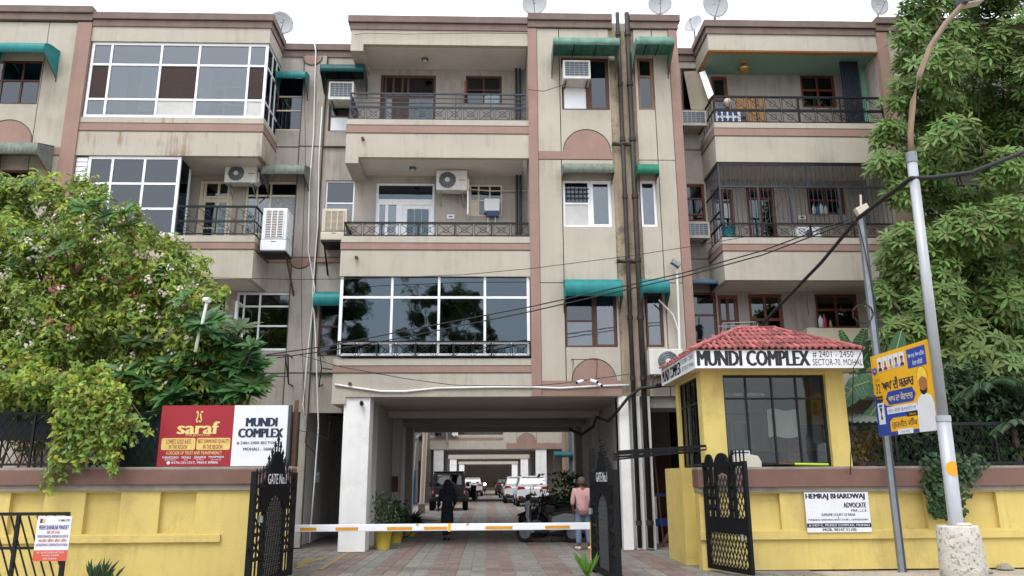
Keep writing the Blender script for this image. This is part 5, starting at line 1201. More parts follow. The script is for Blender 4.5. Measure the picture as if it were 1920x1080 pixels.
def main_leaf(label):
    t = thing('gate_leaf', label, 'gate', (0, 0, 0), 'gate leaves'); W, H_ = 2.1, 1.75
    for x in (0, W): B(x-.05, x+.05, -.04, .04, .05, H_).build('stile', GATEM, t, bevel=.008)
    B(.05, W-.05, -.03, .03, .06, .16).build('rail', GATEM, t)
    cx, r0 = W/2, .5
    pl = [(cx-r0-.25, 1.2), (cx-r0+.02, 1.2)]+[(cx+(r0-.06)*math.cos(R(180-15*k)), 1.05+(r0-.06)*.75*math.sin(R(180-15*k))) for k in range(1, 12)]+[(cx+r0-.02, 1.2), (cx+r0+.25, 1.2), (cx+r0+.25, 1.55), (cx+.5, 1.66), (cx+.36, 1.84), (cx+.2, 2.02), (cx, 2.08), (cx-.2, 2.02), (cx-.36, 1.84), (cx-.5, 1.66), (cx-r0-.25, 1.55)]
    MB().prism(pl, -.02, .02).build('name_plate', M('gate_plate', '#0f1114', .75, .1, spec=.12), t)
    for s_ in (-1, 1): B(cx+s_*(r0+.0)-.03, cx+s_*(r0+.0)+.03, -.035, .035, .16, 1.2).build('stile', GATEM, t)
    clip = lambda x, z: z < 1.05 or ((x-cx)/(r0-.05))**2+((z-1.05)/((r0-.05)*.75))**2 < 1
    tag(diamond(MB(), cx-r0+.03, cx+r0-.03, .16, 1.42, .085, .02, 0, clip).build('mesh_infill', MESHM, t, fix=False), kind='stuff')
    for s_ in (-1, 1):
        xa, xb = sorted((cx+s_*(r0+.03), (W-.05) if s_ > 0 else .05))
        for z in (.45, .8, 1.15, 1.5): B(xa, xb, -.025, .025, z, z+.05).build('rail', GATEM, t)
        for k in range(3): x = xa+(xb-xa)*(k+.5)/3; B(x-.012, x+.012, -.012, .012, .16, 1.56).build('bar', GATEM, t)
        for z in (.5, .85, 1.2): MB().bar((xa, 0, z), (xb, 0, z+.3), .02).bar((xa, .012, z+.3), (xb, .012, z), .02).build('cross', GATEM, t)
        for k in range(4):
            x = xa+(xb-xa)*k/3.2+.05; m = MB(); finial(m, x, 1.55 if k not in (0,) else 1.6, .2+.05*((3-k) if s_ > 0 else k)); m.build('finial', GATEM, t)
    for k in range(-3, 4):
        m = MB(); x = cx+k*.14; finial(m, x, 2.06-abs(k)*.085, .3-.03*abs(k)); m.build('finial', GATEM, t)
    for sgn in (-1, 1):
        fl_ = (lambda p: p) if sgn < 0 else (lambda p: Vector((W-p.x, p.y, p.z)))
        lettering('GATE No.1', (cx-.48, cx+.48, 1.56, 1.72), -.024 if sgn < 0 else .024, SIGNW, t, .02, flip=fl_, name='lettering' if sgn < 0 else 'lettering_back')
    MB().lathe([(.001, -.06), (.04, -.045), (.04, .045), (.001, .06)], (.18, -.07, 1.05), 12).build('lamp_boss', STEEL, t)
    m = MB().torus((-.09, 0, .62), .035, .012, 'y', 12, 5); m.bar((-.05, 0, .62), (.0, 0, .62), .02); m.build('latch', GATEM, t)
    return t
n0 = at(470, 1000, 12.15); h0 = at(545, 1000, 14.2)
a = math.atan2(h0.y-n0.y, h0.x-n0.x); g1 = main_leaf('left black gate leaf reading GATE No.1, swung open beside the jeweller signboard'); place(g1, (n0.x, n0.y, 0), a)
h1 = at(1111, 950, 14.6); n1 = at(1156, 950, 12.5)
a = math.atan2(n1.y-h1.y, n1.x-h1.x); g2 = main_leaf('right black gate leaf reading GATE No.1, swung open beside the man in pink'); place(g2, (h1.x, h1.y, 0), a)
def wicket(label):
    t = thing('wicket_gate', label, 'gate', (0, 0, 0)); W, H_ = 1.25, 1.72
    for x in (0, W): B(x-.04, x+.04, -.035, .035, .05, H_).build('stile', GATEM, t, bevel=.006)
    for z0, z1 in ((.05, .12), (.62, .86), (1.64, 1.71)): B(.04, W-.04, -.03, .03, z0, z1).build('rail', GATEM, t)
    tag(diamond(MB(), .04, W-.04, .12, .62, .1, .02).build('mesh_infill', MESHM, t, fix=False), kind='stuff')
    xs = (.04, .2, .36, .78, .92, W-.04)
    for x in xs[1:-1]: B(x-.025, x+.025, -.03, .03, .86, 1.64).build('bar', GATEM, t)
    tag(diamond(MB(), .39, .755, .86, 1.5, .1, .02).build('mesh_infill', MESHM, t, fix=False), kind='stuff'); tag(diamond(MB(), .95, W-.04, .86, 1.64, .1, .02).build('mesh_infill', MESHM, t, fix=False), kind='stuff')
    for z in (.95, 1.12, 1.29): 
        for x0_, x1_ in ((.05, .18), (.22, .34), (.8, .9)): MB().lathe([(.02, 0), (.045, .05), (.02, .1)], ((x0_+x1_)/2, 0, z), 8).build('scroll', GATEM, t)
    for x0_, x1_ in ((.05, .18), (.8, .9)): MB().bar((x0_, 0, 1.42), (x1_, 0, 1.64), .02).bar((x0_, .012, 1.64), (x1_, .012, 1.42), .02).build('cross', GATEM, t)
    m = MB().prism([(.57+.22*math.cos(R(15*k)), 1.66+.2*math.sin(R(15*k))) for k in range(13)]+[(.36, 1.5), (.57, 1.56), (.78, 1.5)], -.025, .025); m.build('crest', GATEM, t)
    m = MB().prism([(.16+.13*math.cos(R(15*k)), 1.68+.17*math.sin(R(15*k))) for k in range(13)], -.02, .02); m.build('crest', GATEM, t)
    for x in (.9, 1.02, 1.14, W): m = MB(); finial(m, x, 1.71, .2); m.build('finial', GATEM, t)
    MB().lathe([(.001, -.05), (.03, -.04), (.03, .04), (.001, .05)], (W-.12, -.06, .58), 10).build('padlock', STEEL, t)
    return t
h2 = at(1326, 960, 14.65); n2 = at(1402, 960, 13.5); a = math.atan2(n2.y-h2.y, n2.x-h2.x)
wk = wicket('small black pedestrian gate with diamond mesh standing open before the booth wall'); place(wk, (h2.x, h2.y, 0), a, (n2-h2).xy.length/1.25); wk.scale.z = 1.1
t = thing('gate_header', 'black overhead bar frame from the right gate leaf to the booth', 'frame', tuple(at(1240, 845, 14.65)))
for y_, dx in ((845, 0), (850, 0), (855, .0)):
    Yq = 14.65+(y_-845)*.12; p, q = at(1150 if y_ > 846 else 1158, y_+2, Yq), at(1324, y_-9, Yq); MB().bar(p, q, .03, .045).build('bar', GATEM, t)
p, q = at(1152, 862, 14.4), at(1324, 843, 14.4); MB().bar(p, q, .04, .03).build('bar', GATEM, t)
for k in range(6): f = k/5; MB().bar(at(1150+174*f, 847-9*f, 14.65), at(1152+172*f, 862-19*f, 14.4), .02).build('cross_bar', GATEM, t)
B(h1.x-.02, h1.x+.08, 14.62, 14.72, -.03, at(1150, 840, 14.65).z).build('post', GATEM, t)
# low slatted gate of the neighbouring plot with its board
Yg = 13.0; p0, p1 = at(-60, 978, Yg), at(131, 963, Yg)
t = thing('slat_gate', 'black gate of slanted rods in the lower left corner', 'gate', (p1.x, Yg, 0)); zt2 = p1.z
MB().bar((p0.x, Yg, zt2), (p1.x, Yg, zt2), .05).build('rail', BLACK, t); B(p1.x-.05, p1.x+.01, Yg-.03, Yg+.03, 0, zt2-.026).build('stile', BLACK, t); B(at(31, 1000, Yg).x-.025, at(31, 1000, Yg).x+.025, Yg-.028, Yg+.028, 0, zt2-.026).build('stile', BLACK, t)
B(p0.x, p1.x-.06, Yg-.026, Yg+.026, .05, .1).build('rail', BLACK, t); MB().bar((p0.x, Yg, .62), (p1.x-.06, Yg, .62), .04).build('rail', BLACK, t)
for k in range(22):
    x = p0.x-.3+k*.135
    a_, b_ = Vector((x, Yg, zt2-.03)), Vector((x+.42, Yg, .08))
    if a_.x < p0.x: a_ = a_+(b_-a_)*((p0.x-a_.x)/(b_.x-a_.x))
    if b_.x > p1.x-.06:
        if a_.x > p1.x-.1: break
        b_ = a_+(b_-a_)*((p1.x-.06-a_.x)/(b_.x-a_.x))
    MB().bar(a_, b_, .02).build('rod', BLACK, t)
Yb = Yg-.05
t, b = board_frame('insurance_board', 'small white and orange-red board hung on the slanted rod gate', (66, 968, 130, 1052), Yb, .012, SIGNW)
ORR = M('orange_red_print', '#c05540', .6, .04)
bb = sub(b, 0, 1, .76, 1); B(bb[0], bb[1], Yb-.0025, Yb-.0005, bb[2], bb[3]).build('red_field', ORR, t); yl = Yb-.004
NAVB = M('royal_blue_ink', '#2a3c86', .6)
lettering('PREM SHANKAR PANDEY', sub(b, .08, .95, .2, .3), yl, NAVB, t, .02); lettering('BIK LIFE ONE', sub(b, .33, .7, .33, .39), yl, ORR, t, .01); lettering('SENIOR FINANCIAL INSURANCE ADVISOR', sub(b, .06, .96, .42, .48), yl, NAVB, t, .006)
lettering('भारतीय जीवन बीमा निगम', sub(b, .1, .93, .5, .58), yl, ORR, t, .012); lettering('LIFE INSURANCE CORPORATION OF INDIA', sub(b, .05, .97, .61, .67), yl, NAVB, t, .006); lettering('M. 98880 57787', sub(b, .62, .96, .07, .12), yl, INK, t, .008)
lettering('NO. 180 FIRST FLOOR, SECTOR 70', sub(b, .1, .9, .79, .835), yl, SIGNW, t); lettering('MOHALI, PUNJAB', sub(b, .25, .75, .855, .9), yl, SIGNW, t); lettering('OFFICE: CHANDIGARH', sub(b, .3, .7, .925, .965), yl, SIGNW, t)
bb = sub(b, .08, .15, .05, .15); B(bb[0], bb[1], Yb-.003, Yb-.0006, bb[2], bb[3]).build('emblem', NAVB, t); bb = sub(b, .16, .23, .06, .15); B(bb[0], bb[1], Yb-.003, Yb-.0006, bb[2], bb[3]).build('emblem', HYEL, t)
# boom barrier
Yo = 14.95; a_, b_ = at(520, 991, Yo), at(1112, 986, Yo)
t = thing('boom_barrier', 'white boom barrier with orange reflective strips lowered across the drive', 'barrier', (a_.x, Yo, 0)); zb0 = (a_.z+b_.z)/2
B(a_.x-.2, b_.x, Yo-.03, Yo+.03, zb0-.062, zb0+.062).build('arm', UPVC, t, bevel=.012)
ORST = M('orange_reflector', '#cf8f22', .45, .08, 10)
for x0_, x1_ in ((564, 594), (630, 672), (726, 773), (795, 839), (910, 961), (1022, 1068)): B(at(x0_, 990, Yo).x, at(x1_, 990, Yo).x, Yo-.033, Yo-.0305, zb0-.042, zb0+.012).build('reflector', ORST, t)
for x_ in (843, 1108): q = at(x_, 988, Yo).x; B(q-.025, q+.025, Yo-.036, Yo+.036, zb0-.075, zb0+.067).build('clamp', HYEL, t)
for x_ in (783, 877): q = at(x_, 985, Yo).x; B(q-.025, q+.025, Yo-.034, Yo-.0305, zb0+.03, zb0+.06).build('reflector', ORST, t)
q = b_.x-.03; B(q-.03, q+.03, Yo-.03, Yo+.03, -.03, zb0-.076).build('rest_post', HYEL, t); B(a_.x-.45, a_.x-.12, Yo-.17, Yo+.17, -.03, 1.05).build('cabinet', HYEL, t, bevel=.02)
# ================================================================== cables
CABM = M('black_cable', '#1c1d20', .6, .1)
def cable(label, pts, r, sag=0, group='overhead cables'):
    P = [at(x, y, Y) for x, y, Y in pts]; out = []
    for i in range(len(P)-1):
        for k in range(8): out.append(P[i].lerp(P[i+1], k/8)-Vector((0, 0, sag*4*(k/8)*(1-k/8))))
    out.append(P[-1]); return tag(MB().tube(out, r, 6).build('cable', CABM, smooth=True), label, 'cable', group)
cable('thick black cable rising from the lamp post to the upper right', ((2000, 235, 12.2), (1920, 285, 12.2), (1820, 324, 12.2), (1750, 333, 12.25), (1708, 334, 12.25), (1660, 370, 13.2), (1608, 410, 14.3)), .04)
cable('thick black cable slanting from the grey pole down behind the booth', ((1608, 410, 14.3), (1540, 492, 15.5), (1450, 585, 17), (1418, 622, 17.6), (1330, 700, 18.3), (1230, 722, 18.8)), .035)
cable('thick black cable bundle looping under the beam right of the driveway', ((1280, 720, 18.7), (1200, 728, 18.9), (1178, 745, 18.95), (1160, 768, 19.0), (1140, 790, 19.5), (1118, 782, 20.5), (1112, 800, 21.0), (1090, 815, 21.5), (1068, 805, 22)), .04)
cable('upper of two black cables crossing in front of the middle block', ((1605, 405, 14.35), (1430, 470, 15.5), (1280, 512, 16.3), (1000, 574, 17), (760, 620, 17.2), (620, 648, 17.2), (480, 668, 16.8), (330, 690, 16.2)), .014)
cable('lower of two black cables crossing in front of the middle block', ((1605, 412, 14.35), (1430, 478, 15.5), (1280, 519, 16.3), (1000, 583, 17), (760, 632, 17.2), (620, 657, 17.2), (480, 676, 16.8), (330, 705, 16.2)), .014)
cable('thin wire crossing above the dark glass enclosure', ((350, 520, 17), (560, 524, 18.6), (700, 522, 18.8), (870, 515, 18.8), (1000, 503, 18.5), (1180, 480, 18.2), (1290, 463, 18), (1420, 440, 18), (1500, 330, 18)), .008)
cable('thin wire drooping along the band below the dark glass enclosure', ((560, 665, 18.9), (640, 688, 18.95), (760, 710, 18.98), (850, 722, 18.98), (1000, 724, 18.98), (1060, 718, 18.9), (1190, 700, 18.9)), .009)
cable('loose black cable hanging down the recess to the meter box', ((578, 780, 20.2), (572, 830, 20.2), (590, 850, 20.3), (598, 870, 20.3)), .01)
cable('black wire loop hanging in the recess left of the underpass', ((545, 805, 20.2), (590, 812, 20.2), (615, 824, 20.2), (618, 790, 20.3)), .01)
cable('dark wire hanging down from the roof beside the white hoses', ((570, 100, 20.2), (573, 300, 20.2), (565, 520, 20.2), (566, 640, 20.2), (572, 780, 20.2)), .007)
cable('thin wire on the fascia of the middle block roof', ((665, 65, 19.05), (690, 62, 19.05), (760, 64, 19.05), (900, 62, 19.05), (990, 63, 19.05)), .007)
cable('thin black wire swinging across the tower by the top air conditioner', ((990, 168, 19.0), (1020, 171, 18.95), (1060, 158, 18.9)), .008)
cable('thin black wire across the booth name board corner', ((1632, 600, 14.2), (1615, 660, 14.2), (1600, 690, 14.2), (1598, 780, 14.5), (1594, 890, 14.6)), .009)
cable('wire with a white tag hanging above the booth roof', ((1512, 528, 17.8), (1513, 560, 17.8), (1516, 590, 17.8)), .007)
cable('coil of black cable strung on the grey pole', [(1618+20*math.cos(a/9*math.pi*2), 588+18*math.sin(a/9*math.pi*2), 14.4) for a in range(10)], .012)
cable('black wire running down the side of the grey pole', ((1610, 420, 14.4), (1622, 470, 14.4), (1655, 640, 14.4), (1660, 760, 14.4)), .009)
# meter box and red box in the underpass
t, b = slabthing('meter_box', 'dark electric meter box on the recess wall left of the pillar', 'meter', (591, 885, 599, 905), BY+.05, .1, GRIL); MB().lathe([(.03, 0), (.03, .01)], ((b[0]+b[1])/2, BY+.04, b[3]-.06), 12, 'y').build('dial', STEEL, t)
# ================================================================== vegetation
rg = random.Random(11)
def leaf(m, base, d, n, L, w, droop=.25, fold=.25):
    """pointed leaf from base along d, facing n; mid rib folded and tip drooping"""
    s = d.cross(n).normalized(); n = s.cross(d).normalized()
    def P(u, v, h=0): return base+d*(L*u)+s*(w*v)+n*(h*L-droop*L*u*u)
    b = len(m.v)
    m.v += [tuple(P(*q)) for q in ((0, 0), (.3, .42, fold*.12), (.68, .5, fold*.12), (1, 0), (.68, -.5, fold*.12), (.3, -.42, fold*.12), (.35, 0, -.02), (.7, 0, -.02))]
    m.f += [(b, b+5, b+6), (b+5, b+4, b+7, b+6), (b+4, b+3, b+7), (b+3, b+2, b+7), (b+2, b+1, b+6, b+7), (b+1, b, b+6)]
def leaf4(m, base, d, n, L, w, droop=.2):
    s = d.cross(n)
    if s.length < 1e-4: return
    s.normalize(); n = s.cross(d).normalized(); b = len(m.v)
    m.v += [tuple(base), tuple(base+d*L*.5+s*w*.5+n*.03*L), tuple(base+d*L-n*droop*L), tuple(base+d*L*.5-s*w*.5+n*.03*L), tuple(base+d*L*.5-n*.05*L)]
    m.f += [(b, b+3, b+4), (b+3, b+2, b+4), (b+2, b+1, b+4), (b+1, b, b+4)]
def rvec(): 
    while True:
        v = Vector((rg.uniform(-1, 1), rg.uniform(-1, 1), rg.uniform(-1, 1)))
        if .05 < v.length < 1: return v.normalized()
def frame_of(n, a):
    u = n.cross(Vector((0, 0, 1))); u = u.normalized() if u.length > 1e-3 else Vector((1, 0, 0)); v = n.cross(u)
    return u*math.cos(a)+v*math.sin(a)
def weld(me):
    bm = bmesh.new(); bm.from_mesh(me); bmesh.ops.remove_doubles(bm, verts=bm.verts, dist=1e-5); bm.to_mesh(me); bm.free(); return me
def rosette(m, p, n, k, L, w, droop=.3, tilt=.35, leaf_=leaf, o0=.02):
    a0 = rg.uniform(0, 6.28)
    for i in range(k):
        d = (frame_of(n, a0+6.283*i/k+rg.uniform(-.15, .15))*1.0+n*rg.uniform(tilt-.25, tilt+.25)).normalized()
        leaf_(m, p+d*o0, d, n, L*rg.uniform(.75, 1.1), w*rg.uniform(.85, 1.1), droop*rg.uniform(.5, 1.4))
LF_T = M('whorl_leaf', '#5b763a', .5, .2, 1.2, isl=.5, trans=.28, spec=.4, rnd=.22)
LF_C = M('creeper_leaf', '#708a3c', .55, .25, 1.0, isl=.6, trans=.3)
LF_Y = M('bright_creeper_leaf', '#94a53f', .55, .2, 1.5, isl=.5, trans=.35)
LF_P = M('frangipani_leaf', '#3f6534', .45, .2, 1.5, isl=.35, trans=.22, spec=.4, rnd=.25)
LF_D = M('dark_shrub_leaf', '#2e4a2a', .5, .25, 1.2, isl=.5, trans=.15)
BARK = M('bark', '#5c5045', .9, .3, 6, .8, 25)
FLW = M('white_flower', '#d9cfc4', .7, .1, 5, isl=.2, trans=.2); FLP = M('pink_flower', '#b2706a', .7, .15, 5, isl=.3, trans=.2)
def limb(m, a, b, r0, r1, wob=.12):
    a, b = Vector(a), Vector(b); n = 5; pts = []; 
    for i in range(n+1): pts.append(a.lerp(b, i/n)+(rvec()*wob*(b-a).length*.3 if 0 < i < n else Vector()))
    m.tube(pts, [r0+(r1-r0)*i/n for i in range(n+1)], 6)
# ---- big whorled-leaf tree on the right
tb = at(1850, 985, 17.4); tb.z = 0
T = thing('broadleaf_tree', 'big tree with whorled glossy leaves behind the right wall', 'tree', tuple(tb), 'garden trees')
XL = [(-140, 1700), (0, 1690), (100, 1672), (150, 1650), (230, 1648), (300, 1628), (350, 1650), (430, 1648), (500, 1640), (545, 1612), (600, 1620), (650, 1660), (720, 1700), (800, 1740)]
def xl(y):
    for (a, b), (c, d) in zip(XL, XL[1:]):
        if a <= y <= c: return b+(d-b)*(y-a)/(c-a)
    return XL[-1][1]
blobs = []
y = -120
while y < 790:
    x = xl(y)+42
    while x < 2090:
        Yb_ = rg.uniform(15.5, 18.2) if x > xl(y)+60 else rg.uniform(16.0, 17.2)
        blobs.append((at(x+rg.uniform(-18, 18), y+rg.uniform(-20, 20), Yb_), rg.uniform(.46, .72)*(1 if x > xl(y)+60 else .72))); x += rg.uniform(52, 76)
    y += 62
whorls = []
for c, r in blobs:
    for k in range(int(92*r/.55)):
        d = rvec(); d.z = d.z*.8+.1; rad = r*rg.uniform(.55, 1.08); p = c+d*rad
        n = (d*.6+Vector((0, -.6, .5))+rvec()*.35).normalized(); whorls.append((p, n, rg.uniform(.7, 1.25)))
for k in range(420):
    y_ = rg.uniform(-100, 720); x_ = rg.uniform(xl(y_)+45, 2060); whorls.append((at(x_, y_, rg.uniform(17.6, 18.6)), (Vector((0, -.6, .7))+rvec()*.5).normalized(), rg.uniform(.9, 1.3)))
wm = []
for q in range(3):
    m = MB(); rosette(m, Vector((0, 0, 0)), Vector((0, 0, 1)), 7+q % 2, .23, .066, .22, .22, o0=0); wm.append(weld(m.mesh('leaf_whorl', LF_T, fix=False)))
def seen(p):
    q = CM.transposed() @ (p-Vector((0, 0, CAM_H))); return -q.z > 0 and abs(q.x/-q.z*FPX) < 950 and abs(q.y/-q.z*FPX) < 530
vis = sorted([w_ for w_ in whorls if seen(w_[0])], key=lambda w_: (w_[0]-Vector((0, 0, CAM_H))).length)
near_ = set(id(w_) for w_ in vis[:280]); crown = MB()
for w_ in whorls:
    p, n, s = w_
    if id(w_) in near_:
        o = inst('leaf_whorl', wm[rg.randrange(3)], T, p, scale=(s, s, s)); o.rotation_euler = n.to_track_quat('Z', 'Y').to_euler(); o.rotation_euler.rotate_axis('Z', rg.uniform(0, 6))
    else: rosette(crown, p, n, 7, .23*s, .066*s, .22, .22)
tag(crown.build('crown', LF_T, T, fix=False), kind='stuff')
m = MB(); top = at(1860, 180, 17.9); m.tube([tb+Vector((0, 0, -.05)), tb.lerp(top, .3)+Vector((.1, 0, 0)), tb.lerp(top, .6)+Vector((-.08, .05, 0)), top], [.2, .16, .12, .05], 9); m.build('trunk', BARK, T, smooth=True)
m = MB()
for c, r in blobs[::3]:
    f = min(.95, max(.25, (c.z-1.2)/top.z)); limb(m, tb.lerp(top, f*.85)+Vector((0, .4, 0)), c+Vector((0, .35, -.1)), .04, .01)
tag(m.build('branches', BARK, T, smooth=True), kind='stuff')
# ---- flowering creeper heap on the left
cb = at(150, 1000, 15.4); cb.z = 0
CR = thing('flowering_creeper', 'huge flowering creeper bush with white and pink blossom above the left wall', 'bush', tuple(cb))
TOPY = [(-200, 318), (0, 318), (60, 330), (110, 345), (165, 340), (215, 362), (245, 395), (275, 432), (320, 448), (350, 476), (378, 520), (408, 570), (425, 610), (445, 650)]
def ty(x):
    for (a, b), (c, d) in zip(TOPY, TOPY[1:]):
        if a <= x <= c: return b+(d-b)*(x-a)/(c-a)
    return 800
cl = []
x = -90
while x < 440:
    yv = ty(x)+26; first = True
    while yv < 810:
        Yc = rg.uniform(14.75, 16.6) if not first else rg.uniform(15.3, 16.3)
        if yv < 780 or x < 250: cl.append((at(x+rg.uniform(-14, 14), yv+rg.uniform(-14, 14), Yc), rg.uniform(.34, .52)*(.85 if first else 1)))
        yv += rg.uniform(42, 60); first = False
    x += 40
fol = MB(); foly = MB(); pts_c = []
for c, r in cl:
    for k in range(int(46*r/.4)):
        d = rvec(); p = c+d*r*rg.uniform(.5, 1.1); n = (d*.6+Vector((0, -.3, .6))+rvec()*.4).normalized(); pts_c.append((p, n))
for p, n in pts_c:
    tgt = foly if rg.random() < .3 else fol; ax = (frame_of(n, rg.uniform(0, 6.28))+Vector((0, 0, -.5))).normalized()
    for i in range(9):
        q = p+ax*(.045*i-.15)+rvec()*.03; d = (ax*.4+frame_of(n, rg.uniform(0, 6.28))+Vector((0, 0, -.15))).normalized(); leaf4(tgt, q, d, (n+rvec()*.4).normalized(), rg.uniform(.07, .19), rg.uniform(.045, .085))
tag(fol.build('foliage', LF_C, CR, fix=False), kind='stuff'); tag(foly.build('foliage', LF_Y, CR, fix=False), kind='stuff')
def flower_mesh(mat, k):
    m = MB()
    for i in range(k):
        c = rvec()*.07; n = (c+Vector((0, -.1, .02))).normalized()
        a0 = rg.uniform(0, 6); k_ = len(m.v); m.v += [(0, 0, 0), tuple(c*.5+Vector((.004, 0, .002))), tuple(c)]; m.f.append((k_, k_+1, k_+2))
        for j in range(5): leaf4(m, c, frame_of(n, a0+1.2566*j), n, .034, .022, .05)
    return weld(m.mesh('flower_cluster', mat, fix=False))
fm_ = [flower_mesh(FLW, 9), flower_mesh(FLW, 7), flower_mesh(FLP, 10)]
front = sorted(pts_c, key=lambda q: q[0].y-.12*q[0].z); k = 0
for p, n in front:
    if not seen(p) or rg.random() > .17: continue
    q = CM.transposed() @ (p-Vector((0, 0, CAM_H))); sx_, sy_ = 960+FPX*q.x/-q.z, 540-FPX*q.y/-q.z
    pink = (70 < sx_ < 270 and 480 < sy_ < 640) and rg.random() < .5
    if not pink and sy_ > 620 and rg.random() < .6: continue
    o = inst('flower_cluster', fm_[2] if pink else fm_[rg.randrange(2)], CR, p+n*.05+Vector((0, -.06, 0))); o.rotation_euler = (rg.uniform(-.5, .5), rg.uniform(-.5, .5), rg.uniform(-.8, .8)); s = rg.uniform(.6, 1.05); o.scale = (s, s, s); k += 1
    if k >= 150: break
m = MB()
for q in range(14): a = cb+Vector((rg.uniform(-2.5, 1.5), rg.uniform(-.2, .4), 0)); limb(m, a, a+Vector((rg.uniform(-.4, .4), rg.uniform(-.3, .3), rg.uniform(2.5, 4.2))), .035, .012)
m.build('stem', BARK, CR, smooth=True)
# ---- bright vine hanging over the left wall
HV = thing('hanging_vine', 'bright yellow-green vine spilling over the left wall coping', 'vine', tuple(at(150, 880, 14.0)))
hv, hd = MB(), MB()
strands = []
for k in range(64):
    x0_ = rg.uniform(-60, 215); y0_ = 700+rg.uniform(-25, 40); L_ = (rg.uniform(60, 150) if x0_ > 105 else rg.uniform(10, 40)); x1_ = x0_+rg.uniform(-30, 60); Yv = rg.uniform(13.95, 14.6)
    strands.append((x0_, y0_, x1_, y0_+L_, Yv, .75 if y0_+L_ < 830 else .4))
for x0_, L_, dx in ((215, 160, 8), (200, 170, 15), (185, 120, 20), (165, 145, -10), (225, 90, 60), (215, 110, 45), (115, 180, -5), (130, 150, 8), (150, 165, 2), (112, 200, -30)): strands.append((x0_, 722, x0_+dx, 722+L_, 13.93, .45))
for x0_, y0_, x1_, y1_, Yv, br_ in strands:
    n = int(9+abs(y1_-y0_)/7)
    for i in range(n):
        f = i/n; p = at(x0_+(x1_-x0_)*f*f+rg.uniform(-9, 9), y0_+(y1_-y0_)*f, Yv+rg.uniform(-.1, .1))
        tgt = hv if rg.random() < (br_*(1.1-f*.9)) else hd  # shade put into the colour: darker leaves more often down each strand
        for j in range(4): leaf4(tgt, p+rvec()*.06, (rvec()*.8+Vector((0, -.3, -.45))).normalized(), (Vector((0, -.8, .6))+rvec()*.5).normalized(), rg.uniform(.09, .15), rg.uniform(.06, .085))
tag(hv.build('foliage', LF_Y, HV, fix=False), kind='stuff'); tag(hd.build('foliage', LF_C, HV, fix=False), kind='stuff')
m = MB()
for x0_, y0_, x1_, y1_, Yv, br_ in strands[-10:]: m.tube([at(x0_, y0_, Yv+.1), at((x0_+x1_)/2, (y0_+y1_)/2, Yv+.02), at(x1_, y1_, Yv)], .008, 5)
m.build('stem', BARK, HV)
# ---- frangipani standing in the creeper
fb_ = at(400, 1000, 15.3); fb_.z = 0
FT = thing('frangipani_tree', 'frangipani with long dark leaf rosettes at the right of the creeper bush', 'tree', tuple(fb_), 'garden trees')
rm = []
for q in range(3):
    m = MB(); rosette(m, Vector((0, 0, 0)), Vector((0, 0, 1)), 14, .42, .125, .28, .45, o0=0); rm.append(weld(m.mesh('leaf_rosette', LF_P, fix=False)))
spots = [(445, 615), (430, 640), (470, 650), (455, 670), (480, 690), (440, 690), (410, 655), (395, 625), (420, 720), (450, 735), (475, 725), (395, 700), (385, 740), (350, 720), (360, 755), (320, 740), (375, 660), (350, 640), (330, 690), (415, 745), (300, 690), (310, 770), (345, 600), (372, 610), (318, 500), (330, 530), (290, 520), (345, 560), (200, 405), (228, 400), (180, 380), (150, 390), (240, 425), (120, 470), (60, 480), (95, 440), (30, 500), (40, 440), (260, 640), (230, 700), (280, 720), (255, 760)]
lm_ = MB()
for i, (x_, y_) in enumerate(spots):
    Yv = rg.uniform(14.5, 15.2); p = at(x_+rg.uniform(-5, 5), y_, Yv); n = (Vector((rg.uniform(-.35, .45), -.5, .75))).normalized()
    for j in range(2 if y_ > 600 else 1):
        pp = p+Vector((rg.uniform(-.12, .12), rg.uniform(0, .2), rg.uniform(-.12, .12)))*j
        o = inst('leaf_rosette', rm[rg.randrange(3)], FT, pp); o.rotation_euler = (n+rvec()*.25).normalized().to_track_quat('Z', 'Y').to_euler(); o.rotation_euler.rotate_axis('Z', rg.uniform(0, 6)); s = rg.uniform(.85, 1.2)*(1 if y_ > 590 else .72); o.scale = (s, s, s)
    if y_ > 590 and x_ > 290: limb(lm_, fb_+Vector((rg.uniform(-.1, .1), .5, min(1.6, p.z*.5))), p+Vector((0, .12, -.05)), .03, .016)
    else: limb(lm_, p+Vector((0, .7, -.5)), p, .025, .015)
MB().tube([fb_, fb_+Vector((.05, .1, .8)), fb_+Vector((-.05, .2, 1.7))], [.11, .09, .07], 8).build('trunk', BARK, FT, smooth=True); tag(lm_.build('branches', BARK, FT, smooth=True), kind='stuff')
# ---- dark shrubs, vine, palm and banana on the right
DS = thing('dark_shrub', 'dark tangled shrubs behind the right wall under the big tree', 'shrub', tuple(at(1800, 900, 15.6)))
m = MB()
for k in range(3400):
    x_, y_ = rg.uniform(1648, 2040), rg.uniform(690, 885)
    if y_ < 690+(1760-x_)*1.2: continue
    p = at(x_, y_, rg.uniform(15.15, 16.4)); 
    for j in range(7): leaf4(m, p+rvec()*.14, (rvec()+Vector((0, -.2, -.2))).normalized(), (Vector((0, -.5, .7))+rvec()*.6).normalized(), rg.uniform(.12, .22), rg.uniform(.06, .1))
tag(m.build('foliage', LF_D, DS, fix=False), kind='stuff'); m = MB()
for k in range(9): a = at(1680+k*36, 990, 16); a.z = 0; limb(m, a, a+Vector((rg.uniform(-.2, .2), 0, 2.6)), .04, .015)
m.build('stem', BARK, DS)
WV = thing('wall_vine', 'dark heart-leaved vine draped over the right wall coping by the lamp post', 'vine', tuple(at(1760, 920, 14.6)))
m = MB()
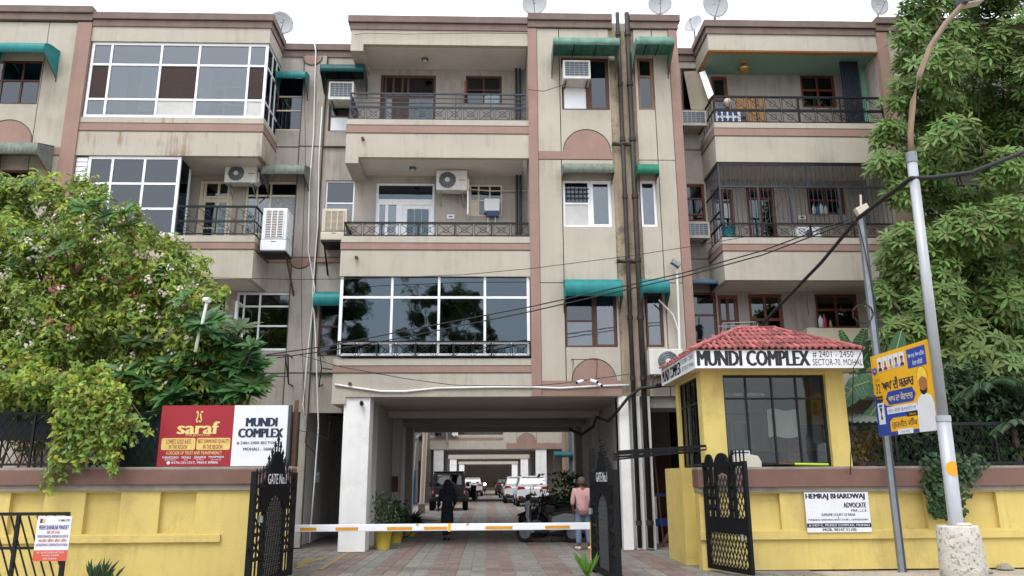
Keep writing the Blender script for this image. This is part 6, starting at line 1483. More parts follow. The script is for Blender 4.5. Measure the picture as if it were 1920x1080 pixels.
for k in range(360):
    f = rg.random(); y_ = 850+115*f; x_ = 1765+rg.uniform(-50, 60)*(1-f*.7)+(10 if y_ < 900 else 0)+(25 if rg.random() < .15 else 0); p = at(x_, y_, 14.62-rg.uniform(0, .06))
    for j in range(2): leaf4(m, p+rvec()*.05, (rvec()*.7+Vector((0, -.2, -.7))).normalized(), (Vector((0, -1, .3))+rvec()*.4).normalized(), rg.uniform(.09, .14), rg.uniform(.08, .11))
tag(m.build('foliage', LF_D, WV, fix=False), kind='stuff'); MB().tube([at(1775, 850, 14.6), at(1760, 910, 14.6), at(1772, 965, 14.6)], .01, 5).build('stem', BARK, WV)
def palm(label, px, py, Y, n, L):
    p = at(px, py, Y); t = thing('palm', label, 'palm', (p.x, Y, 0)); 
    for k in range(n):
        a = -1.2+2.4*k/(n-1); d = Vector((math.sin(a)*.9, -.45, .35)).normalized(); m = MB(); pts = []
        for i in range(9): f = i/8; pts.append(p+d*L*f+Vector((0, 0, -.55*L*f*f)))
        m.tube(pts, .012, 5)
        for i in range(1, 9):
            tn = (pts[i]-pts[i-1]).normalized(); s_ = tn.cross(Vector((0, 0, 1))).normalized()
            for h_ in (0, .33, .66):
                q = pts[i-1].lerp(pts[i], h_)
                for sg in (-1, 1): leaf4(m, q, (s_*sg+tn*.5+Vector((0, 0, -.45))).normalized(), Vector((0, -.3, 1)).normalized(), L*.28*(1-.5*i/9), .03)
        m.build('frond', LF_D, t, fix=False)
    MB().tube([(p.x, Y, 0), tuple(p)], [.09, .06], 8).build('trunk', BARK, t)
palm('palm fronds drooping behind the wall right of the lamp post', 1850, 735, 15.4, 7, 1.3)
palm('low palm fronds behind the wall at the right edge', 1900, 800, 15.2, 6, .9)
LF_B = M('banana_leaf', '#2f5a38', .4, .2, 2, trans=.3)
def banana(label, px, Y, leaves):
    b = at(px, 900, Y); t = thing('banana_plant', label, 'plant', (b.x, Y, 0), 'banana plants'); MB().tube([(b.x, Y, 0), (b.x, Y, 1.9)], [.09, .06], 8).build('stem', M('banana_stem', '#6a7a48', .7, .15), t)
    for pts, wd in leaves:
        P = [at(x, y, Y+dy) for x, y, dy in pts]; m = MB(); n = 14; rows = []
        for i in range(n+1):
            f = i/n*(len(P)-1); k = min(int(f), len(P)-2); q = P[k].lerp(P[k+1], f-k); tn = (P[k+1]-P[k]).normalized(); s_ = tn.cross(Vector((0, -1, .2))).normalized(); ww = wd*math.sin(math.pi*min(.97, .12+.85*i/n))**.6
            rag = rg.uniform(.75, 1.0); rows.append((q+s_*ww*rag+Vector((0, 0, -.2*ww)), q, q-s_*ww*rg.uniform(.75, 1)+Vector((0, 0, -.2*ww))))
        for a, b_ in zip(rows, rows[1:]):
            k = len(m.v); g_ = .08
            for s0, s1 in ((0, 1), (1, 2)):
                k = len(m.v); m.v += [tuple(a[s0]), tuple(a[s1]), tuple(b_[s1].lerp(a[s1], g_)), tuple(b_[s0].lerp(a[s0], g_))]; m.f.append((k, k+1, k+2, k+3))
        m.build('leaf', LF_B, t, fix=False); MB().tube(P, .015, 5).build('midrib', M('banana_stem', '#6a7a48'), t)
banana('banana plant with a big leaf curling over the wall right of the booth', 1650, 15.6, [([(1660, 740, 0), (1630, 715, -.1), (1600, 725, -.2), (1575, 765, -.3)], .26), ([(1665, 720, 0), (1680, 660, 0), (1690, 620, .1)], .2), ([(1655, 745, 0), (1625, 790, -.1), (1610, 810, -.1)], .16)])
banana('banana plant with ragged upright leaves behind the booth roof', 1600, 17.6, [([(1600, 700, 0), (1590, 660, 0), (1535, 640, 0), (1500, 662, -.1)], .2), ([(1605, 700, 0), (1612, 650, 0), (1622, 616, 0)], .22), ([(1605, 700, 0), (1640, 640, 0), (1668, 640, -.1)], .22), ([(1610, 700, 0), (1590, 650, 0), (1575, 618, 0)], .16)])
# weed at the foot of the right gate leaf
p = at(1102, 1085, 13.9); p.z = 0; t = thing('weed', 'small green weed at the foot of the right gate leaf', 'plant', tuple(p)); m = MB()
for k in range(16): leaf(m, p, Vector((rg.uniform(-.6, .6), rg.uniform(-.6, .3), 1)).normalized(), Vector((0, -1, .3)), rg.uniform(.25, .48), .05, .3)
m.build('leaves', M('weed_leaf', '#5d8a3a', .5, .2, isl=.3, trans=.3), t, fix=False); MB().tube([p, p+Vector((0, 0, .1))], .015, 5).build('stem', LF_D, t)
p = at(190, 1090, 13.9); p.z = 0; t = thing('weed', 'dark weed tuft at the base of the left wall', 'plant', tuple(p+Vector((0, 0, 0)))); m = MB()
for k in range(30): leaf(m, p+Vector((rg.uniform(-.2, .2), 0, .0)), Vector((rg.uniform(-.6, .6), rg.uniform(-.4, .2), 1)).normalized(), Vector((0, -1, .3)), rg.uniform(.15, .4), .05, .3)
m.build('leaves', LF_D, t, fix=False); MB().tube([p, p+Vector((0, 0, .1))], .015, 5).build('stem', LF_D, t)
# ---- fences and sheets behind the walls
t = thing('fence', 'black grille fence with dark green shade cloth on the left wall', 'fence', (-8, 14.4, levL[0]))
z0_, z1_ = levL[0], at(260, 772, 14.4).z
for x in [at(v, 820, 14.4).x for v in (-40, 60, 160, 232, 296, 420, 540)]: B(x-.02, x+.02, 14.4, 14.44, z0_, z1_).build('post', BLACK, t)
for z in (z0_+.06, z1_-.02): B(-12, at(540, 820, 14.4).x, 14.405, 14.435, z-.02, z+.02).build('rail', BLACK, t)
xa = at(-60, 830, 14.4).x
for k in range(34): 
    x = xa+k*.14; MB().bar((x, 14.42, z0_+.08), (x+.5, 14.42, z1_-.05), .014).build('lattice_bar', BLACK, t)
for k in range(34):
    x = xa+k*.14+.5; MB().bar((x, 14.43, z0_+.08), (x-.5, 14.43, z1_-.05), .014).build('lattice_bar', BLACK, t)
m = MB(); xa, xb = at(222, 820, 14.48).x, at(560, 820, 14.48).x; n = 40
for i in range(n+1): x = xa+(xb-xa)*i/n; y = 14.5+.02*math.sin(i*1.3); m.v += [(x, y, z0_), (x, y, z1_)]
for i in range(n): m.f.append((2*i, 2*i+2, 2*i+3, 2*i+1))
m.build('shade_cloth', M('dark_green_cloth', '#1f3a35', .9, .3, 6), t, fix=False)
t = thing('tarpaulin', 'black tarpaulin canopy under the creeper at the far left', 'canopy', tuple(at(40, 825, 14.7))); m = MB(); n = 14
P = [at(x, y, 14.7) for x, y in ((-70, 800), (-30, 775), (0, 760), (30, 750), (60, 747), (85, 752), (105, 775), (112, 800), (112, 826))]
for q in P: m.v += [tuple(q), tuple(q+Vector((0, 1.3, .12)))]
for i in range(len(P)-1): m.f.append((2*i, 2*i+2, 2*i+3, 2*i+1))
TARP = M('black_tarp', '#14181c', .55, .2, 5); m.build('canopy', TARP, t, smooth=True, fix=False)
MB().prism([(q.x, q.z) for q in P]+[(P[0].x, at(0, 826, 14.7).z)], 14.72, 14.73).build('flap', TARP, t); MB().tube([P[7], (P[7].x, 14.7, 0)], .02).build('pole', BLACK, t)
t = thing('fence', 'black mesh fence panel on the wall right of the booth', 'fence', (9, 14.95, levR[0])); z0_, z1_ = levR[0], at(1620, 795, 14.95).z
xa, xb = bxr+.02, 15
for z in (z0_+.05, z1_): B(xa, xb, 14.95, 14.98, z-.03, z+.03).build('rail', BLACK, t)
for x in (xa+.02, xa+.95, xa+1.9, xa+2.9, xa+3.9): B(x-.02, x+.02, 14.951, 14.979, z0_, z1_).build('post', BLACK, t)
tag(diamond(MB(), xa, xa+3.2, z0_+.05, z1_, .12, .012, 0).build('mesh_infill', BLACK, t, fix=False), kind='stuff')
for o in t.children:
    if o.name.startswith('mesh_infill'): o.location.y += 14.96-0
t2 = thing('corrugated_sheet', 'weathered corrugated sheet edge above the fence right of the booth', 'sheet', tuple(at(1620, 788, 14.95))); m = MB(); xa, xb = at(1592, 790, 14.9).x, at(1668, 790, 14.9).x; n = 48
for i in range(n+1):
    x = xa+(xb-xa)*i/n; z = z1_+.04+.02*math.sin(i*.9); m.v += [(x, 14.85, z), (x, 15.7, z+.2)]
for i in range(n): m.f.append((2*i, 2*i+2, 2*i+3, 2*i+1))
o = m.build('sheet', GREYF, t2, smooth=True, fix=False); o.modifiers.new('t', 'SOLIDIFY').thickness = .012
B(xa, xb, 15.0, 15.04, z1_-.02, z1_+.015).build('batten', RUST, t2)
t = thing('yellow_croton', 'yellow-leaved shrub seen through the mesh fence right of the booth', 'shrub', tuple(at(1625, 860, 15.3))); m = MB()
for k in range(160):
    p = at(rg.uniform(1600, 1655), rg.uniform(805, 868), rg.uniform(15.2, 15.6)); leaf(m, p, (rvec()+Vector((0, -.3, .1))).normalized(), (Vector((0, -.8, .4))+rvec()*.5).normalized(), rg.uniform(.12, .24), .05, .3)
tag(m.build('foliage', M('croton_leaf', '#8f7a22', .5, .3, 3, isl=.5, trans=.2), t, fix=False), kind='stuff'); q = at(1625, 890, 15.4); MB().tube([(q.x, 15.4, 0), (q.x, 15.4, 2)], .02).build('stem', BARK, t)
# white bent lamp pole end poking out of the creeper
t = thing('white_spout', 'white painted pipe with hooked end rising out of the bush', 'pipe', tuple(at(372, 640, 14.5))); P = [at(x, y, 14.5) for x, y in ((366, 660), (372, 630), (378, 612), (386, 575), (389, 562))]; MB().tube(P, .03, 8).build('pipe', WH, t, smooth=True); MB().tube([P[-1]-Vector((.06, 0, .0)), P[-1]+Vector((.05, -.05, -.02))], .05, 8).build('head', WH, t)
# trees across the street behind the viewer, mirrored in the dark glazing
for lab, loc, s in (('tall dark tree mirrored in the left panes of the dark glazing', (-9.5, -9, 0), 1.12), ('broad tree mirrored in the middle panes of the dark glazing', (-1.0, -10, 0), .86)):
    r_ = thing('street_tree', lab, 'tree', (0, 0, 0), 'street trees mirrored in the glass')
    for ch in T.children:
        if ch.name.startswith(('crown', 'trunk', 'branches')):
            c = ch.copy(); COL.objects.link(c); c.parent = r_; c.name = ch.name.split('.')[0]
    place(r_, loc, R(140), s)
# ================================================================== inner courtyard and further blocks
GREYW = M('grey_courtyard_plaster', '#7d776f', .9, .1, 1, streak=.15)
def back_block(label, Y, top=13.8, full=True):
    t = thing('apartment_block', label, 'building', (0, Y, 0), 'apartment blocks')
    z0 = .2
    B(-3.7, 1.1, Y, Y+1.3, 3.57, 4.5).build('balcony', BEIGE, t); B(-3.712, 1.1, Y-.012, Y-.001, 4.15, 4.32).build('band', BROWN, t)
    B(1.1, 5.2, Y, Y+1.3, 3.57, top).build('wall', BEIGE, t); B(4.95, 5.21, Y-.02, Y-.001, 0, top).build('pilaster', BROWN, t)
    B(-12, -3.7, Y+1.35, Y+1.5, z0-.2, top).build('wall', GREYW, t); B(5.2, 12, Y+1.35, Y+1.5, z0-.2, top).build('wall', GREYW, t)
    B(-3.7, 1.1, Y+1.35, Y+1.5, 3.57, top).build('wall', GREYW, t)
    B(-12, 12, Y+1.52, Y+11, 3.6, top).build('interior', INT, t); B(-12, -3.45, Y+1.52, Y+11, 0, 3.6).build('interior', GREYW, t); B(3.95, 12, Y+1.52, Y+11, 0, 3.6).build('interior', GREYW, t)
    B(-3.44, 3.94, Y+.2, Y+11, 3.555, 3.569).build('ceiling', SOFF, t)
    for a, b in ((-3.44, -2.81), (3.23, 3.93)): B(a, b, Y+.06, Y+.7, z0-.2, 3.568).build('pillar', WHITEP, t)
    for a, b in ((-3.44, -3.0), (3.4, 3.94)): B(a, b, Y+1.4, Y+11, z0-.2, 3.554).build('underpass_wall', UNDER, t)
    if full:
        glazing(t, (2.0, 3.3, 4.95, 6.3), Y-.03, (2.65,), (5.6,), UPVC, GREYGL, .07)
        for x in (2.0, 3.3): B(x-.011, x+.011, Y-.013, Y-.001, 3.95, top).build('groove', GROOVE, t)
        halfdisc(t, 2.65, 3.95, .62, Y, True); B(1.3, 4.95, Y-.013, Y-.001, 3.58, 3.95).build('band', BROWN, t)
        for zz in (9.78, 6.55): B(-3.7, 1.1, Y, Y+1.3, zz, zz+1.05).build('balcony', BEIGE, t)
        railing(t, -3.65, 1.05, Y+.07, 5.0, (4.55,), ((4.56, 4.93),), BLACK, .38, 'x', posts=4)
        for x0, x1, z0_, z1_, nm in ((-3.0, -1.5, 4.6, 6.3, 'door'), (-1.0, .4, 5.1, 6.3, 'window'), (-9.5, -8.2, 1.2, 2.6, 'window'), (-6.3, -4.4, .2, 2.9, 'door'), (5.9, 6.6, .4, 2.6, 'door'), (-7.5, -4.3, 4.2, 6.2, 'window'), (5.6, 7.2, 4.4, 6.2, 'window')): glazing(t, (x0, x1, z0_, z1_), Y+1.28, ((x0+x1)/2,), (), WOOD, DARKGL, .08, nm)
    return t
back_block('second beige block seen through the underpass across the courtyard', 52.4)
back_block('third block glimpsed far down the driveway', 75.6, full=False)
back_block('fourth block with the innermost white pillars at the end of the drive', 102.0, full=False)
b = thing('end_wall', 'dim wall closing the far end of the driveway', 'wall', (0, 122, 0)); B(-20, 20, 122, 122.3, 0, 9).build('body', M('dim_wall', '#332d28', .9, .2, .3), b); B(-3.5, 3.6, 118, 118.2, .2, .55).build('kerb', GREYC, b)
struct(B(-3.3, 3.4, 100.5, 100.8, .2, .36).build('kerb', GREYC))
# clothes on the second block balcony
for k, (lab, px, w_, mt) in enumerate((('dark cloth drying on the second block balcony', 836, 30, GRIL), ('white cloth drying on the second block balcony', 853, 12, UPVC), ('black cloth drying at the end of the second block balcony', 822, 14, BLACK), ('grey cloth hanging low on the second block balcony', 838, 4, ACG))):
    Yc = 52.3; a, b_ = at(px-w_/2, 812, Yc), at(px+w_/2, 812, Yc); m = MB(); n = 12; h = .55 if k < 3 else 1.1
    for i in range(n+1): x = a.x+(b_.x-a.x)*i/n; m.v += [(x, Yc-.05-k*.01+.03*math.sin(i*1.7), 4.98), (x, Yc-.05-k*.01+.04*math.sin(i*1.7+1), 4.98-h+.05*math.sin(i))]
    for i in range(n): m.f.append((2*i, 2*i+2, 2*i+3, 2*i+1))
    tag(m.build('drying_cloth', mt, smooth=True, fix=False), lab, 'cloth', 'clothes on the far balcony')
awning('green awning on the courtyard tower seen through the underpass on the right', (1040, 846, 1075, 858), 45.0, .8, DKTEAL, 'barrel')
t = thing('side_block', 'grey courtyard building side right of the parked white car', 'building', (6.5, 45, 0)); B(5.0, 9, 45.0, 50, 0, 9).build('wall', GREYW, t); B(4.6, 4.8, 44.6, 44.8, 0, 9).build('pipe', GRIL, t); glazing(t, (5.2, 6.2, .5, 2.3), 44.93, (), (), WOOD, DARKGL, .08, 'door')
t = thing('side_block', 'dark courtyard building side left of the jeep', 'building', (-7.5, 46, 0)); B(-10, -4.3, 46, 51, 0, 9).build('wall', GREYW, t); glazing(t, (-6.3, -4.6, 2.6, 4.8), 45.93, (-5.4,), (3.7,), BLACK, DARKGL, .06); glazing(t, (-5.9, -4.6, .2, 2.2), 45.93, (-5.2,), (), BLACK, DARKGL, .06, 'door'); B(-6.6, -4.3, 45.9, 45.998, 2.2, 2.6).build('band', BROWN, t); B(-4.75, -4.35, 45.9, 45.995, 1.9, 2.9).build('notice', SIGNW, t)
# poles, boards and pots in the courtyard
P = [at(768, 945, 31), at(773, 900, 31), at(778, 830, 31), at(782, 820, 31), at(792, 812, 30.8)]; tag(MB().tube(P, .05, 8).build('bent_pipe', WH, smooth=True), 'white pipe with bent top at the left end of the underpass', 'pipe')
a, b_ = at(791, 945, 36), at(798, 800, 36); t = thing('concrete_pole', 'slim beige pole standing beside the jeep', 'pole', (a.x, 36, .2)); MB().tube([a, b_], .11, 10).build('post', CREAMF, t); MB().box(a.x-.15, a.x+.15, 35.85, 36.15, .15, a.z).build('foot', GREYC, t)
t, b = slabthing('blue_sheet', 'pale blue sheet propped at the left end of the underpass', 'panel', (767, 882, 780, 946), 32, .06, M('pale_blue_sheet', '#5d93bd', .5, .1)); 
for k in range(1, 4): B(b[0]+.07*k, b[0]+.07*k+.01, 31.992, 31.9995, b[2], b[3]).build('rib', M('pale_blue_rib', '#47789f', .5), t)
t = thing('stone_mound', 'grey kerb mound at the left beside the jeep', 'kerb', tuple(at(790, 968, 30))); m = MB().lathe([(.75, 0), (.68, .12), (.45, .2), (.01, .22)], (at(800, 968, 30.5).x, 30.5, .12), 18); m.v = [(x, y, z+.02*mnoise.noise(Vector((x*3, y*3, 0)))) for x, y, z in m.v]; m.build('mound', GREYC, t, smooth=True); B(-3.2, -2.6, 30.9, 31.2, .1, .3).build('kerb', GREYC, t)
t, b = slabthing('fuse_box', 'dark red fuse box on the left underpass pier', 'box', (735, 893, 746, 922), 24.3, .12, M('dark_red_paint', '#4c2822', .6, .15)); B(b[0]+.03, b[1]-.03, 24.29, 24.2995, b[2]+.05, b[3]-.05).build('door', M('dark_red_paint'  , '#4c2822'), t)
YELP = M('yellow_pot_plastic', '#c9b44c', .5, .08, 3, streak=.1, stain=.3, stainc='#8f8440')
def pot(label, px, py, h, r, leafn, L, mat, ht, spread, spiky=False):
    d_ = CM @ Vector(((px-960)/FPX, -(py-540)/FPX, -1.0)); q = Vector((0, 0, CAM_H))+d_*(-CAM_H/d_.z); q.z = 0
    t = thing('potted_plant', label, 'potted plant', tuple(q), 'potted plants')
    MB().lathe([(r*.72, 0), (r*.95, h*.9), (r*1.05, h*.9), (r*1.05, h), (r*.9, h), (r*.85, h*.85)], tuple(q), 20, cap=False).build('pot', YELP, t, smooth=True); MB().lathe([(.001, h*.88), (r*.88, h*.88)], tuple(q), 16, cap=False).build('soil', SOIL, t)
    m = MB()
    for k in range(leafn):
        if spiky: leaf(m, q+Vector((0, 0, h)), Vector((rg.uniform(-1, 1), rg.uniform(-1, .6), rg.uniform(.4, 1.6))).normalized(), Vector((0, -.5, 1)), L*rg.uniform(.6, 1.1), .07, .4)
        else:
            p = q+Vector((rg.gauss(0, spread), rg.gauss(0, spread), h+rg.uniform(.1, ht))); leaf4(m, p, (rvec()+Vector((0, -.2, -.2))).normalized(), (Vector((0, -.4, .8))+rvec()*.4).normalized(), L*rg.uniform(.7, 1.2), L*.5)
    m.build('leaves', mat, t, fix=False); sm = MB()
    for k in range(5): sm.tube([q+Vector((0, 0, h*.85)), q+Vector((rg.uniform(-.15, .15), rg.uniform(-.1, .1), h+ht*.7))], [.014, .006], 5)
    sm.build('stems', BARK, t); return t
pot('tall yellow pot with an airy green shrub beside the white pillar', 718, 1030, .52, .22, 200, .12, LF_D, .8, .17)
pot('short yellow pot with dark leafy shrub behind the tall yellow pot', 742, 1018, .34, .2, 220, .13, LF_D, .75, .15)
pot('dark spiky potted plant at the right of the yellow pots', 768, 1005, .3, .2, 70, .55, LF_D, .5, .2, True)
pot('tall leafy potted plant behind the motorcycles by the man in pink', 1066, 990, .5, .25, 320, .2, LF_P, 1.4, .3)
# ================================================================== vehicles
TYRE = M('tyre_rubber', '#17171a', .9, .15); RIM = M('alloy_rim', '#6d7074', .4, .1, metal=.5); TAIL = M('tail_light_red', '#8f1f22', .25, .08); CARGL = GLASS('car_glass', (.06, .075, .08, 1), .3, .02, (.8, .9, .95, 1))
def wheel(par, x, y, z, r, w_, axis='x'):
    o = MB().lathe([(r*.62, -w_/2), (r*.9, -w_/2), (r, -w_*.35), (r, w_*.35), (r*.9, w_/2), (r*.62, w_/2)], (x, y, z), 22, axis, cap=False).build('wheel', TYRE, par, smooth=False)
    MB().lathe([(.01, -w_*.36), (r*.22, -w_*.36), (r*.6, -w_*.3), (r*.64, -w_*.48), (r*.64, w_*.48), (r*.6, w_*.3), (.01, w_*.36)], (x, y, z), 18, axis).build('rim', RIM, o); return o
def jeep(label):
    t = thing('off_road_car', label, 'car', (0, 0, 0), 'parked cars'); P = M('matt_charcoal_paint', '#262a2e', .45, .08); D = M('black_trim', '#131416', .7)
    B(-.80, .80, .12, 2.5, .5, 1.12).build('body', P, t, bevel=.05); B(-.66, .66, 2.5, 3.75, .55, 1.1).build('bonnet', P, t, bevel=.06)
    sec = lambda y, w0, w1, z0, z1: [(-w0, y, z0), (w0, y, z0), (w1, y, z1), (-w1, y, z1)]
    MB().rings([sec(.14, .79, .73, 1.121, 1.74), sec(1.9, .79, .73, 1.121, 1.76), sec(2.35, .77, .71, 1.121, 1.7)]).build('cabin', P, t, bevel=.03)
    B(-.74, .74, .12, 2.1, 1.761, 1.83).build('roof', D, t, bevel=.03)
    m = MB().add([(-.62, .128, 1.18), (.62, .128, 1.18), (.58, .116, 1.66), (-.58, .116, 1.66)], [(0, 1, 2, 3)]); o = m.build('rear_window', CARGL, t, fix=False); o.modifiers.new('t', 'SOLIDIFY').thickness = .01
    for s in (-1, 1):
        for a, b in ((.3, 1.05), (1.15, 2.0)): MB().add([(s*.795, a, 1.2), (s*.795, b, 1.2), (s*.752, b, 1.64), (s*.752, a, 1.64)], [(0, 1, 2, 3)]).build('side_window', CARGL, t, fix=False)
        B(s*.80, s*.70, .075, .13, .72, 1.02).build('tail_light', TAIL, t, bevel=.012); B(s*.765, s*.735, .07, .076, .82, .9).build('lamp_inset', SIGNW, t)
        for y in (.75, 3.05): MB().prismx([(y+.52*math.cos(R(k*18)), .42+.46*math.sin(R(k*18))) for k in range(11)], s*.78, s*.95).build('wheel_arch', D, t, bevel=.02); wheel(t, s*.80, y, .38, .38, .26)
        B(s*1.02, s*.84, 2.05, 2.15, 1.1, 1.32).build('mirror', D, t, bevel=.02)
    B(-.86, .86, -.04, .12, .42, .62).build('bumper', D, t, bevel=.03); B(-.76, .76, 3.75, 3.9, .45, .62).build('bumper', D, t, bevel=.03)
    m = MB().torus((.02, -.02, .98), .29, .1, 'y', 24, 8).build('spare_wheel', TYRE, t, smooth=True); MB().lathe([(.01, -.06), (.2, -.05), (.22, .04)], (.02, -.02, .98), 18, 'y').build('rim', D, m)
    B(-.62, -.3, .1, .119, .66, .74).build('number_plate', SIGNW, t); B(.3, .36, .09, .119, .9, 1.05).build('handle', D, t); return t
def suv(label, col, name):
    t = thing('car', label, 'car', (0, 0, 0), 'parked cars'); P = M(name, col, .25, .04, spec=.6); D = M('black_trim', '#131416', .7)
    def ring(y, w, z0, zb, inset=.0): return [(-w*.9, y, z0), (w*.9, y, z0), (w, y, z0+.16), (w, y, zb-.14), (w*.95, y, zb), (-w*.95, y, zb), (-w, y, zb-.14), (-w, y, z0+.16)]
    MB().rings([ring(0, .78, .42, .95), ring(.06, .85, .36, 1.02), ring(.5, .88, .3, 1.04), ring(2.4, .89, .28, 1.0), ring(3.5, .88, .3, .96), ring(4.05, .82, .34, .82), ring(4.2, .7, .4, .7)]).build('body', P, t, smooth=False, bevel=.03)
    def g_(y, w, zb, wt, zt): return [(-w, y, zb), (w, y, zb), (wt, y, zt-.05), (wt*.92, y, zt), (-wt*.92, y, zt), (-wt, y, zt-.05)]
    MB().rings([g_(.1, .8, .98, .72, 1.18), g_(.38, .82, 1.0, .66, 1.56), g_(1.0, .83, 1.0, .66, 1.62), g_(1.9, .83, .98, .66, 1.62), g_(2.55, .81, .96, .62, 1.5), g_(3.1, .78, .94, .6, 1.0)]).build('cabin', P, t, bevel=.015)
    m = MB().add([(-.69, .10, 1.1), (.69, .10, 1.1), (.58, .33, 1.49), (-.58, .33, 1.49)], [(0, 1, 2, 3)]); m.build('rear_window', GLASS('pale_car_glass', (.1, .12, .12, 1), .42, .03, (.85, .95, 1, 1)), t, fix=False)
    B(-.6, .6, .3, .42, 1.545, 1.575).build('spoiler', P, t)
    for s in (-1, 1):
        for a, b in ((.75, 1.5), (1.56, 2.35)): MB().add([(s*.845, a, 1.05), (s*.845, b, 1.05), (s*.69, b-.05, 1.53), (s*.69, a+.06, 1.53)], [(0, 1, 2, 3)]).build('side_window', CARGL, t, fix=False)
        MB().prism([(s*.86, .9), (s*.42, .93), (s*.46, 1.03), (s*.8, 1.06)], -.012, .2).build('tail_light', TAIL, t, bevel=.01); MB().prism([(s*.8, .5), (s*.5, .5), (s*.55, .56), (s*.8, .57)], -.02, .08).build('reflector', TAIL, t)
        for y in (.75, 3.35): wheel(t, s*.8, y, .34, .34, .21)
        B(s*1.0, s*.88, 2.4, 2.52, 1.02, 1.16).build('mirror', P, t, bevel=.02); B(s*.64, s*.6, .5, 2.2, 1.62, 1.66).build('roof_rail', STEEL, t)
    B(-.8, .8, -.02, .1, .3, .5).build('bumper', D, t, bevel=.03); B(-.24, .24, -.02, -.004, .7, .8).build('number_plate', CREAMF, t); MB().bar((-.02, .07, 1.12), (.4, .12, 1.18), .015).build('wiper', D, t); return t
q = at(841, 950, 38.6); place(jeep('dark grey boxy off-road car with spare wheel on its tailgate'), (q.x, 38.6, .2), R(2))
q = at(1000, 950, 43.5); place(suv('white car with red tail lights parked on the right of the drive', '#c9ccd0', 'white_car_paint'), (q.x, 43.5, .2), R(1))
q = at(972, 945, 50.0); place(suv('second white car parked ahead of the first white car', '#c9ccd0', 'white_car_paint'), (q.x, 50.0, .2), 0)
q = at(886, 930, 72); place(suv('distant white car on the left behind the motorcycles', '#c9ccd0', 'white_car_paint'), (q.x, 72, .2), 0)
q = at(947, 930, 76); place(suv('distant dark car on the right near the yellow post', '#26282c', 'black_car_paint'), (q.x, 76, .2), 0)
SEAT = M('black_seat', '#121214', .6, .1)
def two_wheeler(label, body, kind, group='parked two-wheelers'):
    t = thing('scooter' if kind == 's' else 'motorcycle', label, 'scooter' if kind == 's' else 'motorcycle', (0, 0, 0), group); D = M('black_trim', '#131416', .7)
    r = .25 if kind == 's' else .31
    for x in (-.62, .64): wheel(t, x, 0, r, r, .11, 'y')
    if kind == 's':
        MB().rings([[(x, -w, z0), (x, w, z0), (x, w*.8, z1), (x, -w*.8, z1)] for x, w, z0, z1 in ((-.95, .07, .55, .68), (-.8, .16, .42, .74), (-.4, .2, .32, .74), (-.1, .17, .28, .66), (-.02, .15, .26, .3))]).build('body', body, t, bevel=.03)
        B(-.05, .42, -.15, .15, .24, .3).build('floorboard', D, t, bevel=.02)
        MB().prism([(.36, .26), (.46, .24), (.6, .7), (.56, .95), (.48, .95), (.5, .6)], -.2, .2).build('leg_shield', body, t, bevel=.03)
        MB().prism([(-.92, .69), (-.1, .67), (-.08, .75), (-.5, .82), (-.9, .8)], -.14, .14).build('seat', SEAT, t, bevel=.03)
        MB().prism([(.42, .93), (.6, .93), (.64, 1.02), (.5, 1.08)], -.17, .17).build('headlamp_cowl', body, t, bevel=.03)
        MB().prism([(.35, .3), (.62, .53), (.9, .42), (.93, .34), (.88, .36), (.62, .5)], -.07, .07).build('mudguard', body, t)
    else:
        MB().prism([(-.5, .72), (-.15, .7), (.05, .72), (.1, .78), (-.1, .82), (-.85, .86), (-.88, .8)], -.13, .13).build('seat', SEAT, t, bevel=.03)
        MB().rings([[(x, -w, z0), (x, w, z0), (x, w, z1-.06), (x, w*.5, z1), (x, -w*.5, z1), (x, -w, z1-.06)] for x, w, z0, z1 in ((-.05, .09, .7, .82), (.1, .14, .68, .93), (.35, .15, .68, .97), (.5, .08, .76, .9))]).build('tank', body, t, bevel=.015)
        B(-.15, .3, -.15, .15, .3, .62).build('engine', M('engine_metal', '#4b4d50', .4, .15, metal=.5), t, bevel=.04); MB().tube([(.2, -.12, .35), (-.1, -.17, .28), (-.8, -.19, .36)], [.03, .03, .05], 8).build('exhaust', RIM, t)
        MB().prism([(-.95, .62), (-.4, .6), (-.35, .72), (-.9, .8)], -.11, .11).build('tail_panel', body, t, bevel=.02); MB().torus((.64, 0, r), r+.045, .025, 'y', 18, 4).build('mudguard', body, t)
        MB().bar((.5, 0, .75), (-.2, 0, .6), .06).bar((-.2, 0, .6), (-.62, 0, .32), .05).build('frame', D, t)
    m = MB().tube([(.64, -.07, r), (.5, -.06, .95)], .02, 6).tube([(.64, .07, r), (.5, .06, .95)], .02, 6); m.build('fork', RIM, t)
    MB().tube([(.36, -.36, 1.03), (.46, -.2, 1.06), (.48, 0, 1.0), (.46, .2, 1.06), (.36, .36, 1.03)], .016, 6).build('handlebar', D, t)
    for s in (-1, 1):
        MB().tube([(.36, s*.36, 1.03), (.3, s*.38, 1.02)], .022, 6).build('grip', D, t); m = MB().tube([(.44, s*.25, 1.06), (.42, s*.34, 1.22)], .007, 5); m.lathe([(.001, -.012), (.055, -.01), (.055, .01), (.001, .012)], (.42, s*.36, 1.25), 10, 'x'); m.build('mirror', D, t)
    MB().lathe([(.001, .1), (.09, .07), (.1, 0)], (.56, 0, .9), 14, 'x').build('headlamp', RIM, t); B(-.98, -.93, -.08, .08, .6, .68).build('tail_light', TAIL, t); MB().bar((-.05, .1, .28), (-.1, .22, .02), .02).build('stand', D, t)
    return t
GREYS = M('silver_grey_paint', '#6d7278', .35, .06); BLK = M('gloss_black_paint', '#101114', .3, .06); DRED = M('dark_red_gloss', '#4d1419', .3, .08); NAVYP = M('dark_blue_gloss', '#1a2438', .3, .08)
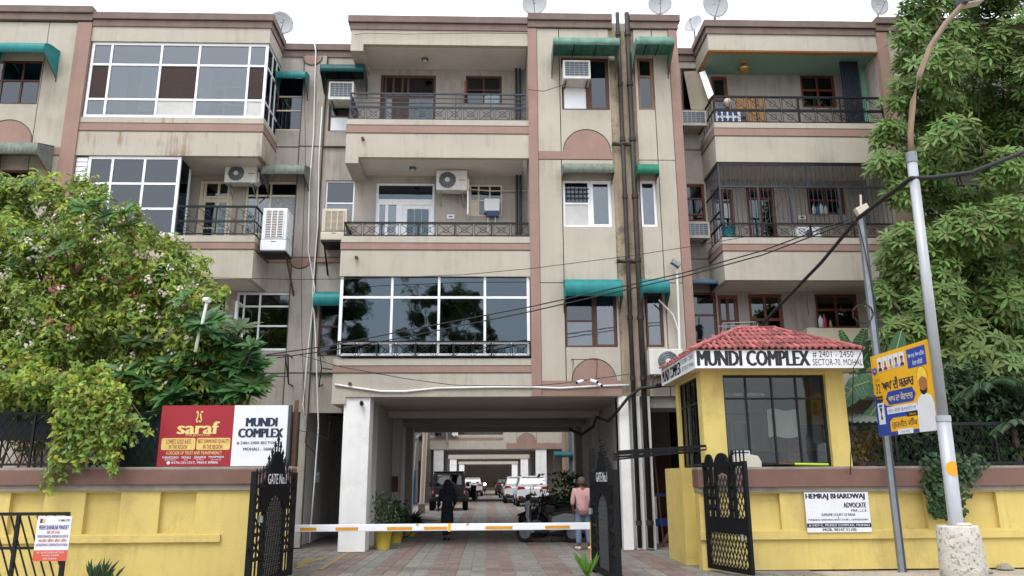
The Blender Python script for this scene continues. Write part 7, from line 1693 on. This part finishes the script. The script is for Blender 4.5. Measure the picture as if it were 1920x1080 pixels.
def park(o, px, py, rz):
    d_ = CM @ Vector(((px-960)/FPX, -(py-540)/FPX, -1.0)); q = Vector((0, 0, CAM_H))+d_*(-CAM_H/d_.z); place(o, (q.x, q.y, zg(q.y)), R(rz))
park(two_wheeler('grey scooter parked nearest the barrier with its front to the drive', GREYS, 's'), 1030, 1017, 168)
park(two_wheeler('black motorcycle just behind the grey scooter', BLK, 'm'), 1048, 1008, 172)
park(two_wheeler('dark red and black motorcycle in the middle of the parked row', DRED, 'm'), 1040, 1000, 176)
park(two_wheeler('black scooter at the back of the parked row near the white car', BLK, 's'), 1022, 993, 170)
park(two_wheeler('dark blue motorcycle at the far end of the parked row', NAVYP, 'm'), 1050, 986, 175)
for lab, px, Y, k, mt in (('distant black scooter parked beside the dark jeep', 880, 56, 's', BLK), ('distant black motorcycle parked beyond the dark jeep', 884, 62, 'm', BLK), ('distant dark scooter beside the far dark car', 945, 66, 's', NAVYP)):
    place(two_wheeler(lab, mt, k), (at(px, 920, Y).x, Y, .2), R(60))
t = two_wheeler('far motorcycle coming down the drive with its headlight on', BLK, 'm'); q = at(909, 905, 86); place(t, (q.x, 86, .2), R(-90))
LIT = M('lit_headlamp', '#ffd9a8', .5, 0, emit=25); MB().lathe([(.001, .13), (.1, .12), (.12, .09)], (.6, 0, .98), 14, 'x').build('headlight_lens', LIT, t)
# yellow posts at the far end
for lab, px in (('left yellow post at the far end of the drive', 896), ('right yellow post at the far end of the drive', 935)):
    q = at(px, 922, 92); t = thing('bollard', lab, 'post', (q.x, 92, .2), 'yellow posts'); MB().tube([(q.x, 92, .2), (q.x, 92, 1.3)], .09, 10).build('post', HYEL, t); MB().tube([(q.x, 92, 1.3), (q.x, 92, 1.36)], .06, 10).build('cap', BLACK, t)
# bicycle behind the pots
t = thing('bicycle', 'old black bicycle leaning behind the yellow pots', 'bicycle', (0, 0, 0)); m = MB()
for x in (-.52, .52): 
    w_ = MB().torus((x, 0, .33), .31, .017, 'y', 22, 5).build('wheel', TYRE, t); s_ = MB()
    for k in range(12): s_.bar((x, 0, .33), (x+.3*math.cos(R(30*k)), 0, .33+.3*math.sin(R(30*k))), .004)
    s_.build('spokes', STEEL, w_)
MB().tube([(-.52, 0, .33), (-.08, 0, .3), (.38, 0, .82), (-.2, 0, .78), (-.08, 0, .3)], .015, 6).tube([(-.52, 0, .33), (-.2, 0, .76)], .012, 6).build('frame', BLACK, t); MB().tube([(.52, 0, .33), (.36, 0, .95)], .015, 6).build('fork', BLACK, t); MB().tube([(.22, -.26, .98), (.38, -.15, 1.0), (.38, .15, 1.0), (.22, .26, .98)], .013, 6).build('handlebar', BLACK, t); MB().prism([(-.34, .84), (-.06, .86), (-.06, .9), (-.34, .92)], -.08, .08).build('saddle', SEAT, t, bevel=.02); B(-.75, -.35, -.06, .06, .68, .7).build('carrier', BLACK, t)
park(t, 722, 1010, 20)
# blue shelf, plank and rod in the right recess
t = thing('blue_shelf', 'bright blue painted rack in the doorway right of the white columns', 'rack', tuple(at(1240, 1000, 21.0))); BL = M('bright_blue_paint', '#1f4a9a', .45, .1)
b = bx(21.0, 1228, 926, 1266, 1030); 
for z in (b[3]-.06, b[2]+(b[3]-b[2])*.42): B(b[0], b[1], 20.9, 21.4, z, z+.06+(.12 if z < b[3]-.1 else 0)).build('shelf', BL, t)
for x in (b[0], b[1]-.05): B(x, x+.05, 20.91, 20.96, 0, b[3]-.06).build('leg', UPVC, t); B(x, x+.05, 21.33, 21.38, 0, b[3]-.06).build('leg', UPVC, t)
tag(MB().bar(at(1236, 1033, 19.9), at(1268, 975, 20.3), .09, .04).build('plank', M('brown_plank', '#6b4a36', .8, .15)), 'brown plank leaning beside the blue rack', 'plank')
tag(MB().tube([at(1246, 1034, 19.8), at(1225, 840, 20.2)], .018).build('wooden_rod', MATS['brown_plank']), 'thin brown rod leaning by the white columns', 'rod')
# chair half hidden by the right gate leaf
t = thing('plastic_chair', 'dark chair with a pale cloth half hidden behind the right gate leaf', 'chair', (0, 0, 0))
B(-.24, .24, -.22, .24, .42, .46).build('seat', SEAT, t, bevel=.02); B(-.24, .24, .22, .27, .5, .95).build('backrest', SEAT, t, bevel=.03); MB().prism([(-.2, .55), (.2, .55), (.22, .98), (-.22, .98)], .19, .215).build('cloth', M('pale_blue_cloth', '#a9b6c4', .9, .1), t)
for x in (-.21, .21):
    for y in (-.19, .2): B(x-.02, x+.02, y-.02, y+.02, 0, .42).build('leg', SEAT, t)
park(t, 1168, 1022, 200)
# ================================================================== people
def skin(name, joints, edges, mat, parent, root, lev=2):
    names = list(joints); me = bpy.data.meshes.new(name); me.from_pydata([joints[n][0] for n in names], [(names.index(a), names.index(b)) for a, b in edges], [])
    o = bpy.data.objects.new(name, me); COL.objects.link(o); o.parent = parent
    sk = o.modifiers.new('skin', 'SKIN'); sk.use_smooth_shade = True
    for i, n in enumerate(names):
        r_ = joints[n][1]; me.skin_vertices[0].data[i].radius = r_ if isinstance(r_, tuple) else (r_, r_); me.skin_vertices[0].data[i].use_root = (n == root)
    sb = o.modifiers.new('sub', 'SUBSURF'); sb.levels = lev; sb.render_levels = lev; me.materials.append(mat); return o
def person(label, J, top, bottom, shoe, hairm, skinm, topdrop, kurta=False, H_=1.66):
    t = thing('person', label, 'person', (0, 0, 0), 'people')
    body = {}
    E = [('pel', 'wst'), ('wst', 'chs'), ('chs', 'nek'), ('nek', 'hd0'), ('hd0', 'hd1')]
    for s in 'lr': E += [('chs', 'sh'+s), ('sh'+s, 'el'+s), ('el'+s, 'wr'+s), ('wr'+s, 'pm'+s), ('pel', 'hp'+s), ('hp'+s, 'kn'+s), ('kn'+s, 'an'+s), ('an'+s, 'to'+s)]
    rad = dict(pel=.11, wst=.1, chs=.1, nek=.05, hd0=.075, hd1=.085, sh=.06, el=.04, wr=.028, pm=.032, hp=.085, kn=.058, an=.04, to=.035)
    for k, p in J.items(): body[k] = (p, rad.get(k, rad.get(k[:2])))
    b = skin('body', body, E, skinm, t, 'pel')
    g_ = lambda ks, add: {k: (J[k], (rad.get(k, rad.get(k[:2]))+add)) for k in ks}
    up = g_(['pel', 'wst', 'chs', 'shl', 'shr'], .03); 
    for s in 'lr':
        e = Vector(J['el'+s]); w_ = Vector(J['wr'+s]); up['el'+s] = (tuple(e), .058); up['cf'+s] = (tuple(e.lerp(w_, topdrop)), .05)
    up['bt'] = ((J['pel'][0], J['pel'][1], J['pel'][2]-.13), .18); up['pel'] = (J['pel'], .178); up['wst'] = (J['wst'], .16); up['chs'] = (J['chs'], (.185, .165)); up['col'] = ((J['nek'][0], J['nek'][1], J['nek'][2]-.025), .082)
    ue = [('bt', 'pel'), ('pel', 'wst'), ('wst', 'chs'), ('chs', 'col'), ('chs', 'shl'), ('chs', 'shr'), ('shl', 'ell'), ('shr', 'elr'), ('ell', 'cfl'), ('elr', 'cfr')]
    if kurta:
        z = J['pel'][2]; up['k1'] = ((J['pel'][0], J['pel'][1], z-.3), (.19, .17)); up['k2'] = ((J['pel'][0], J['pel'][1], z-.52), (.2, .18)); ue += [('bt', 'k1'), ('k1', 'k2')]
    skin('kurta' if kurta else 'shirt', up, ue, top, t, 'wst')
    tr = g_(['pel', 'hpl', 'hpr'], .004); 
    for s in 'lr': tr['kn'+s] = (J['kn'+s], .08); tr['an'+s] = ((J['an'+s][0], J['an'+s][1], J['an'+s][2]+.03), .07)
    skin('trousers', tr, [('pel', 'hpl'), ('pel', 'hpr'), ('hpl', 'knl'), ('hpr', 'knr'), ('knl', 'anl'), ('knr', 'anr')], bottom, t, 'pel')
    for s in 'lr':
        a, b_ = Vector(J['an'+s]), Vector(J['to'+s]); bk = a-(b_-a)*.35; bk.z = .04; b2 = Vector(b_); b2.z = .035; md = (bk+b2)/2; md.z = .045
        skin('shoe', {'a': (tuple(bk), .045), 'b': (tuple(md), .05), 'c': (tuple(b2), .042)}, [('a', 'b'), ('b', 'c')], shoe, t, 'b')
    h0, h1 = Vector(J['hd0']), Vector(J['hd1']); fw = Vector((J['face'][0], J['face'][1], 0)) if 'face' in J else Vector((0, 1, 0))
    hd = (h0+h1)/2; bk = hd-fw*.022+Vector((0, 0, .03))
    m = MB(); n = 14
    prof = [(.001, .105), (.06, .09), (.093, .045), (.1, 0), (.095, -.05), (.075, -.085)]
    m.lathe(prof, (0, 0, 0), 16); m.v = [tuple(bk+Vector((x, y*1.12, z))) for x, y, z in m.v]; m.build('hair', hairm, t, smooth=True)
    for s in (-1, 1):
        sd = Vector((fw.y, -fw.x, 0))*s; m = MB().lathe([(.001, -.012), (.026, -.008), (.026, .008), (.001, .012)], tuple(hd+sd*.1-Vector((0, 0, .02))), 10, 'x'); m.build('ear', skinm, t, smooth=True)
        m = MB().lathe([(.001, -.012), (.012, 0), (.001, .012)], tuple(hd+fw*.088+sd*.035), 8); m.build('eye', INK, t)
    m = MB().lathe([(.001, .03), (.012, .0), (.018, -.02), (.001, -.03)], tuple(hd+fw*.1-Vector((0, 0, .02))), 8); m.build('nose', skinm, t, smooth=True); q = hd+fw*.09-Vector((0, 0, .065)); B(q.x-.025, q.x+.025, q.y-.006, q.y+.006, q.z-.006, q.z+.006).build('mouth', M('lip', '#6d4038', .6), t)
    # fingers
    for s in 'lr':
        pm_, w_ = Vector(J['pm'+s]), Vector(J['wr'+s]); d = (pm_-w_).normalized(); sd = d.cross(Vector((1, 0, 0))).normalized()
        for i, L in enumerate((.065, .075, .07, .055)):
            b_ = pm_+sd*(.027-.018*i)+d*.01; c = b_+d*L*.5; e = c+(d+Vector((.0, .5, 0))).normalized()*L*.5
            skin('finger', {'a': (tuple(b_-d*.03), .0095), 'b': (tuple(c), .009), 'c': (tuple(e), .008)}, [('a', 'b'), ('b', 'c')], skinm, t, 'a', 1)
        b_ = w_.lerp(pm_, .4)+sd*.025; skin('thumb', {'a': (tuple(b_), .011), 'b': (tuple(b_+(d+sd).normalized()*.035), .0105), 'c': (tuple(b_+(d*1.4+sd*.6).normalized()*.065), .009)}, [('a', 'b'), ('b', 'c')], skinm, t, 'a', 1)
    return t
SKIN = M('brown_skin', '#6d4630', .6, .08); HAIRG = M('grey_black_hair', '#4a4644', .8, .2, 30); HAIRB = M('black_hair', '#100e0e', .6, .2, 30); PINK = M('pink_shirt', '#b58b8d', .85, .1, 6); JEAN = M('blue_jeans', '#5b6b80', .9, .15, 8, stain=.3, stainc='#7d8796', sscale=5); BLKC = M('black_cloth', '#1a1c26', .9, .15, 6)
Jm = dict(pel=(0, 0, .90), wst=(0, -.01, 1.05), chs=(0, 0, 1.28), nek=(0, .02, 1.42), hd0=(0, .03, 1.49), hd1=(0, .04, 1.58),
          shl=(-.185, 0, 1.335), ell=(-.235, .0, 1.07), wrl=(-.2, .1, .86), pml=(-.17, .14, .79), shr=(.185, 0, 1.335), elr=(.25, .02, 1.07), wrr=(.22, .14, .88), pmr=(.2, .18, .81),
          hpl=(-.09, 0, .86), knl=(-.1, .015, .47), anl=(-.11, -.02, .08), tol=(-.15, .15, .03), hpr=(.09, 0, .86), knr=(.12, .02, .47), anr=(.15, -.02, .08), tor=(.19, .15, .03))
pm1 = person('man in pink shirt and blue jeans standing with his back turned behind the barrier', Jm, PINK, JEAN, M('white_shoe', '#b9b6b0', .6), HAIRG, SKIN, .25); park(pm1, 1094, 1031, 6)
Jw = dict(pel=(0, 0, .88), wst=(0, .0, 1.03), chs=(0, .01, 1.24), nek=(0, .02, 1.38), hd0=(0, .035, 1.45), hd1=(0, .045, 1.54),
          shl=(-.165, 0, 1.3), ell=(-.23, -.02, 1.05), wrl=(-.25, .08, .86), pml=(-.25, .12, .8), shr=(.165, 0, 1.3), elr=(.22, .03, 1.05), wrr=(.19, .16, .92), pmr=(.17, .2, .86),
          hpl=(-.085, 0, .84), knl=(-.07, .06, .46), anl=(-.06, .0, .08), tol=(-.07, .16, .03), hpr=(.085, 0, .84), knr=(.07, -.02, .46), anr=(.05, -.16, .1), tor=(.05, -.02, .03))
pw = person('person in long black clothes walking away up the drive toward the jeep', Jw, BLKC, BLKC, BLKC, HAIRB, SKIN, .9, True); park(pw, 838, 1013, 3)
m = MB().lathe([(.001, .12), (.075, .1), (.11, .03), (.115, -.05), (.13, -.16), (.17, -.24), (.16, -.24)], (0, .02, 1.5), 16); m.build('scarf', BLKC, pw, smooth=True)

# rubble and fallen leaves on the verge
for lab, px, py, r in (('broken brick lump beside the concrete lamp base', 1850, 1072, .12), ('flat grey stone at the right end of the verge', 1885, 1066, .16), ('small pale stone by the right wall foot', 1905, 1052, .1)):
    d_ = CM @ Vector(((px-960)/FPX, -(py-540)/FPX, -1.0)); q = Vector((0, 0, CAM_H))+d_*(-CAM_H/d_.z); m = MB().lathe([(.001, -.3), (.7, -.25), (1, 0), (.8, .4), (.3, .6), (.001, .62)], (0, 0, 0), 8)
    m.v = [tuple(Vector((q.x, q.y, 0))+Vector((x*r*(1+.4*mnoise.noise(Vector((x, y, z))*1.7)), y*r*.8, z*r*.8*(1+.3*mnoise.noise(Vector((x, z, y))*2))))) for x, y, z in m.v]
    tag(m.build('stone', GREYC), lab, 'stone', 'stones on the verge')
lm2 = MB()
for k in range(260):
    px, py = rg.choice((rg.uniform(1270, 1910), rg.uniform(550, 1260))), rg.uniform(1036, 1082); d_ = CM @ Vector(((px-960)/FPX, -(py-540)/FPX, -1.0)); q = Vector((0, 0, CAM_H))+d_*(-CAM_H/d_.z)
    if 14.7 < q.y < 15.1 and q.x > 3.9: continue
    q.z = .008; leaf4(lm2, q, Vector((rg.uniform(-1, 1), rg.uniform(-1, 1), .05)).normalized(), Vector((0, 0, 1)), rg.uniform(.03, .08), rg.uniform(.02, .035), -.05)
tag(lm2.build('fallen_leaves', M('dry_leaf', '#6b5638', .9, .3, isl=.6), fix=False), 'dry fallen leaves scattered over the paving and verge', 'leaves', kind='stuff')
